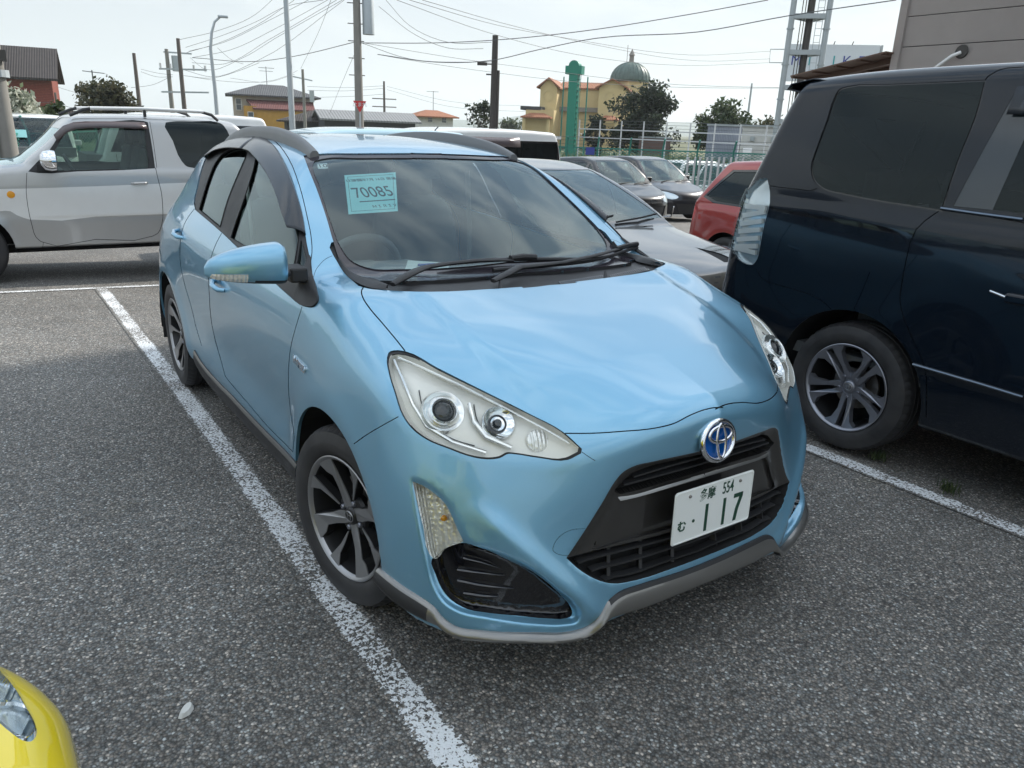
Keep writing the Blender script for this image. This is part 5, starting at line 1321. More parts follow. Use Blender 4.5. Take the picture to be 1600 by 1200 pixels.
    S.both('rail',[(1203,323),(1228,328),(1330,345.5),(1430,362),(1428,371),(1330,352.5),(1240,336),(1206,328)],'view',sel=sd,over=['body'])
    for y0,y1 in((-.60,-.545),(-1.60,-1.60),(-2.75,-2.75)): pass
    S.seams([(-1.60,1.74),(-1.62,1.3),(-1.63,.8),(-1.62,.32)],.008,'side',sd,['body'])
    S.seams([(-2.76,1.22),(-2.80,.9),(-2.78,.5),(-2.60,.32)],.008,'side',sd,['body'])
    S.both('headlamp',[(-.88,.98),(-.55,.86),(-.50,.74),(-.86,.78)],'front',sel=lambda c:c[:,1]<-3.3,over=['body'])
    S.both('grille',[(-.48,.86),(-.44,.60),(.44,.60),(.48,.86)],'front',sel=lambda c:c[:,1]<-3.3,over=['body'])
    P=M['navy']
    panel(S,'body','body',P,root,skirt=.012);panel(S,'seam','panel_gaps',M['seam'],root,recess=.008);panel(S,'glass_seal','glass_seal',M['gloss'],root,recess=.005);panel(S,'rail','slide_rail',M['gloss'],root,recess=.006)
    panel(S,['slide_pillar|L','slide_pillar|R'],'gloss_pillar',M['gloss_navy'],root,recess=.002)
    glass_panels(S,root,['quarter_glass','slide_glass','front_glass'],M['tint'],-.002,'side_window');panel(S,'windscreen','windscreen',M['tint'],root,recess=.004);panel(S,'rear_glass','rear_window',M['tint'],root,recess=.004)
    panel(S,'headlamp','headlight',M['ribbed'],root,recess=.01);panel(S,'grille','front_grille',M['blackpl'],root,recess=.02)
    # clear tail lamps: bulging lens with stepped optics inside
    for sfx in('|L','|R'):
        V_,T_,N_,w_=S.get(['lamp'+sfx])
        if not len(T_): continue
        c=V_.mean(0)
        V2,T2,N2,w2=S.get(['lamp'+sfx],recess=.03);lb=mesh_obj('tail_lamp',V2,T2,M['clearlamp'],root,N=N2,flat=w2)
        mesh_obj('lamp_lens',V_+N_*.012,T_,M['lampglass'],lb,N=N_)
        E_=[];b=MB();zz=np.linspace(V_[:,2].min()+.05,V_[:,2].max()-.06,9)
        for z in zz[:7]:
            m=np.abs(V_[:,2]-z)<.03
            if m.sum()<3: continue
            Q_=V_[m];a=Q_[Q_[:,1].argmin()];e=Q_[Q_[:,1].argmax()];nn=N_[m].mean(0);b.bar(a+(e-a)*.15-nn*.012,a+(e-a)*.85-nn*.006,.016,.026)
        b.build('lamp_optics',M['whitelens'],lb)
    # roof spoiler
    rows=[]
    for x in np.linspace(-.80,.80,17):
        y0=.56-.05*(x/.8)**2;rows.append([(x,y0-.10,1.85-.03*(x/.8)**2),(x,y0+.0,1.862-.03*(x/.8)**2),(x,y0+.13,1.845-.035*(x/.8)**2),(x,y0+.15,1.82-.035*(x/.8)**2),(x,y0+.03,1.79-.03*(x/.8)**2)])
    for sx in(-1,1): pass
    sp_=grid_mesh('roof_spoiler',rows,P,root,angle=50,thick=.006)
    # bright lower moulding, belt strip, handle, visor
    def along(pts,of,w,mat,nm,sy=1,k=4):
        Pq=[surf_pt(S,F,x,y,of) for x,y in smooth_poly(pts,False,k)];Pq=[p for p in Pq if p is not None]
        for sx in(1,-1):
            b=MB();b.tube([(p[0]*sx,p[1],p[2]) for p in Pq],w,8,sy=sy);b.build(nm,mat,root,smooth=True)
    along([(1427,569),(1470,581.5),(1530,599),(1599,620)],.002,.008,M['bluechrome'],'side_moulding')
    along([(1471,325.5),(1530,334),(1599,343)],.002,.009,M['bluechrome'],'belt_moulding')
    for sx in(-1,1):
        rows=[[(sx*(.80+.012*0+.0),y,1.80),(sx*.835,y,1.76),(sx*.872,y,1.665)] for y in np.linspace(-1.5,-.49,6)]
        rows=[]
        for y in np.linspace(-1.5,-.50,8):
            r=[]
            for z,o in((1.775,.004),(1.74,.014),(1.69,.024),(1.665,.026)):
                a,b_=.3,1.2
                for _ in range(25):
                    m=(a+b_)/2
                    if F(np.array([m]),np.array([y]),np.array([z]))[0]<0:a=m
                    else:b_=m
                r.append((sx*(a+o),y,z))
            rows.append(r)
        grid_mesh('rain_visor',rows,M['smoke'],root,thick=.003)
        o=MB().box((sx*.932,-.78,.94),(.03,.19,.045)).build('door_handle',M['navy'],root);bevel(o,.012,3)
        o2=MB().tube([(sx*.928,-.62,.955),(sx*.934,-.72,.935),(sx*.934,-.86,.93),(sx*.928,-.90,.95)],.006,8).build('handle_trim',M['chrome'],o,smooth=True)
        b=MB();b.box((sx*1.03,-2.45,1.16),(.22,.12,.17));o=b.build('door_mirror',P,root);bevel(o,.04,4)
        text_obj('side_badge','Premium',.035,M['chrome'],Matrix.Translation((X0+sx*.936,.02,.86))@Matrix(((0,0,sx,0),(sx,0,0,0),(0,1,0,0),(0,0,0,1))),root,.001,1,0) if False else None
    lining(S,root,['body'],.9);box_seats(root,(-2.0,-1.0,-.1),(-.4,.4),.62)
    MB().box((0,-1.4,.45),(1.6,4.0,.06)).build('cabin_floor',M['interior_dark'],root)
    undercar(root,(-.03,-2.98),.335,.405,W,-3.6,.9,.24)
    for sx in(-1,1):
        make_wheel(root,(sx*.80,-.03,.335),sx,.335,.228,.215,'twin5',mface='alloy_grey',phase=-90)
        make_wheel(root,(sx*.80,-2.98,.335),sx,.335,.228,.215,'twin5',mface='alloy_grey',phase=40)
    MB().box((0,.97,.42),(1.5,.10,.2)).build('rear_valance',M['navy'],root)
    MB().tube([(.45,.6,.23),(.45,.98,.23)],.03,12).build('exhaust_pipe',M['disc'],root,smooth=True)
    return root
def pajero():
    # lengthwise axis along world x, nose towards -x; local +x side faces the camera
    W=.7375;loc=(-.62,7.16,0);g=gzz(-.6,7.0);loc=(0,6.45+W,-.07)
    # local y = world x ; local x = -(world y - loc.y)
    sp=dict(W=W,side=[(.15,.69),(.25,.705),(.35,.71),(.55,.725),(.6,.722),(.8,.728),(.95,.72),(1.05,.70),(1.2,.67),(1.4,.635),(1.55,.61)],
      plan=[(-2.4,.86),(-2.1,.96),(-1.6,1),(.6,1),(.9,.97),(1.1,.90)],
      nose=[(.1,-2.42),(.3,-2.48),(.5,-2.50),(.7,-2.44),(.9,-2.36),(1.1,-2.16)],tail=[(.1,.95),(.3,1.0),(.6,1.0),(1.0,.97),(1.2,.94)],
      top=[(-2.4,.88),(-2.2,.94),(-1.9,.99),(-1.6,1.03),(-1.3,1.07),(-.8,1.05),(1.1,1.05)],
      gside=[(.8,.725),(.95,.722),(1.05,.705),(1.2,.68),(1.4,.645),(1.5,.62),(1.65,.57)],gplan=[(-1.6,.95),(-1.0,1),(.4,1),(.8,.96),(1.1,.92)],
      roof=[(-1.3,1.42),(-1.0,1.475),(-.7,1.51),(-.2,1.525),(.3,1.52),(.6,1.50),(1.0,1.46)],screen=[(.9,-1.45),(1.08,-1.32),(1.2,-1.17),(1.3,-1.06),(1.44,-.93),(1.55,-.8)],
      back=[(.9,.97),(1.1,.95),(1.3,.84),(1.45,.72),(1.6,.60)],k=(.10,.05,.03,.07,.04,.02),arches=[-1.86,.62],R=.26,zb=.27,rb=.05,flare=.014)
    sp['zoff']=.07
    root,S,F=car_shell(sp,loc,-math.pi/2,(-.8,-2.6,.1),(.8,1.1,1.7),.02,'silver and white two-tone compact off-roader with roof rails parked side-on behind the hatchback','off-roader','car','parked cars')
    # the view side is +x here: features traced in the photo are cut on that side and mirrored
    arches(S,(-1.86,.62),.33,.39)
    sd=lambda c:c[:,0]>.35
    def vb(name,poly,over=None,suffix=False):
        for mr in(False,True):
            S.region(name+(('|R' if mr else '|L') if suffix else ''),poly,'view',mr,(lambda c:c[:,0]>.35) if not mr else (lambda c:c[:,0]<-.35),over)
    DW=smooth_poly([(44,268),(58,253),(76,236),(98,203),(107,194),(116,191.5),(170,190),(224,189),(231,191),(237,225),(242.5,263),(200,265.5),(120,268),(60,270.5)],True,3,sharp=(0,8,10,))
    vb('door_frame',DW)
    FG=smooth_poly([(60,267.5),(70,255),(84,238),(100,211),(110,199),(118,197),(170,195.5),(216,195),(221,196),(228,228),(231,262),(180,264),(120,266)],True,3,sharp=(0,7,9))
    vb('glass_front',FG,['door_frame'],True)
    QG=smooth_poly([(259,191.5),(264,190.5),(300,190),(343,192),(347,194),(353,201),(357,208),(360,222),(357,262),(300,262),(292,260),(284,252),(270,220)],True,3)
    vb('glass_quarter',QG,['body'],True)
    mold=smooth_poly([(-75,334),(-30,336),(0,330),(16,330),(26,336),(46,343),(150,338.5),(262,334.5),(330,333)],False,2)
    low=list(mold)+[(330,420),(-75,420)]
    vb('lower',low,['body'])
    upl=smooth_poly([(-75,297),(0,295.5),(42,294.5),(150,291),(262,286.5),(330,284)],False,2)
    vb('upper',list(upl)+[(420,270),(420,100),(-75,100)],['body'])
    for mr in(False,True):
        sl=(lambda c:c[:,0]>.3) if not mr else (lambda c:c[:,0]<-.3)
        for ln,w in(([(42,270),(41,300),(44,325),(50,352),(56,370),(64,377.5),(150,374),(238,369),(247,364),(253,350),(254,320),(252,300),(247,280),(243,262)],.9),([(234,190),(240,225),(245,262)],.8),([(68,378),(66,391)],.7)):
            S.region('seam',strip_poly(smooth_poly(ln,False,3),w),'view',mr,sl,['body','upper','lower'])
    top_=lambda c:(c[:,2]>1.07)&(c[:,1]<-.75)
    S.both('windscreen',[(-.60,1.10),(-.545,1.44),(.545,1.44),(.60,1.10)],'front',sel=top_,over=['body','upper'])
    S.both('rear_glass',[(-.52,1.0),(-.48,1.38),(.48,1.38),(.52,1.0)],'rear',sel=lambda c:c[:,1]>.5,over=['body','upper'])
    S.both('headlamp',[(-.66,.90),(-.40,.88),(-.40,.70),(-.66,.70)],'front',sel=lambda c:c[:,1]<-2.15,over=['body','upper'])
    S.both('grille',[(-.36,.88),(-.36,.70),(.36,.70),(.36,.88)],'front',sel=lambda c:c[:,1]<-2.15,over=['body','upper'])
    # everything on top belongs to the silver upper colour
    c=S.V[S.T].mean(1);m=(S.lab==0)&((c[:,2]>.95)|((c[:,2]>.83)&(np.abs(c[:,0])<.6)));S.lab[m]=S.names.index('upper')
    m=(S.lab==0)&(c[:,2]<.56);S.lab[m]=S.names.index('lower')
    panel(S,'body','body',M['pwhite'],root,skirt=.01);panel(S,'upper','upper_body',M['psilver'],root,skirt=.01);panel(S,'lower','lower_body',M['psilver'],root,skirt=.01)
    panel(S,'seam','panel_gaps',M['seam'],root,recess=.006);panel(S,'door_frame','window_frame',M['blackpl'],root,recess=.004)
    glass_panels(S,root,['glass_front'],M['glass2'],-.012,'side_window');glass_panels(S,root,['glass_quarter'],M['tint'],-.004,'side_window')
    panel(S,'windscreen','windscreen',M['ws_glass'],root,recess=.004);panel(S,'rear_glass','rear_window',M['tint'],root,recess=.004)
    panel(S,'headlamp','headlight',M['ribbed'],root,recess=.01);panel(S,'grille','front_grille',M['blackpl'],root,recess=.02)
    for sx in(1,-1):
        # roof rail: black feet with a silver bar
        b=MB();pts=[(sx*.60,-.86,1.49),(sx*.60,-.74,1.545),(sx*.60,-.66,1.565)];b.tube(pts,[.014,.016,.014],8);b.build('rail_foot',M['blackpl'],root,smooth=True).location.z=.07
        b=MB();b.tube([(sx*.60,.50,1.49),(sx*.60,.44,1.545),(sx*.60,.32,1.575)],[.014,.016,.014],8).build('rail_foot',M['blackpl'],root,smooth=True).location.z=.07
        MB().tube([(sx*.60,-.20,1.50),(sx*.60,-.20,1.57)],.015,8).build('rail_foot',M['blackpl'],root,smooth=True).location.z=.07
        MB().tube([(sx*.60,-.68,1.563),(sx*.60,-.2,1.578),(sx*.60,.36,1.573)],.018,10).build('roof_rail',M['pwhite'],root,smooth=True).location.z=.07
        # chromed mirror
        b=MB();prof=[(.0,-.085),(.05,-.08),(.085,-.05),(.095,0),(.088,.04),(.06,.05)];b.lathe(prof,24,'y',(sx*.87,-1.09,1.09));o=b.build('door_mirror',M['chrome'],root,smooth=True);o.location.z=.07
        MB().box((sx*.80,-1.07,1.02),(.12,.05,.05)).box((sx*.735,-1.12,1.02),(.02,.16,.06)).build('mirror_arm',M['blackpl'],o)
        _=MB().tube([(sx*.728,-.41,.87),(sx*.752,-.39,.872),(sx*.752,-.29,.875),(sx*.728,-.27,.876)],.012,8).build('door_handle',M['psilver'],root,smooth=True).location.z=.07
        MB().lathe([(.0,.006),(.012,.005),(.014,.0)],14,'x',(sx*.728,-.29,.80)).build('door_lock',M['chrome'],root,smooth=True).location.z=.07
        o=MB().lathe([(.0,.012),(.03,.010),(.036,.0)],20,'x',(sx*.722,-1.44,.775)).build('side_indicator',M['amber'],root,smooth=True);o.location.z=.07
        # window visor
        rows=[]
        for y,z in zip(np.linspace(-1.02,-.22,10),[1.31,1.395,1.43,1.44,1.445,1.448,1.45,1.45,1.45,1.45]):
            z+=.07;rows.append([(sx*.652,y,z),(sx*.672,y+.01,z-.03),(sx*.684,y+.02,z-.06)])
        grid_mesh('rain_visor',rows,M['smoke_brown'],root,thick=.003)
    # cabin with steering wheel and seats
    lining(S,root,['body','upper','lower','door_frame'],.75,'interior');MB().box((0,-.3,.55),(1.2,2.2,.05)).build('cabin_floor',M['interior_dark'],root)
    box_seats(root,(-.55,),(-.33,.33),.68);MB().box((0,-1.15,.95),(1.25,.35,.22)).build('dashboard',M['interior_dark'],root)
    cw=Vector((.33,-.86,1.02));E_=Euler((math.radians(24),0,0)).to_matrix();MB().tube([cw+E_@Vector((.18*math.cos(a),0,.18*math.sin(a))) for a in np.linspace(0,2*math.pi,33)],.014,8,cap=False).build('steering_wheel',M['interior_dark'],root,smooth=True)
    undercar(root,(-1.86,.62),.33,.39,W,-2.2,.95,.27)
    for sx in(1,-1):
        make_wheel(root,(sx*.63,-1.86,.33),sx,.33,.20,.175,'five',mface='alloy_grey',simple=True);make_wheel(root,(sx*.63,.62,.33),sx,.33,.20,.175,'five',mface='alloy_grey',simple=True)
    return root
# ---- simpler cars built from side-view outlines
def simple_car(label,loc,rz,W,L,H,paintm,kind='hatch',name='car',cat='car',h=.03,glass='tint',extras=(),ws_glass='ws_glass',belt=None,group='parked cars',lamp='ribbed'):
    """local: nose at y=0 pointing to -y, tail at y=L"""
    b=belt or .62*H
    if kind in('hatch','sedan','suv'):
        hoodL=dict(hatch=.235,sedan=.275,suv=.25)[kind]*L;hz=dict(hatch=.60,sedan=.665,suv=.62)[kind]*H
        wb=hoodL-.02*L;wt=wb+dict(hatch=.19,sedan=.17,suv=.15)[kind]*L
        top=[(-.1,hz*.70),(.15,hz*.80),(.5,hz*.90),(hoodL*.85,hz),(hoodL+.1,hz+.04),(L*.5,b+.02),(L*.8,b+.06),(L+.1,b+.02)]
        if kind=='sedan': roof=[(wt-.5,H*.88),(wt,H*.955),(wt+.5,H),(L*.62,H*.985),(L*.75,H*.90),(L*.9,H*.78),(L,H*.72)];back=[(.5,L*.97),(b,L*.90),(H*.8,L*.83),(H*.95,L*.66),(H*1.1,L*.5)]
        elif kind=='suv': roof=[(wt-.5,H*.88),(wt,H*.96),(wt+.5,H),(L*.7,H*.985),(L*.9,H*.95),(L,H*.93)];back=[(.5,L-.05),(b,L-.10),(b+.15,L-.2),(H*.90,L-.42),(H*1.1,L-.62)]
        else: roof=[(wt-.5,H*.88),(wt,H*.96),(wt+.5,H),(L*.7,H*.98),(L*.9,H*.93),(L,H*.90)];back=[(.5,L-.05),(b,L-.10),(b+.15,L-.18),(H*.92,L-.45),(H*1.1,L-.6)]
        screen=[(hz-.1,wb-.15),(hz+.03,wb+.02),(hz+(H-hz)*.5,(wb+wt)/2),(H*.96,wt),(H*1.1,wt+.3)];nose=[(.1,.04),(.3,.0),(.5,.0),(.65,.05),(.8,.16),(1.0,.35)]
        k=(.30,.14,.03,.10,.07,.03);g=(W*.985,W*.97,W*.87,W*.72,W*.62)
    else: # boxy van
        hoodL=.10*L;hz=.58*H;wb=.07*L;wt=.17*L
        top=[(-.1,hz*.85),(.1,hz*.92),(hoodL,hz),(.3*L,b),(L+.1,b)];roof=[(wt-.4,H*.86),(wt,H*.95),(wt+.5,H*.99),(L*.6,H),(L*.93,H*.985),(L,H*.96)]
        back=[(.5,L-.03),(b,L-.05),(H*.85,L-.10),(H*.95,L-.16),(H*1.1,L-.35)];screen=[(hz-.1,wb-.1),(hz,wb),(H*.8,(wb+wt)/2),(H*.95,wt),(H*1.1,wt+.3)];nose=[(.1,.03),(.4,.0),(.8,.02),(1.0,.08),(1.2,.2)]
        k=(.14,.05,.01,.08,.04,.015);g=(W*.985,W*.98,W*.95,W*.89,W*.84)
    zb=.22;R=.315;ax=[.19*L+.05,L*.81-.05]
    sp=dict(W=W,side=[(.1,W*.90),(.25,W*.95),(.4,W*.985),(.6,W),(.8,W*.995),(b,W*.965),(b+.2,W*.90)],plan=[(-.1,.86),(.3,.95),(.9,1),(L-1,1),(L-.4,.96),(L+.1,.88)],nose=nose,
        tail=[(.1,L-.08),(.35,L-.01),(.6,L),(b-.05,L-.05),(b+.2,L-.12)],top=top,gside=[(.5,g[0]),(b,g[1]),(b+(H-b)*.4,g[2]+.01),(H*.93,g[3]),(H*1.06,g[4])],gplan=[(0,.9),(wt,.985),(L*.5,1),(L*.8,.97),(L,.90)],
        roof=roof,screen=screen,back=back,k=k,arches=ax,R=R,zb=zb,rb=.08,rr=.07 if kind!='van' else .06)
    root,S,F=car_shell(sp,loc,rz,(-W-.05,-.15,.1),(W+.05,L+.15,H+.15),h,label,name,cat,group)
    arches(S,ax,R,.375)
    sd=lambda c:c[:,0]<-.4
    zt=H*.93 if kind!='van' else H*.90
    if kind=='van': q=[(.13*L,b+.03),(.20*L,zt),(.96*L,zt),(.965*L,b+.03)];cuts=[(.36*L,),(.62*L,)]
    else: q=[(wb+.05,b+.0),(wt+.02,zt),(L*.62,zt-.01),(L-.62 if kind!='sedan' else L*.76,zt-.07),(L-.30 if kind!='sedan' else L*.86,b+.10),(L-.5 if kind!='sedan' else L*.8,b+.04)];cuts=[(.43*L,),(.66*L,)]
    qq=smooth_poly(q,True,3,sharp=tuple(range(len(q))));c0=qq.mean(0)
    S.both('door_frame',qq,'side',sel=lambda c:sd(c)&(c[:,2]>b-.05))
    inn=c0+(qq-c0)*np.array([.955,.88])
    S.both('glass',inn,'side',sel=sd,over=['door_frame'],suffix=True)
    for (yc,) in cuts: S.both('door_frame',[(yc-.05,b-.1),(yc+.05,b-.1),(yc+.03,H),(yc-.07,H)],'side',sel=sd,over=['glass|L','glass|R'])
    Ww=g[1]-.10;Wt=g[3]-.12
    S.both('screen',[(-Ww,hz+.05),(-Wt,H*.95),(Wt,H*.95),(Ww,hz+.05)],'front',sel=lambda c:(c[:,1]<wt+.3)&(c[:,1]>wb-.15)&(c[:,2]>hz+.03),over=['body'])
    S.both('rear_glass',[(-Ww+.05,b+.08),(-Wt,H*.92),(Wt,H*.92),(Ww-.05,b+.08)],'rear',sel=lambda c:c[:,1]>L*.6,over=['body'])
    nf=lambda c:c[:,1]<.7
    if kind!='van':
        S.both('lampf',smooth_poly([(-W*.93,hz*.80),(-W*.90,hz*.70),(-W*.60,hz*.64),(-W*.50,hz*.70),(-W*.62,hz*.78)],True,3),'front',sel=nf,over=['body'])
        S.both('grille',[(-W*.60,.50),(-W*.48,.24),(W*.48,.24),(W*.60,.50)],'front',sel=nf,over=['body']);S.both('upper_grille',[(-W*.46,.62),(-W*.42,.57),(W*.42,.57),(W*.46,.62)],'front',sel=nf,over=['body'])
        S.seams(smooth_poly([(wb-.02,hz+.01),(hoodL*.5,hz*.93),(.30,hz*.84)],False,3),.008,'side',sd,['body'])
    else:
        S.both('lampf',[(-W*.93,hz*.88),(-W*.93,hz*.68),(-W*.62,hz*.70),(-W*.62,hz*.86)],'front',sel=nf,over=['body']);S.both('grille',[(-W*.5,.55),(-W*.5,.35),(W*.5,.35),(W*.5,.55)],'front',sel=nf,over=['body'])
    S.both('lampr',smooth_poly([(L+.2,b-.04),(L+.2,b-.26),(L-.16,b-.24),(L-.24,b-.08),(L-.12,b+.02)],True,2) if kind!='van' else [(L+.2,b-.08),(L+.2,b-.42),(L-.07,b-.42),(L-.07,b-.08)],'side',sel=sd,over=['body'])
    for y0 in(wb+.28,cuts[0][0],cuts[1][0]+ (.05 if kind!='van' else 0)): S.seams([(y0,b),(y0+.02,.6),(y0-.02,.30)],.008,'side',sd,['body'])
    panel(S,'body','body',paintm,root,skirt=.01);panel(S,'seam','panel_gaps',M['seam'],root,recess=.008);panel(S,'door_frame','window_frame',M['gloss'],root,recess=.002)
    glass_panels(S,root,['glass'],M[glass],-.006,'side_window');V_,T_,N_=offset_sheet(S,['screen'],-.003)
    if len(T_): mesh_obj('windscreen',V_,T_,M[ws_glass],root,N=N_)
    for nm,pn,mt,rc in(('rear_glass','rear_window','tint',.003),('lampf','headlight',lamp,.008),('lampr','tail_lamp','red_lens',.002),('grille','front_grille','blackpl',.02),('upper_grille','upper_grille','blackpl',.01)):
        if nm in S.names: panel(S,nm,pn,M[mt],root,recess=rc)
    lining(S,root,['body','door_frame'],b-.15);box_seats(root,(L*.45,L*.68),(-W*.42,W*.42),.55)
    MB().box((0,L*.5,.42),(W*1.8,L*.55,.05)).box((0,wt-.25,b-.12),(W*1.7,.5,.2)).build('cabin_floor',M['interior_dark'],root)
    undercar(root,ax,R,.375,W,.1,L-.1,zb)
    for sx in(-1,1):
        for y in ax: make_wheel(root,(sx*(W-.11),y,R),sx,R,.205,.19,'five',mface='alloy_grey',simple=True)
        for y in(cuts[0][0]-.18,cuts[1][0]-.12):
            o=MB().box((sx*(W+.006),y,b-.12),(.025,.16,.03)).build('door_handle',M['chrome'] if 'chrome' in extras else paintm,root);bevel(o,.01,2)
        if 'nomirror' in extras: continue
        o=MB().box((sx*(W+.06),wb+.42,b+.08),(.20,.10,.13)).build('door_mirror',paintm,root);bevel(o,.035,3)
        MB().box((sx*(W-.04),wb+.42,b+.01),(.10,.06,.04)).build('mirror_arm',M['blackpl'],o)
    if 'noseplate' in extras:
        o=MB().box((0,-.02,.40),(.33,.015,.165)).build('number_plate',M['white'],root)
    if kind=='hatch' or kind=='sedan':
        b_=MB()
        for s in(-.35,.15): b_.tube([(s,wb+.02,hz+.045),(s+.30,wb+.06,hz+.065),(s+.55,wb+.12,hz+.085)],.008,6)
        b_.build('wiper',M['blackpl'],root,smooth=True)
    return root,S,F
def other_cars():
    g=gzz
    # dark grey saloon beside the hatchback
    simple_car('dark grey saloon with long creased bonnet just behind the hatchback and the dark minivan',(2.45,1.35,g(2.5,3.2)-.04),math.radians(1),.90,4.75,1.42,M['graphite'],'sedan',cat='saloon car',h=.026,glass='glass2',extras=('chrome','nomirror'),belt=.92)
    r,S,F=simple_car('small black hatchback with chrome-edged open grille in the middle distance',(11.05,10.9,g(11,11.5)),math.radians(-2),.85,3.95,1.50,M['blackpaint'],'hatch',h=.04,glass='glass2',extras=('chrome',),lamp='clearlamp')
    o=MB().tube([(-.62,-.03,.50),(-.56,-.05,.26),(.56,-.05,.26),(.62,-.03,.50)],.022,8).build('grille_trim',M['chrome'],r,smooth=True);MB().box((0,-.03,.62),(.16,.02,.09)).build('badge',M['chrome'],r)
    simple_car('black tall hatchback with pale headlamps standing behind the small black one',(13.8,12.2,g(13.8,13)),math.radians(-2),.87,4.3,1.60,M['darkgrey'],'hatch',h=.04,glass='glass2',extras=('chrome',),lamp='clearlamp')
    r,S,F=simple_car('red compact sport utility car with chrome door handles and dark glass right of centre',(6.9,1.12,g(6.9,4.5)-.03),0,.88,4.1,1.62,M['redpaint'],'suv',h=.03,glass='tint',extras=('chrome','nomirror'),belt=.98)
    r,S,F=simple_car('white boxy minivan with brown tinted rain visors behind the hatchback roof',(3.65,9.0+.74,g(5.4,9.7)),math.radians(-90),.74,3.4,1.86,M['whitepaint'],'van',cat='van',h=.035,glass='tint',belt=1.08)
    for sx in(1,-1):
        rows=[[(sx*.705,y,1.72),(sx*.735,y,1.66),(sx*.75,y,1.57)] for y in np.linspace(.62,2.35,8)];grid_mesh('rain_visor',rows,M['smoke_brown'],r,thick=.004)
    MB().box((0,3.26,1.74),(1.10,.18,.05)).build('roof_spoiler',M['whitepaint'],r)
    r,S,F=simple_car('pale ice blue box wagon with roof aerial seen over the hatchback roof',(-.1,7.75,g(1.5,7.75)),math.radians(-90),.74,3.4,1.66,M['iceblue'],'van',cat='wagon',h=.04,glass='tint') if False else simple_car('pale ice blue box wagon with roof aerial seen over the hatchback roof',(1.35,8.1,g(2.5,8.1)-.03),math.radians(-90),.72,2.9,1.72,M['iceblue'],'van',cat='wagon',h=.04,glass='tint')
    MB().tube([(.1,2.45,1.68),(.12,2.52,1.76)],.008,6).build('roof_aerial',M['blackpl'],r,smooth=True)
    simple_car('white kei wagon half hidden between the off-roader tail and the hatchback rail',(-.2,13.6,g(.8,13.6)),math.radians(-90),.73,3.3,1.86,M['whitepaint'],'van',cat='wagon',h=.05,glass='tint')
    c=far(62,215,21);r,S,F=simple_car('small white van facing the camera with a blue windscreen notice at far left',(c[0]+.1,c[1],g(c[0],c[1])-.05),math.radians(8),.74,3.4,1.86,M['whitepaint'],'van',cat='van',h=.045,glass='tint')
    o=MB().box((-.42,.30,1.42),(.26,.012,.17),Euler((math.radians(-12),0,0)).to_matrix()).build('windscreen_notice',M['paper'],r)
    for k,(x,D,lab) in enumerate(((1092,33,'white and teal low truck body beyond the green fence, left of its pair'),(1170,31,'pale truck body beyond the green fence, right of its pair'))):
        c=far(x,236,D);simple_car(lab,(c[0]-1.5,c[1]+.5,g(c[0],c[1])-.1),math.radians(-80),.74,3.4,1.6,M['whitepaint'],'van',cat='van',h=.06,glass='tint')
    c=far(898,236,19);simple_car('little cream car tail showing beyond the white minivan',(c[0]-3.2,c[1]+.6,g(c[0],c[1])),math.radians(-86),.72,3.4,1.45,M['creampaint'],'hatch',h=.05,glass='glass2')
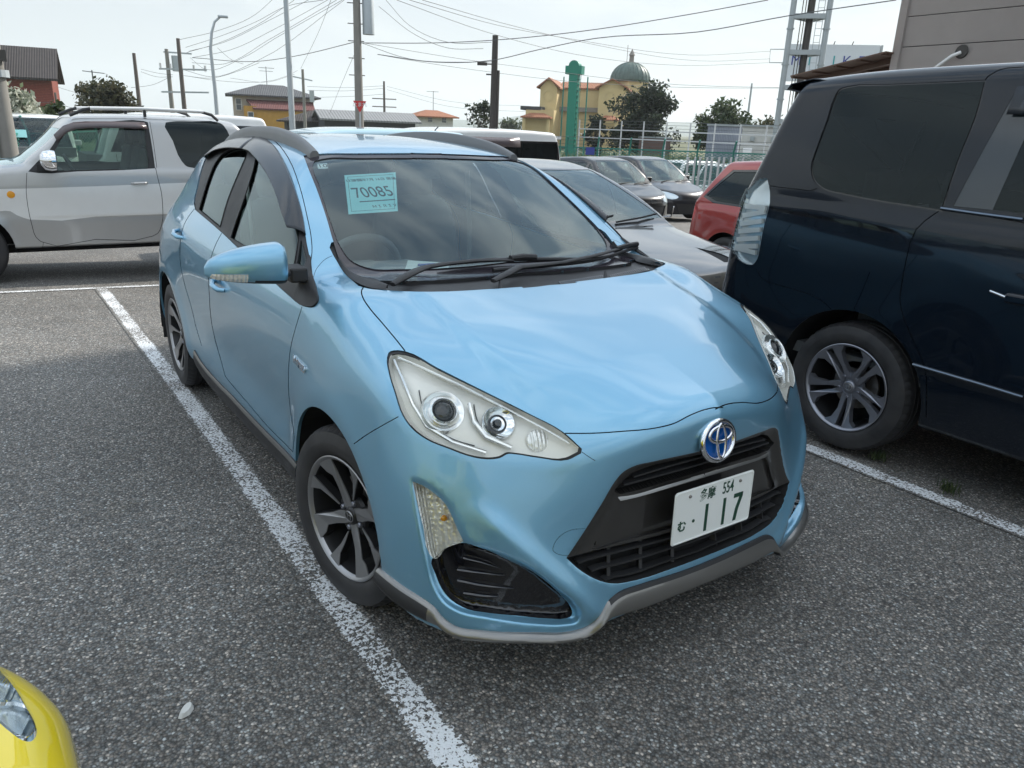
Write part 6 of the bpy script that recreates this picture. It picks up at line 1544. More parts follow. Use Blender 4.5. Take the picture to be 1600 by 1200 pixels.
def build_yellow():
    # faces away from the viewer: only its right front corner and headlamp reach into the picture
    W=.74;X=-1.625-W;Y=-.48
    sp=dict(W=W,side=[(.1,.66),(.3,.71),(.5,.735),(.65,.74),(.8,.735),(.95,.71),(1.1,.67)],plan=[(-.1,.86),(.3,.95),(.9,1),(2.6,1),(3.4,.92)],nose=[(.1,.06),(.3,.0),(.5,.02),(.65,.08),(.8,.20),(1.0,.45)],tail=[(.1,3.3),(.5,3.38),(.9,3.3),(1.1,3.2)],
        top=[(-.1,.60),(.15,.72),(.45,.84),(.8,.93),(1.1,.98),(2,1.0),(3.5,1.02)],gside=[(.5,.72),(1.0,.70),(1.2,.63),(1.4,.52),(1.6,.42)],gplan=[(0,.9),(1.5,1),(2.8,.96),(3.5,.88)],roof=[(1.2,1.25),(1.6,1.38),(2.1,1.42),(2.8,1.38),(3.4,1.30)],
        screen=[(.9,.80),(1.0,.95),(1.2,1.2),(1.38,1.5),(1.5,1.8)],back=[(.5,3.3),(1.0,3.22),(1.25,3.0),(1.45,2.8)],k=(.30,.15,.05,.1,.06,.04),arches=[.66,2.75],R=.29,rb=.07,flare=.004)
    root,S,F=car_shell(sp,(X,Y,0),math.pi,(-W-.05,-.15,.1),(W+.05,3.6,1.55),.018,'bright yellow small car whose front corner and oval headlamp show at the bottom left edge','car','car')
    arches(S,(.66,2.75),.29,.345)
    LP=smooth_poly([(-55,985),(-30,1010),(0,1048),(11,1060),(28,1082),(41,1105),(54,1129),(57.5,1144),(54,1154),(47,1158.5),(34,1156),(19,1146),(0,1130),(-40,1085),(-66,1030)],True,3)
    S.both('rim',LP,'view',sel=lambda c:c[:,1]<1.0)
    c0=LP.mean(0);S.both('lamp',c0+(LP-c0)*np.array([.93,.94])+np.array([-1.5,-4]),'view',over=['rim'])
    S.both('screen',[(-.60,.98),(-.46,1.36),(.46,1.36),(.60,.98)],'front',sel=lambda c:(c[:,1]>.7)&(c[:,1]<2),over=['body'])
    S.both('side_glass',smooth_poly([(1.15,1.0),(1.55,1.30),(2.5,1.30),(2.9,1.02)],True,3,sharp=(0,1,2,3)),'side',sel=lambda c:c[:,0]<-.3,over=['body'],suffix=True)
    S.seams([(.98,.95),(1.0,.6),(.98,.32)],.006,'side',lambda c:c[:,0]<-.3,['body']);S.seams([(2.2,1.0),(2.22,.6),(2.2,.32)],.006,'side',lambda c:c[:,0]<-.3,['body'])
    S.seams(smooth_poly([(-.62,.86),(-.50,.76),(-.30,.70),(.02,.69)],False,4),.006,'front',lambda c:c[:,1]<.5,['body'])
    S.both('grille',[(-.40,.52),(-.36,.34),(.36,.34),(.40,.52)],'front',sel=lambda c:c[:,1]<.4,over=['body'])
    panel(S,'body','body',M['yellow'],root,skirt=.01);panel(S,'seam','panel_gaps',M['seam'],root,recess=.006);panel(S,'grille','front_grille',M['blackpl'],root,recess=.02)
    V_,T_,N_,w_=S.get(['rim']);panel(S,'rim','headlight',M['chrome'],root,recess=.003)
    for sg in(1,-1):
        V_,T_,N_,w_=S.get(['lamp'],recess=.018,mask=lambda c:c[:,0]*sg>0)
        if len(T_):
            o=mesh_obj('lamp_bowl',V_,T_,M['clearlamp'],root,N=N_,flat=w_);V2,T2,N2,w2=S.get(['lamp'],mask=lambda c:c[:,0]*sg>0);mesh_obj('lamp_lens',V2+N2*.004,T2,M['lampglass'],o,N=N2)
            c=V2.mean(0);n_=N2.mean(0);n_/=np.linalg.norm(n_);d=V2-c;u=d[np.linalg.norm(d,axis=1).argmax()];u=u/np.linalg.norm(u);w3=np.cross(n_,u);L_=np.linalg.norm(d,axis=1).max()
            for a,l in((.15,.40),):
                cc=c+u*L_*a*.8-n_*.012;P=[cc+u*L_*l*.6*math.cos(t)+w3*L_*.20*math.sin(t) for t in np.linspace(0,2*math.pi,25)];MB().tube(P,.006,8,cap=False).build('lamp_ring',M['chrome'],o,smooth=True)
                pass
    for nm in('screen',): panel(S,nm,'windscreen',M['tint'],root,recess=.003)
    glass_panels(S,root,['side_glass'],M['tint'],-.003,'side_window');lining(S,root,['body'],.85);undercar(root,(.66,2.75),.29,.345,W,.15,3.2,.2)
    for sx in(-1,1):
        for y in(.66,2.75): make_wheel(root,(sx*(W-.09),y,.29),sx,.29,.19,.155,'five',mface='alloy_grey',simple=True)
    return root
g=sheet('asphalt_lot',-40,45,-30,40,170,140,M['asphalt']);tag(g,kind='structure')
tag(sheet('parking_line',-.91,-.78,-5,5.95,1,40,M['line'],.004,'y'),kind='structure')
tag(sheet('parking_line',1.745,1.875,-5,5.95,1,40,M['line'],.004,'y'),kind='structure')
tag(sheet('parking_line',-12,12,5.95,6.06,60,1,M['line'],.0045,'x'),kind='structure')
# ================= surroundings =================
rnd=random.Random(7)
def far(x,y,D):
    d=VIEW.ray(x,y);return VIEW.C+d*D/math.hypot(d[0],d[1])
def base(x,D): p=far(x,200,D);return np.array([p[0],p[1],gzz(p[0],p[1])])
def leaf_mat(name,c1,c2,c3=None):
    m,n,l,b=new_mat(name);oi=n.new('ShaderNodeNewGeometry');cr=n.new('ShaderNodeValToRGB');cr.color_ramp.elements[0].color=(*c1,1);cr.color_ramp.elements[1].color=(*c2,1)
    if c3: e=cr.color_ramp.elements.new(.93);e.color=(*c3,1)
    l.new(oi.outputs['Random Per Island'],cr.inputs[0]);l.new(cr.outputs[0],b.inputs['Base Color']);b.inputs['Roughness'].default_value=.55
    t=n.new('ShaderNodeBsdfTranslucent');l.new(cr.outputs[0],t.inputs[0]);mx=n.new('ShaderNodeMixShader');mx.inputs[0].default_value=.3;out=n['Material Output'];l.new(b.outputs[0],mx.inputs[1]);l.new(t.outputs[0],mx.inputs[2]);l.new(mx.outputs[0],out.inputs['Surface']);return m
M['leaf_dark']=leaf_mat('dark_foliage',(.010,.020,.012),(.045,.062,.028));M['leaf_mid']=leaf_mat('mid_foliage',(.022,.042,.016),(.085,.115,.040));M['leaf_rust']=leaf_mat('rusty_green_foliage',(.030,.040,.016),(.095,.085,.040))
M['leaf_flower']=leaf_mat('flowering_foliage',(.03,.06,.02),(.12,.16,.06),(.65,.65,.55))
M['bark']=PM('bark',(.07,.055,.045),.9,var=.3)
def tree(x,y,z,h,w,mat,label,cat='tree',leaf=.22,n=2600,trunk=.25,flat=1.0,seed=0,name='tree',group=None):
    r=random.Random(seed);root=empty(name,(x,y,z),r.random()*6,label,cat,group)
    b=MB();th=h*trunk;b.tube([(0,0,0),(.02*h,0,th*.6),(0,.02*h,th*1.4),(0,0,h*.6)],[w*.035,w*.03,w*.022,w*.01],8)
    cl=[]
    for i in range(38):
        a=r.random()*6.28;e=r.uniform(-.75,1);q=r.uniform(.25,.98);cx=math.cos(a)*math.sqrt(max(0,1-e*e*.8))*q*w*.5;cy=math.sin(a)*math.sqrt(max(0,1-e*e*.8))*q*w*.5;cz=th+(h-th)*(.5+.44*e*flat)
        cl.append((cx,cy,cz,r.uniform(.12,.22)*w));b.tube([(0,0,th*r.uniform(.8,1.5)),(cx*.5,cy*.5,(cz+th)*.5),(cx,cy,cz)],[w*.012,w*.008,w*.003],5)
    b.build('trunk',M['bark'],root,smooth=True)
    V=[];F=[]
    for i in range(n):
        c=r.choice(cl);rr=c[3]*(r.random()**.45);u=Vector((r.gauss(0,1),r.gauss(0,1),r.gauss(0,.75)));u.normalize();p=Vector(c[:3])+u*rr*1.15
        if r.random()<.06: p+=u*c[3]*.5
        s=leaf*r.uniform(.5,1.3);t=Vector((r.gauss(0,1),r.gauss(0,1),r.gauss(0,1))).normalized();q=t.cross(Vector((r.gauss(0,1),r.gauss(0,1),r.gauss(0,1)))).normalized();k=len(V)
        V+=[p-t*s*.5,p+q*s*.28,p+t*s*.5,p-q*s*.28];F.append((k,k+1,k+2,k+3))
    mesh_obj('crown',V,F,mat,root,smooth=False);return root
def px_tree(x0,x1,ytop,D,mat,label,**k):
    c=base((x0+x1)/2,D);w=np.linalg.norm(far(x1,200,D)[:2]-far(x0,200,D)[:2]);top=far((x0+x1)/2,ytop,D)[2]
    return tree(c[0],c[1],c[2],top-c[2],w,mat,label,seed=int(x0),**k)
# ---------- walls and roofs
def wall_mat(name,col,var=.08,vs=3,bump=.2,lines=None,rough=.8):
    m,n,l,b=new_mat(name);tc=n.new('ShaderNodeTexCoord');z=n.new('ShaderNodeTexNoise');z.inputs['Scale'].default_value=vs;z.inputs['Detail'].default_value=8;z.inputs['Roughness'].default_value=.65;l.new(tc.outputs['Object'],z.inputs['Vector'])
    mr=n.new('ShaderNodeMapRange');mr.inputs['From Min'].default_value=.3;mr.inputs['From Max'].default_value=.7;mr.inputs['To Min'].default_value=1-var;mr.inputs['To Max'].default_value=1+var;l.new(z.outputs['Fac'],mr.inputs['Value'])
    sc=n.new('ShaderNodeVectorMath');sc.operation='SCALE';sc.inputs[0].default_value=col;last=mr.outputs[0]
    if lines:
        w=n.new('ShaderNodeTexWave');w.bands_direction=lines[0];w.inputs['Scale'].default_value=lines[1];w.wave_profile='SAW' if len(lines)<4 else 'SIN';l.new(tc.outputs['Object'],w.inputs['Vector']);q=n.new('ShaderNodeMapRange');q.inputs['From Min'].default_value=0;q.inputs['From Max'].default_value=1;q.inputs['To Min'].default_value=lines[2];q.inputs['To Max'].default_value=1.1;l.new(w.outputs['Fac'],q.inputs['Value'])
        mm=n.new('ShaderNodeMath');mm.operation='MULTIPLY';l.new(mr.outputs[0],mm.inputs[0]);l.new(q.outputs[0],mm.inputs[1]);last=mm.outputs[0]
        bp=n.new('ShaderNodeBump');bp.inputs['Distance'].default_value=.05;bp.inputs['Strength'].default_value=.6;l.new(w.outputs['Fac'],bp.inputs['Height']);l.new(bp.outputs[0],b.inputs['Normal'])
    l.new(last,sc.inputs['Scale']);l.new(sc.outputs[0],b.inputs['Base Color']);b.inputs['Roughness'].default_value=rough;return m
M['brick']=wall_mat('red_brick_wall',(.26,.065,.045),.25,6,lines=('Z',2.2,.8));M['brownroof']=wall_mat('dark_brown_roof_tile',(.045,.036,.034),.2,2,lines=('X',1.6,.45,1))
M['greyroof']=wall_mat('grey_roof_tile',(.085,.088,.095),.15,2,lines=('X',1.3,.6,1));M['orangeroof']=wall_mat('terracotta_roof',(.34,.13,.06),.2,2,lines=('X',1.3,.65,1));M['winewall']=wall_mat('wine_metal_roof',(.14,.045,.04),.1,2,lines=('X',1.4,.7,1))
M['greymetal']=wall_mat('grey_metal_roof',(.21,.215,.22),.06,1,lines=('X',.9,.85,1));M['yellow_wall']=wall_mat('ochre_wall',(.50,.27,.045),.08,2,lines=('X',2,.88,1));M['beige']=wall_mat('beige_wall',(.42,.38,.32));M['cream']=wall_mat('cream_render',(.60,.47,.24),.07,.6)
M['charcoal']=wall_mat('charcoal_wall',(.04,.042,.048));M['whitewall']=wall_mat('white_wall',(.60,.60,.58));M['stone']=wall_mat('stone_band',(.25,.23,.21));M['cladding']=wall_mat('taupe_grey_cladding',(.74,.69,.665),.05,2,lines=('Z',26,.95));M['container']=wall_mat('grey_blue_container',(.32,.35,.42),.06,1,lines=('X',3,.85,1))
M['dome']=wall_mat('verdigris_copper',(.075,.12,.105),.30,1.2,rough=.5);M['glassfar']=PM('window_dark',(.05,.065,.075),.1,coat=.5);M['frame_w']=PM('white_window_frame',(.72,.72,.70),.5)
M['concrete']=PM('weathered_concrete_pole',(.24,.23,.21),.85,var=.18,vscale=3);M['steelpole']=PM('galvanised_pole',(.42,.46,.48),.5,metal=.4,var=.1);M['darkpole']=PM('dark_pole',(.06,.055,.05),.7,var=.2);M['woodpole']=PM('brown_grey_pole',(.13,.11,.10),.85,var=.2)
M['wire']=PM('cable',(.10,.105,.11),.7);M['tgreen']=PM('teal_green_sign',(.015,.22,.15),.45,var=.15,vscale=.8);M['tgreen2']=PM('green_fence_post',(.03,.20,.16),.5);M['whitepost']=PM('white_fence_post',(.55,.56,.57),.5)
M['sign_red']=PM('sign_red',(.55,.03,.03),.4);M['brownmetal']=PM('brown_pergola',(.14,.085,.06),.55,var=.15);M['signwhite']=PM('sign_white',(.66,.70,.74),.4,var=.04);M['signblue']=PM('sign_letters_blue',(.04,.06,.30),.4);M['signteal']=PM('sign_letters_teal',(.03,.35,.38),.4)
def window(parent,c,n,w,h,fr=.07,cols=1):
    """framed window on a wall: c centre (local), n outward unit (x,y)"""
    n=Vector((n[0],n[1],0));t=Vector((-n.y,n.x,0));c=Vector(c)
    b=MB();R=Matrix(((t.x,n.x,0),(t.y,n.y,0),(0,0,1)));o=b
    for s in(-1,1): b.box(c+t*s*(w/2)+n*.03,(fr,.10,h+fr),R);b.box(c+Vector((0,0,s*h/2))+n*.03,(w+fr,.10,fr),R)
    b.box(c+n*.035,(w,.06,fr*.6),R)
    f=b.build('window',M['frame_w'],parent);MB().box(c+n*.012,(w,.03,h),R).build('pane',M['glassfar'],f);return f
def hip(parent,w,d,z,h,ov,mat,ridge=None,name='roof',th=.18,off=(0,0)):
    a,b=w/2+ov,d/2+ov;r=(w-d)/2+ov*.3 if ridge is None else ridge;r=max(.05,r);ox,oy=off
    V=[(-a,-b,z),(a,-b,z),(a,b,z),(-a,b,z),(-r,0,z+h),(r,0,z+h),(-a,-b,z-th),(a,-b,z-th),(a,b,z-th),(-a,b,z-th)];V=[(x+ox,y+oy,q) for x,y,q in V]
    return mesh_obj(name,V,[(0,1,5,4),(1,2,5),(2,3,4,5),(3,0,4),(9,8,7,6),(0,6,7,1),(1,7,8,2),(2,8,9,3),(3,9,6,0)],mat,parent,smooth=False)
def gable(parent,w,d,z,h,ov,mat,wmat=None,name='roof',th=.2,axis='x',off=(0,0)):
    a,b=w/2+ov,d/2+ov;V=[(-a,-b,z),(a,-b,z),(a,b,z),(-a,b,z),(-a,0,z+h),(a,0,z+h)];V+= [(x,y,q-th) for x,y,q in V];F=[(0,1,5,4),(2,3,4,5),(7,6,10,11),(9,8,11,10),(0,6,7,1),(2,8,9,3),(0,4,10,6),(4,3,9,10),(1,7,11,5),(5,11,8,2)]
    sw=(lambda p:p) if axis=='x' else (lambda p:(-p[1],p[0],p[2]));V=[sw(v) for v in V];V=[(x+off[0],y+off[1],q) for x,y,q in V]
    o=mesh_obj(name,V,F,mat,parent,smooth=False)
    if wmat:
        k=h*(1-0)/(b)*(d/2);G=[sw(v) for v in [(-w/2,-d/2,z-.02),(-w/2,d/2,z-.02),(-w/2,0,z-.02+h*.93),(w/2,-d/2,z-.02),(w/2,d/2,z-.02),(w/2,0,z-.02+h*.93)]];G=[(x+off[0],y+off[1],q) for x,y,q in G]
        mesh_obj('gable_wall',G[:3],[(0,1,2)],wmat,parent,smooth=False);mesh_obj('gable_wall',G[3:],[(0,2,1)],wmat,parent,smooth=False)
    return o
def walls(parent,w,d,z0,z1,mat,off=(0,0),name='wall'): return MB().box((off[0],off[1],(z0+z1)/2),(w,d,z1-z0)).build(name,mat,parent)
FACE=math.atan2  # facing angle so that local -y looks at the camera
def facing(x,D,extra=0):
    p=far(x,200,D);d=p-VIEW.C;return math.atan2(d[1],d[0])-math.pi/2+extra
# 1 brick house far left
D=85;c=base(30,D);z=lambda y,x=40,D_=D: far(x,y,D_)[2]
h1=empty('brick_house',(c[0]-3.2,c[1]+3,c[2]),facing(30,D,-.10),'red brick house with steep dark tiled roof and gabled dormer at far left','house')
ze=z(158)-c[2];zr=z(70)-c[2];zl=z(122)-c[2]
walls(h1,13.5,8,0,zl+.2,M['brick']);gable(h1,13.5,8.6,zl,zr-zl,.55,M['brownroof'],M['brick'],'roof')
walls(h1,3.2,3,zl-.1,zl+2.4,M['brick'],(0.9,-2.9),'dormer_wall').data.materials[0]=M['charcoal'];gable(h1,3.0,3.0,zl+2.35,1.0,.3,M['brownroof'],M['charcoal'],'dormer_roof',axis='y',off=(.9,-2.9))
window(h1,(.9,-4.42,zl+1.5),(0,-1),1.6,1.4);window(h1,(4.3,-4.0,zl-1.9),(0,-1),1.1,1.4);window(h1,(1.6,-4.0,zl-1.9),(0,-1),1.1,1.4)
gable(h1,16.5,3.2,zl-4.2,1.6,.2,M['brownroof'],None,'lower_roof',off=(1.0,-4.6))
walls(h1,15.5,2.6,0,zl-4.2,M['brick'],(1.0,-4.9),'porch_wall')
# 2 ochre and beige house
D=120;c=base(428,D);zz=lambda y,x=430: far(x,y,D)[2]-c[2]
h2=empty('tiled_house',(c[0],c[1],c[2]),facing(428,D,.05),'beige two-storey house with grey hipped roof and ochre annexe with wine red roof','house')
walls(h2,10.6,8,0,zz(151),M['beige']);hip(h2,10.6,8,zz(151),zz(133)-zz(151),.95,M['greyroof'])
walls(h2,7.4,3,0,zz(171),M['yellow_wall'],(1.2,-5.4),'annexe_wall');V=[(-3.6,-4.0,zz(158)),(5.2,-4.0,zz(158)),(5.2,-7.2,zz(171)),(-2.8,-7.2,zz(171))];V+=[(a,b,q-.18) for a,b,q in V]
mesh_obj('annexe_roof',V,[(0,1,2,3),(7,6,5,4),(0,3,7,4),(3,2,6,7),(2,1,5,6),(1,0,4,5)],M['winewall'],h2,smooth=False)
walls(h2,1.6,2.9,0,zz(168),M['yellow_wall'],(-3.2,-5.3),'annexe_side_wall');window(h2,(3.9,-6.92,zz(186)),(0,-1),1.0,1.3);window(h2,(-3.2,-6.77,zz(184)),(0,-1),.7,1.2);window(h2,(-4.6,-4.0,zz(166)),(0,-1),.7,1.5)
MB().tube([(-.6,0,zz(133)),(-.6,0,zz(105))],.05,6).bar((-1.6,0,zz(107)),(.5,0,zz(107)),.06).bar((-1.5,0,zz(112)),(.3,0,zz(112)),.05).build('aerial',M['wire'],h2)
# 3 long low grey building, dark side house
D=95;c=base(582,D);zz=lambda y,x=582: far(x,y,D)[2]-c[2]
h3=empty('long_low_building',(c[0],c[1]+2,c[2]),facing(582,D,.22),'long low charcoal building with plain grey metal roof behind the give-way triangle','building')
walls(h3,10.5,6,0,zz(188),M['charcoal']);gable(h3,10.5,6,zz(188),zz(174)-zz(188),.6,M['greymetal'],M['charcoal'])
D=100;c=base(500,D);zz=lambda y,x=500: far(x,y,D)[2]-c[2]
h4=empty('dark_roof_shed',(c[0],c[1],c[2]),facing(500,D,.1),'low dark shed with ribbed charcoal roof right of the ochre house','shed');walls(h4,8,5,0,zz(190),M['charcoal']);hip(h4,8,5,zz(190),zz(173)-zz(190),.4,M['brownroof'],ridge=.4,off=(-.5,0))
D=130;c=base(674,D);zz=lambda y,x=674: far(x,y,D)[2]-c[2]
h5=empty('orange_roof_house',(c[0],c[1],c[2]),facing(674,D,.3),'small white house with orange tiled hipped roof in the distance','house');walls(h5,5.6,5,0,zz(182),M['whitewall']);hip(h5,5.6,5,zz(182),zz(172)-zz(182),.8,M['orangeroof'],ridge=1.0);window(h5,(-1,-2.5,zz(187)),(0,-1),.8,.8);window(h5,(1.3,-2.5,zz(187)),(0,-1),.8,.8)
MB().tube([(.3,0,zz(172)),(.3,0,zz(142))],.05,5).bar((-.8,0,zz(143)),(1.2,0,zz(143)),.06).build('aerial',M['wire'],h5)
# 4 domed cream building
D=120;c=base(925,D);zz=lambda y,x=925: far(x,y,D)[2]-c[2]
mp=D/1188.*1.02
h6=empty('domed_building',(c[0],c[1],c[2]),facing(925,D,-.12),'cream Mediterranean style building with terracotta roofs and green copper dome','building')
X=lambda x:(x-925)*mp*.985
wl,wr=X(852),X(876)
walls(h6,wr-wl,9,0,zz(140),M['cream'],((wl+wr)/2,1),'left_wing_wall');gable(h6,9,wr-wl,zz(140),zz(125)-zz(140),.5,M['orangeroof'],M['cream'],'left_wing_roof',axis='y',off=((wl+wr)/2,1))
wl2,wr2=X(876),X(938);walls(h6,wr2-wl2,6,0,zz(138),M['cream'],((wl2+wr2)/2,3),'middle_wall');gable(h6,wr2-wl2,6,zz(138),zz(127)-zz(138),.3,M['orangeroof'],None,'middle_roof',off=((wl2+wr2)/2,3))
wl3,wr3=X(937),X(973);walls(h6,wr3-wl3,10,0,zz(139),M['cream'],((wl3+wr3)/2,.2),'right_wing_wall');gable(h6,10,wr3-wl3,zz(139),zz(125)-zz(139),.5,M['orangeroof'],M['cream'],'right_wing_roof',axis='y',off=((wl3+wr3)/2,.2))
dx=X(970);MB().lathe([(X(998)-dx,0),(X(998)-dx,zz(120))],8,'z',(dx,6,0)).build('dome_drum',M['cream'],h6)
R_=X(998)-dx+.15;zd=zz(120);hd_=zz(90)-zd
prof=[(R_,zd-.25),(R_+.1,zd)]+[(R_*math.cos(a),zd+hd_*math.sin(a)) for a in np.linspace(0,1.50,12)]
dm=MB().lathe(prof,40,'z',(dx,6,0)).build('dome',M['dome'],h6,smooth=True,angle=50)
rb=MB()
for k in range(24):
    a=2*math.pi*k/24;rb.tube([(dx+(R_+.03)*math.cos(t)*math.cos(a),6+(R_+.03)*math.cos(t)*math.sin(a),zd+hd_*math.sin(t)) for t in np.linspace(0,1.45,8)],.05,5)
rb.build('dome_ribs',M['dome'],dm,smooth=True)
MB().lathe([(.38,zz(90)-.1),(.34,zz(79)),(.5,zz(79)),(.4,zz(77)),(.05,zz(69))],12,'z',(dx,6,0)).build('lantern',M['stone'],h6)
MB().tube([(dx-.7,6,zz(90)),(dx-.7,6,zz(62))],.04,5).build('lightning_rod',M['wire'],h6)
for x in(864,953): 
    o=MB().lathe([(.0,.10),(.55,.10),(.55,.0)],24,'y',(X(x),-3.5 if x<900 else -4.8,zz(154))).build('round_window',M['glassfar'],h6);MB().lathe([(.55,.12),(.70,.12),(.70,-.02)],24,'y',(X(x),-3.52 if x<900 else -4.82,zz(154))).build('round_frame',M['stone'],o)
MB().box(((X(876)+X(938))/2,-.25,zz(172)),(X(938)-X(876),.6,zz(168)-zz(175))).build('stone_band',M['stone'],h6)
walls(h6,X(878)-X(838),5,0,zz(176),M['cream'],((X(878)+X(838))/2,-4),'porch_wall');MB().box((X(845),-4,zz(174)),(3.0,5,.5)).build('flat_roof',M['charcoal'],h6)
for a,b_ in((836,874),(944,967)):
    w_=X(b_)-X(a);hip(h6,w_,2.2,zz(187),zz(181)-zz(187),.25,M['orangeroof'],ridge=w_*.25,name='porch_roof',off=((X(a)+X(b_))/2,-6.6))
    for s in(-1,1): MB().tube([((X(a)+X(b_))/2+s*w_*.45,-7.4,0),((X(a)+X(b_))/2+s*w_*.45,-7.4,zz(187))],.25,8).build('porch_column',M['cream'],h6)
# 5 tall green sign tower
D=55;c=base(893,D);zz=lambda y,x=893: far(x,y,D)[2]-c[2];s_=D/1188
sg=empty('green_sign_tower',(c[0],c[1],c[2]),facing(893,D,-.35),'tall teal green roadside sign tower with cross-shaped rounded head','sign')
ht=zz(101);MB().box((0,0,zz(116)/2),(.60,.55,zz(116))).build('shaft',M['tgreen'],sg);MB().box((0,0,(zz(116)+zz(103))/2),(1.15,.62,zz(103)-zz(116))).build('head',M['tgreen'],sg)
prof=[(.36*math.cos(a),zz(103)+.36*math.sin(a)*.95) for a in np.linspace(0,math.pi,14)];MB().prism(prof,.56,lambda u,v,w:(u,w-.28,v)).build('rounded_top',M['tgreen'],sg)
b=MB()
for z_ in np.arange(.5,zz(116),.35): b.box((.36,-.05,z_),(.13,.3,.03))
b.bar((.42,-.2,0),(.42,-.2,zz(116)),.03);b.bar((.42,.1,0),(.42,.1,zz(116)),.03);b.build('ladder',M['tgreen2'],sg)
for s,y in((-.75,120),(.95,120)): MB().tube([(s,0,0),(s,0,zz(y))],.045,6).build('guard_pole',M['tgreen2'],sg)
# 6 cladded low building on the right; behind it an unseen tall block, added to shade the front bays
lb=empty('cladded_building',(10.3,5.2,-.3),0,'low building clad in taupe grey horizontal boards at the upper right','building')
b=MB();k=0;zt=3.62
for i in range(9): b.box((4.5,-9.5,.30+.42*i+.20),(9.0,19,.405))
b.build('wall_boards',M['cladding'],lb);MB().box((4.5,-9.5,1.9),(8.9,18.9,3.7)).build('wall_core',M['charcoal'],lb);MB().box((4.5,-9.5,zt+.55),(9.1,19.1,.14)).build('roof_edge',M['charcoal'],lb);MB().box((-.012,-.05,2.0),(.06,.12,3.9)).build('corner_trim',M['cladding'],lb)
q=far(1498,80,13.4);cy=q[1]-5.2;cz=q[2]+.3
MB().lathe([(.0,-.02),(.085,-.02),(.095,0),(.0,.0)],18,'x',(-.01,cy,cz)).build('pipe_cover',M['darkpole'],lb,smooth=True);MB().tube([(-.03,cy,cz-.01),(-.10,cy+.08,cz-.06),(-.10,cy+.30,cz-.22),(-.08,cy+.45,cz-.5)],.025,8).build('white_hose',M['frame_w'],lb,smooth=True)
b=MB()
for i in range(7): b.box((.25+i*.62,.80,2.95),(.09,1.75,.08),Euler((math.radians(-10),0,0)).to_matrix())
b.build('pergola_rafters',M['brownmetal'],lb)
for j in range(5): MB().box((1.9,.05+j*.40,3.13-j*.071),(4.2,.06,.05)).build('pergola_slat',M['brownmetal'],lb)
MB().box((1.9,.82,3.0),(4.3,1.7,.02),Euler((math.radians(-10),0,0)).to_matrix()).build('pergola_sheet',M['brownmetal'],lb)
tb=empty('shade_block',(21.3,6.95,-.5),0,'unseen tall block added behind the low cladded building to cast shade on the front bays','building');walls(tb,10,26,0,18.6,M['beige'],(5,-13));MB().box((5,-13,18.7),(10.3,26.3,.3)).build('parapet',M['stone'],tb)  # added shadow caster out of view, sized so its shadow covers the front bays
for i in range(5):
    for zf in(1.8,5,8.2,11.4,14.6): window(tb,(0,-3-i*5,zf),(-1,0),1.8,1.5)
# 7 steel tower, billboard
D=42;T0=base(1213,D)
tw=empty('steel_tower',(T0[0],T0[1],T0[2]),facing(1240,D),'grey three-legged steel tower with ladders and a dark central cable duct','tower')
m_=D/1188*.94;zt=lambda y: far(1225,y,D)[2]-T0[2];L_=0;Rr=1.55
for x,y in((0,0),(1.62,.1),(.85,1.4)): MB().tube([(x,y,0),(x,y,14)],.135,12).build('tower_leg',M['steelpole'],tw,smooth=True)
for zc in np.arange(zt(190),14,zt(80)-zt(135)):
    b=MB();b.bar((0,0,zc),(1.62,.1,zc),.14,.22);b.bar((0,0,zc),(.85,1.4,zc),.14,.22);b.bar((1.62,.1,zc),(.85,1.4,zc),.14,.22);b.box((.82,.5,zc-.05),(.9,.7,.06));b.build('tower_ring',M['steelpole'],tw)
    MB().lathe([(.18,zc+1.0),(.18,zc+1.06)],12,'z',(0,0,0)).lathe([(.18,zc+1.0),(.18,zc+1.06)],12,'z',(1.62,.1,0)).build('flange',M['steelpole'],tw)
MB().tube([(.80,.35,0),(.80,.35,14)],.17,10).build('cable_duct',M['darkpole'],tw,smooth=True)
for x in(.42,.56,.66): MB().tube([(x,.2,0),(x,.2,14)],.022,5).build('cable_run',M['darkpole'],tw)
b=MB()
for x in(1.12,1.40): b.bar((x,.1,0),(x,.1,14),.03)
for zz_ in np.arange(.3,14,.3): b.bar((1.12,.1,zz_),(1.40,.1,zz_),.02)
b.build('ladder',M['steelpole'],tw);MB().tube([(-.1,0,zt(98)),(-.75,0,zt(98)),(-.78,0,zt(77)),(-.1,0,zt(77))],.025,6).build('bracket',M['steelpole'],tw)
D=62;bb0=base(1282,D);s_=D/1188
bb=empty('billboard',(bb0[0],bb0[1],bb0[2]),facing(1282,D,.12),'white roadside billboard with blue capital letters behind the steel tower','billboard')
zb_=lambda y: far(1282,y,D)[2]-bb0[2]
wb=6.0;MB().box((0,0,(zb_(70)+zb_(128))/2),(wb,.35,zb_(70)-zb_(128))).build('board',M['signwhite'],bb);MB().box((wb/2+.15,.1,(zb_(70)+zb_(128))/2),(.12,.5,zb_(70)-zb_(128))).build('board_edge',M['steelpole'],bb)
for sx in(-1.8,1.8): MB().tube([(sx,.3,0),(sx,.3,zb_(80))],.16,10).build('board_post',M['steelpole'],bb)
for i,(ch,x) in enumerate((('M',-2.35),('I',-1.45),('L',-.65),('I',.15),('K',1.0),('E',1.95))):
    text_obj('board_letter',ch,.95,M['signblue'] if ch!='I' else M['signteal'],Matrix.Translation((x,-.19,zb_(96)))@Euler((math.radians(90),0,0)).to_matrix().to_4x4(),bb,.01,1,-.004)
for sx in(-2.4,.0,1.2): MB().tube([(sx,-.1,zb_(70)),(sx,-.5,zb_(66))],.03,5).build('board_lamp',M['darkpole'],bb)
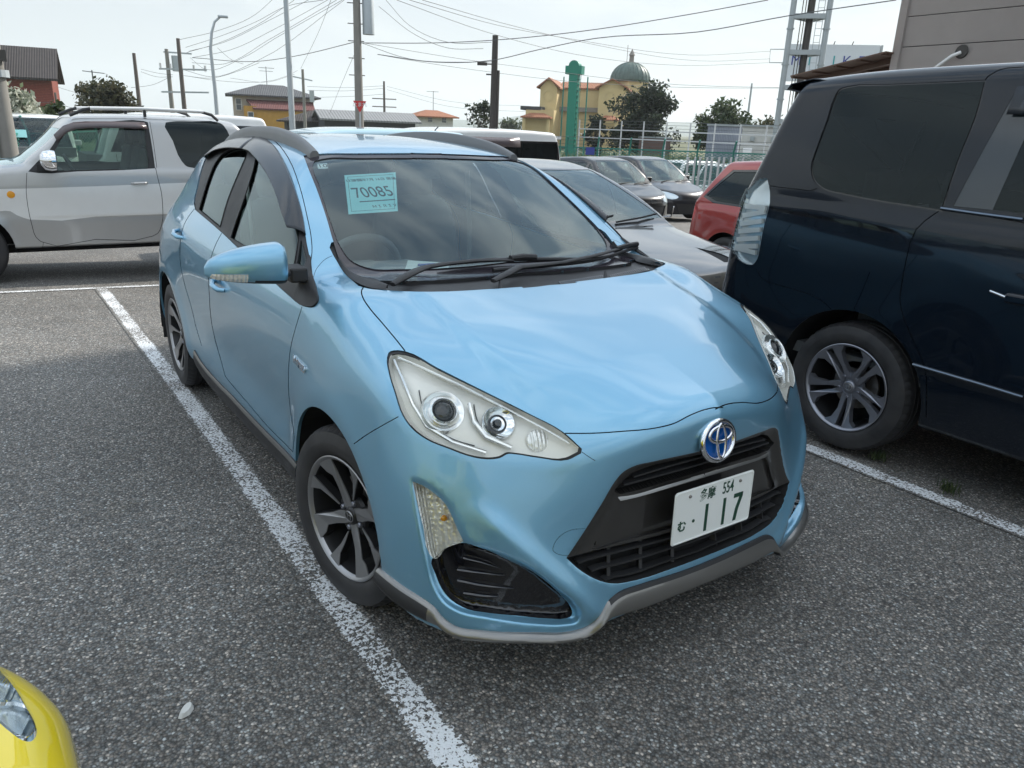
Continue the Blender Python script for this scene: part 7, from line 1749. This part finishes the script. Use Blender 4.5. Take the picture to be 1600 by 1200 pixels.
# 8 poles
def pole(x,ytop,D,r,mat,label,name='utility_pole',arms=(),group='poles and masts along the road',xt=None,cat='pole'):
    c=base(x,D);t=far(xt if xt is not None else x,ytop,D);h=t[2]-c[2];o=empty(name,(c[0],c[1],c[2]),facing(x,D),label,cat,group)
    MB().tube([(0,0,0),(0,0,h*.5),(0,0,h)],[r*1.15,r,r*.8],12).build('shaft',mat,o,smooth=True);return o,h,c
PL=[]
o,h,c=pole(8,-60,17,.14,M['concrete'],'thick weathered concrete pole at the far left edge with a steel stay pipe beside it');MB().lathe([(.2,0),(.2,.12)],16,'z',(0,0,2.3)).build('pole_band',M['steelpole'],o)
MB().tube([(-.28,-.1,0),(-.05,-.1,h*.8)],.06,8).build('stay_pipe',M['steelpole'],o,smooth=True);MB().box((.05,-.15,2.65),(.28,.2,.18)).build('junction_box',M['darkpole'],o)
o,h,c=pole(222,83,60,.13,M['woodpole'],'plain dark pole right of the round dark tree',xt=210);
o,h,c=pole(272,77,62,.15,M['concrete'],'grey pole carrying a drum transformer beside a taller brown pole',xt=267);MB().lathe([(.0,.5),(.28,.5),(.28,-.5),(.0,-.5)],14,'z',(.55,0,h-.9)).build('transformer',M['steelpole'],o,smooth=True);MB().bar((-.2,0,h-.2),(1.6,0,h-.2),.1).build('cross_arm',M['steelpole'],o)
o,h,c=pole(291,60,58,.14,M['woodpole'],'tall brown pole with cross arms and insulators left of the street lamp',xt=279)
b=MB();
for dz in(1.9,3.3): b.bar((-1.3,0,h-dz),(1.6,0,h-dz+.1),.1)
b.bar((-1.2,0,h-5.6),(2.6,0,h-4.6),.09);b.build('cross_arm',M['steelpole'],o)
for x_ in(-1.2,-.6,.8,1.5): MB().tube([(x_,0,h-1.9),(x_,0,h-1.55)],.07,6).build('insulator',M['whitepost'],o)
sl,h,c=pole(341,32,38,.075,M['steelpole'],'slim curved grey street lamp between the brown pole and the ochre house','street_lamp',xt=330,group='',cat='street lamp') if False else (None,0,None)
D=38;c=base(341,D);top=far(336,25,D)[2]-c[2];sl=empty('street_lamp',tuple(c),facing(341,D),'slim grey street lamp with curved neck left of the ochre house','street lamp')
MB().tube([(0,0,0),(0,0,top*.55),(-.05,0,top*.80),(.05,0,top*.9),(.20,0,top*.965),(.42,0,top*.995)],[.10,.085,.07,.06,.05,.045],10).build('lamp_post',M['steelpole'],sl,smooth=True);o=MB().box((.55,0,top),(.42,.2,.10)).build('lamp_head',M['steelpole'],sl);bevel(o,.03,2)
o,h,c=pole(457,-40,30,.10,M['steelpole'],'slender pale steel mast in front of the ochre house',name='steel_mast',xt=447)
o,h,c=pole(477,108,75,.14,M['concrete'],'short concrete pole with small transformer in front of the ochre house',xt=468);MB().bar((-1.1,0,h-.6),(.8,0,h-.9),.1).build('cross_arm',M['steelpole'],o);MB().box((.7,0,h-2.2),(.4,.3,1.0)).build('transformer',M['steelpole'],o)
o,h,c=pole(562,-50,32,.155,M['concrete'],'tall concrete pole with grey cylindrical transformer and a red triangle sign',xt=553)
zq=far(575,20,32)[2]-c[2];MB().lathe([(.0,.75),(.2,.75),(.22,.7),(.22,-.75),(.0,-.75)],16,'z',(.42,0,zq)).build('transformer',M["steelpole"],o,smooth=True)
for dz in(.3,.6,-.4,-1.0,-1.6,-2.2): MB().bar((-.35,0,zq+dz),(.25,0,zq+dz),.03).build('pole_step',M['darkpole'],o)
MB().bar((.2,0,zq+.9),(1.3,0,zq+.8),.06).build('cross_arm',M['darkpole'],o)
# give-way style stop triangle on its own post
D=30;c=base(563,D);zt_=far(563,158,D)[2]-c[2];zb2=far(563,176,D)[2]-c[2];st=empty('stop_sign',tuple(c),facing(563,D),'red inverted triangle stop sign with white characters on the tall concrete pole','road sign')
w_=.52*(zt_-zb2)*1.15;MB().prism([(-w_,zt_),(0,zb2),(w_,zt_)],.02,lambda u,v,w:(u,-.22-w,v)).build('sign_face',M['sign_red'],st);text_obj('sign_lettering','止まれ',.17,M['whitepost'],Matrix.Translation((0,-.245,zt_-.13))@Euler((math.radians(90),0,0)).to_matrix().to_4x4(),st,.002,1,.002);MB().tube([(0,-.16,0),(0,-.16,zt_)],.03,8).build('sign_post',M['steelpole'],st,smooth=True)
o,h,c=pole(601,127,110,.16,M['woodpole'],'thin distant pole with short cross arms above the long low building');MB().bar((-1.6,0,h-2.2),(1.6,0,h-2.2),.12).bar((-1.6,0,h-3.2),(1.6,0,h-3.2),.12).build('cross_arm',M['woodpole'],o)
o,h,c=pole(770,55,30,.13,M['darkpole'],'dark brown square pole with a small floodlight arm right of centre',xt=768);zq=far(760,100,30)[2]-c[2];MB().bar((-.05,0,zq),(-.5,0,zq),.04).build('lamp_arm',M['darkpole'],o);MB().box((-.45,0,zq),(.36,.2,.10)).build('floodlight',M['darkpole'],o);MB().tube([(.13,0,0),(.13,0,zq-.2)],.07,8).build('cable_pipe',M['darkpole'],o,smooth=True);MB().bar((-.3,0,zq-.35),(.2,0,zq-.35),.05).build('cross_arm',M['darkpole'],o)
pole(94,145,70,.10,M['woodpole'],'short thin pole right of the red brick house');pole(1166,130,70,.09,M['steelpole'],'thin grey mast right of the round green tree',name='steel_mast')
D=75;c=base(155,D);o=empty('tv_aerial',tuple(c),facing(155,D),'thin television aerial above the dark round tree','aerial');zz_=far(152,110,D)[2]-c[2];MB().tube([(0,0,0),(0,0,zz_)],.05,5).bar((-.7,0,zz_-.1),(.9,0,zz_-.2),.06).build('mast',M['wire'],o)
# 9 overhead wires (photo trace, near distance -> far distance)
def wire(pts,D0,D1,r=.012,label=None,n=5):
    P=smooth_poly(pts,False,n);m=len(P);Q=[far(p[0],p[1],D0+(D1-D0)*i/(m-1)) for i,p in enumerate(P)]
    c=Q[0];b=MB().tube([q-c for q in Q],[r*(.55+.45*np.hypot(*(q-VIEW.C)[:2])/30) for q in Q],4,cap=False);o=b.build('overhead_wire',M['wire'],None,smooth=True);o.location=c
    tag(o,label or 'thin dark overhead cable strung between the poles against the hazy sky','cable','overhead cables')
wl=[([(280,62),(340,48),(400,22),(425,0)],58,34),([(290,74),(340,58),(400,34),(447,10),(505,0)],58,30),([(292,82),(345,66),(400,40),(460,0)],58,32),([(295,80),(350,66),(420,32),(482,0)],58,32),([(300,90),(360,78),(430,45),(512,0)],58,32),
 ([(300,98),(350,100),(420,62),(526,0)],58,32),([(297,90),(320,108),(380,90),(430,60),(535,0)],58,32),([(290,110),(330,120),(400,96),(538,0)],58,32),([(285,118),(330,122),(380,108),(405,98)],58,50),
 ([(300,90),(400,96),(470,86),(553,66)],58,32),([(340,75),(365,95),(380,100)],38,45),([(220,108),(245,114),(270,117)],60,62),([(220,112),(245,120),(270,120)],60,62),([(205,137),(240,132),(266,120)],60,62),
 ([(300,120),(340,126),(450,118),(465,110)],58,75),([(360,122),(420,128),(460,116)],58,75),([(470,107),(500,45),(517,0)],75,30),([(515,178),(530,140),(560,70)],90,32),
 ([(562,66),(640,92),(730,97),(768,96)],32,30),([(562,66),(720,92),(840,108),(1000,128),(1310,139)],32,60),([(562,67),(680,67),(768,63),(900,50),(1080,22),(1200,0)],32,26),([(590,85),(640,94),(770,113),(900,128),(1020,135),(1300,138)],32,60),
 ([(590,85),(680,97),(770,94),(840,78),(930,60),(1090,50),(1230,25),(1400,0)],32,20),([(603,0),(640,40),(700,66),(768,66)],28,30),([(592,10),(650,55),(700,75),(755,76)],28,30),([(620,0),(760,50),(900,85),(1060,102),(1200,98)],20,60),([(640,0),(780,40),(900,62),(1080,86),(1203,80)],20,60),([(660,0),(800,40),(930,70),(1090,95),(1203,92)],20,60),
 ([(0,183),(60,160),(140,172),(205,158)],60,60),([(87,135),(120,145),(210,150)],80,90),([(480,135),(540,137),(600,134)],110,110),([(480,141),(540,142),(600,138)],110,110),([(605,135),(700,158),(830,166)],110,140),([(605,140),(700,166),(830,175)],110,140),([(500,152),(560,150),(600,147)],110,110)]
wn=['highest cable leaving the tall brown pole, running up across the street lamp','cable from the brown pole top passing left of the steel mast top','third cable fanning up from the tall brown pole','fourth cable fanning up from the tall brown pole','cable fanning up from the brown pole cross arm past the mast','sagging cable from the brown pole rising to right of the mast top','cable dipping behind the street lamp then rising steeply right','lowest steep cable rising beyond the steel mast','slack cable under the fan that ends above the ochre house roof','thick dark cable running from the brown pole to the transformer pole','short slack cable hanging off the street lamp','upper short cable between the plain dark pole and the drum transformer pole','lower short cable between the plain dark pole and the drum transformer pole','cable sagging low from the plain dark pole to the transformer pole','long cable above the tiled house from the brown pole','short sagging cable left of the short concrete pole','thin stay line climbing from the short concrete pole','thin guy line slanting down left of the transformer pole','double-looped cable from the transformer pole to the dark square pole','long cable descending from the transformer pole past the green sign','bundled cable crossing level over the dark square pole to upper right','lower long cable passing below the floodlight to the right','thick black cable sagging behind the dark pole and rising to the upper right','thick slack cable dropping from the top edge to the dark square pole','thin slack cable dropping to the left of the dark pole top','lowest of the three cables sweeping from the top towards the steel tower','middle of the three cables sweeping from the top towards the steel tower','highest of the three cables sweeping from the top towards the steel tower','cable at the far left edge above the dark round tree','cable leaving the brick house roof to the right','upper level wire left of the thin distant pole','middle level wire left of the thin distant pole','upper far wire right of the thin distant pole','lower far wire right of the thin distant pole','lowest level wire left of the thin distant pole']
for i,(p,a,b_) in enumerate(wl): wire(p,a,b_,.008 if i not in(9,20,22) else .013,wn[i] if i<len(wn) else None)
assert len(wn)==len(wl),(len(wn),len(wl))
# 10 fences
def mesh_mat():
    m,n,l,b=new_mat('green_chain_link');tc=n.new('ShaderNodeTexCoord');ws=[]
    for sx in(1,-1):
        mp=n.new('ShaderNodeMapping');mp.inputs['Rotation'].default_value=(0,math.radians(45*sx),0);l.new(tc.outputs['Object'],mp.inputs['Vector']);w=n.new('ShaderNodeTexWave');w.inputs['Scale'].default_value=5;l.new(mp.outputs[0],w.inputs['Vector']);ws.append(w)
    mx=n.new('ShaderNodeMath');mx.operation='MAXIMUM';l.new(ws[0].outputs['Fac'],mx.inputs[0]);l.new(ws[1].outputs['Fac'],mx.inputs[1]);g=n.new('ShaderNodeMath');g.operation='GREATER_THAN';g.inputs[1].default_value=.93;l.new(mx.outputs[0],g.inputs[0])
    t=n.new('ShaderNodeBsdfTransparent');ms=n.new('ShaderNodeMixShader');l.new(g.outputs[0],ms.inputs[0]);l.new(t.outputs[0],ms.inputs[1]);l.new(b.outputs[0],ms.inputs[2]);l.new(ms.outputs[0],n['Material Output'].inputs['Surface']);b.inputs['Base Color'].default_value=(.04,.22,.18,1);return m
M['chainlink']=mesh_mat()
def fence(x0,x1,y0,y1,D0,D1,np_,mat,label,mesh=True,bent=True,rails=(0,),group=None,name='fence'):
    a=far(x0,y0,D0);b_=far(x1,y1,D1);ga=gzz(a[0],a[1]);gb=gzz(b_[0],b_[1]);o=empty(name,(a[0],a[1],ga),0,label,'fence',group);d=Vector((b_[0]-a[0],b_[1]-a[1],0));L=d.length;u=d/L;h=a[2]-ga
    P=lambda t,z: (u.x*L*t,u.y*L*t,(gb-ga)*t+z)
    hb=b_[2]-gb;H=lambda t:h+(hb-h)*t
    for i in range(np_):
        t=i/(np_-1);b=MB()
        if bent: b.tube([P(t,0),P(t,H(t)+.02),tuple(Vector(P(t,H(t)+.38))+Vector((-.12,-.18,0)))],.032,8)
        else: b.tube([P(t,0),P(t,H(t)+.38)],.03,8)
        b.build('fence_post',mat,o,smooth=True)
    for rz in rails: MB().bar(P(0,H(0)+rz),P(1,H(1)+rz),.045).build('fence_rail',mat,o)
    if bent or True:
        for k in(.12,.25,.37): MB().tube([Vector(P(t,H(t)+k))+Vector((-.12,-.18,0))*(k/.38 if bent else 0) for t in np.linspace(0,1,8)],.006,4).build('fence_wire',M['wire'],o)
    if mesh:
        V=[P(0,.05),P(1,.05),P(1,H(1)),P(0,H(0))];mesh_obj('chain_link',V,[(0,1,2,3)],M['chainlink'],o,smooth=False)
    return o
fence(840,1330,228,246,30,27,10,M['tgreen2'],'green chain-link fence with outward bent post tops behind the dark cars')
fence(905,1330,201,216,36,32,12,M['whitepost'],'white tubular fence with barbed wire strands beyond the green fence',mesh=False,bent=False,rails=(0,-.35))
fence(-60,150,212,205,19,26,6,M['tgreen2'],'green chain-link fence behind the off-roader at far left')
o=MB().box((0,0,0),(.32,.02,.26)).build('warning_plate',M['signblue'],None);p=far(922,236,29);o.location=p;o.rotation_euler=(0,0,facing(922,29));tag(o,'small dark blue warning plate wired to the green fence','sign')
# white tubular barrier racks
for i in range(5):
    c=base(1086+i*19,25);z1=far(1086+i*19,246,25)[2]-c[2];o=MB().tube([(-.12,0,0),(-.12,0,z1),(.12,0,z1),(.12,0,0)],.035,8).build('barrier_hoop',M['whitepost'],None,smooth=True);o.location=c;o.rotation_euler=(0,0,facing(1082,25,.5));tag(o,['leftmost','second','middle','fourth','rightmost'][i]+' cream tubular hoop barrier in the short row behind the red car','barrier','hoop barriers behind the red car')
# 11 containers and sheds beyond the fence
def shed(x0,x1,yt,D,mat,label,dep=4,name='shed',rot=0,cat='shed'):
    c=base((x0+x1)/2,D);w=np.linalg.norm(far(x1,200,D)[:2]-far(x0,200,D)[:2]);h=far((x0+x1)/2,yt,D)[2]-c[2];o=empty(name,tuple(c),facing((x0+x1)/2,D,rot),label,cat);walls(o,w,dep,0,h,mat,(0,dep/2));MB().box((0,dep/2,h+.05),(w+.15,dep+.15,.1)).build('roof',M['steelpole'],o);return o,w,h
o,w,h=shed(1106,1160,197,55,M['container'],'grey blue container cabin beyond the fence left of the white one',name='container_cabin',cat='container')
o,w,h=shed(1160,1262,199,50,M['whitewall'],'white container cabin with vents and a round end tank beyond the fence',name='container_cabin',cat='container')
for x in(-1.2,0,1.3): MB().box((x,-.05,h*.78),(.25,.12,.25)).build('vent_hood',M['steelpole'],o)
MB().tube([(-w/2+.2,-.4,h*.45),(-w/2+.7,-.4,h*.45)],.5,18).build('round_tank',M['whitewall'],o,smooth=True)
shed(1000,1050,216,60,wall_mat('brown_shed',(.16,.10,.085)),'low brown shed in the field beyond the fences')
# 12 trees
px_tree(118,222,126,48,M['leaf_rust'],'round dense rusty green tree behind the off-roader roof rails',n=6500,leaf=.27,trunk=.15)
px_tree(953,1052,135,62,M['leaf_dark'],'large spreading dark green tree right of the domed building',n=9000,leaf=.32,trunk=.10)
px_tree(1086,1166,156,58,M['leaf_mid'],'mid green loose-leaved tree left of the steel tower',n=4500,leaf=.30)
px_tree(728,777,158,60,M['leaf_dark'],'small upright dark tree beside the dark square pole',n=900,leaf=.3)
px_tree(914,946,178,58,M['leaf_dark'],'small dark clipped tree in front of the cream porch',n=1300,leaf=.28,trunk=.1)
px_tree(1176,1235,184,66,M['leaf_rust'],'low rusty tree behind the steel tower foot',n=900,leaf=.34)
px_tree(-45,72,118,24,M['leaf_flower'],'white-flowering bushy shrub behind the thick concrete pole',n=5200,leaf=.17,trunk=.05,name='flowering_shrub',cat='shrub')
px_tree(55,118,160,26,M['leaf_mid'],'low green bush at the foot of the brick house',n=1500,leaf=.17,trunk=.05,name='bush',cat='bush')
for x0,x1,y in((778,815,188),(815,842,184)): px_tree(x0,x1,y,150,M['leaf_mid'],'distant rounded tree left of the cream building porch' if x0<800 else 'distant rounded tree touching the cream building porch',n=500,leaf=.8,trunk=.1)
# 13 far ground, field, hills
def ground_mat(name,c1,c2,sc=.08):
    m,n,l,b=new_mat(name);tc=n.new('ShaderNodeTexCoord');z=n.new('ShaderNodeTexNoise');z.inputs['Scale'].default_value=sc;z.inputs['Detail'].default_value=9;z.inputs['Roughness'].default_value=.7;l.new(tc.outputs['Object'],z.inputs['Vector']);cr=n.new('ShaderNodeValToRGB');cr.color_ramp.elements[0].color=(*c1,1);cr.color_ramp.elements[1].color=(*c2,1);cr.color_ramp.elements[0].position=.35;cr.color_ramp.elements[1].position=.65;l.new(z.outputs['Fac'],cr.inputs[0]);l.new(cr.outputs[0],b.inputs['Base Color']);b.inputs['Roughness'].default_value=.95;return m
M['field']=ground_mat('grassy_field',(.05,.075,.03),(.14,.13,.06))
o=mesh_obj('ground',[(-3700,-2700,-1.05),(3700,-2700,-1.05),(3700,4700,-1.05),(-3700,4700,-1.05)],[(0,1,2,3)],M['field'],smooth=False);tag(o,kind='structure')
# overgrown verge beyond the fence
r=random.Random(3);V=[];F=[]
for i in range(9000):
    t=r.random();D=r.uniform(34,62);x=r.uniform(880,1330);p=far(x,230,D);zg=gzz(p[0],p[1]);k=len(V);h=r.uniform(.5,1.3);a=r.random()*6.28;dx,dy=math.cos(a)*.12,math.sin(a)*.12;lx,ly=r.gauss(0,.25),r.gauss(0,.25)
    V+=[(p[0]-dx,p[1]-dy,zg),(p[0]+dx,p[1]+dy,zg),(p[0]+lx,p[1]+ly,zg+h)];F.append((k,k+1,k+2))
o=mesh_obj('tall_grass',V,F,leaf_mat('dry_green_grass',(.05,.08,.03),(.22,.22,.10)),smooth=False);tag(o,'tall mixed green and straw grass growing beyond the fences','grass',kind='stuff')
# distant hills
def hills(x0,x1,D,prof,mat,name='hills'):
    V=[];F=[];n=len(prof);
    P=smooth_poly([(x0+(x1-x0)*i/(n-1),y) for i,y in enumerate(prof)],False,8)
    for i,(x,y) in enumerate(P):
        jag=rnd.uniform(-.5,.5);a=far(x,y+jag,D);f=far(x,215,D*.8);V+=[(a[0],a[1],a[2]),(f[0],f[1],-1.06),(a[0]+(a[0]-f[0])*.4,a[1]+(a[1]-f[1])*.4,-1.06)]
    for i in range(len(P)-1):
        k=3*i;F+=[(k,k+1,k+4,k+3),(k,k+3,k+5,k+2)]
    o=mesh_obj(name,V,F,mat,angle=180);tag(o,kind='structure')
M['hill']=ground_mat('wooded_hill',(.035,.06,.04),(.06,.09,.05),.004)
hills(-300,1900,2700,[192,188,190,186,187,190,184,178,172,182,188,178,187,192,186,190,184,196,192,190,196,200],M['hill'])
hz=MB().box((0,1000,109.),(7600,7600,222.4)).build('haze',None,None)
hm=bpy.data.materials.new('haze_air');hm.use_nodes=True;hn=hm.node_tree.nodes;hn.clear();ho=hn.new('ShaderNodeOutputMaterial');hv=hn.new('ShaderNodeVolumePrincipled');hv.inputs['Color'].default_value=(.86,.91,.96,1);hv.inputs['Density'].default_value=.00034;hv.inputs['Anisotropy'].default_value=.2;hm.node_tree.links.new(hv.outputs[0],ho.inputs['Volume']);hz.data.materials.append(hm);tag(hz,'thin pale summer haze over the whole place','haze',kind='stuff')
aq,AS,AF=aqua()
aqua_details(aq,AS,AF)
vellfire()
pajero()
other_cars()
build_yellow()
# pale chip of stone in the empty foreground
b=MB();r=random.Random(5);b.add([(.030*math.cos(a)*(1+.2*math.sin(3*a)),.016*math.sin(a),0) for a in np.linspace(0,6.283,10,endpoint=False)]+[(.022*math.cos(a),.010*math.sin(a),.012) for a in np.linspace(0,6.283,10,endpoint=False)],[tuple(range(10,20))]+[(i,(i+1)%10,10+(i+1)%10,10+i) for i in range(10)])
st=b.build('stone_chip',M['whitewall'],None);st.location=(-1.378,-.282,0.002);st.rotation_euler=(0,0,.9);tag(st,'small pale stone chip lying alone on the asphalt in the lower left','stone')

def weed(x,y,n,h,label,seed):
    r=random.Random(seed);V=[];F=[]
    for i in range(n):
        a=r.random()*6.28;l=h*r.uniform(.5,1);w=.0025;dx,dy=math.cos(a),math.sin(a);s=r.uniform(.1,.6);k=len(V);ox,oy=r.gauss(0,.02),r.gauss(0,.02)
        V+=[(ox-dy*w,oy+dx*w,0),(ox+dy*w,oy-dx*w,0),(ox+dx*l*s*.5+dy*w*.7,oy+dy*l*s*.5-dx*w*.7,l*.7),(ox+dx*l*s,oy+dy*l*s,l)];F+=[(k,k+1,k+2),(k,k+2,k+3)]
    o=mesh_obj('weed',V,F,M['leaf_mid'],None,smooth=False);o.location=(x,y,0);tag(o,label,'weed','weeds in the asphalt')
q=VIEW.plane(1483,768,2,0);weed(q[0],q[1],60,.06,'small green weed tuft in the asphalt just right of the right-hand parking line',1)
q=VIEW.plane(1372,716,2,0);weed(q[0],q[1],70,.05,'low weed tuft in the shade beside the dark minivan rear tyre',2)
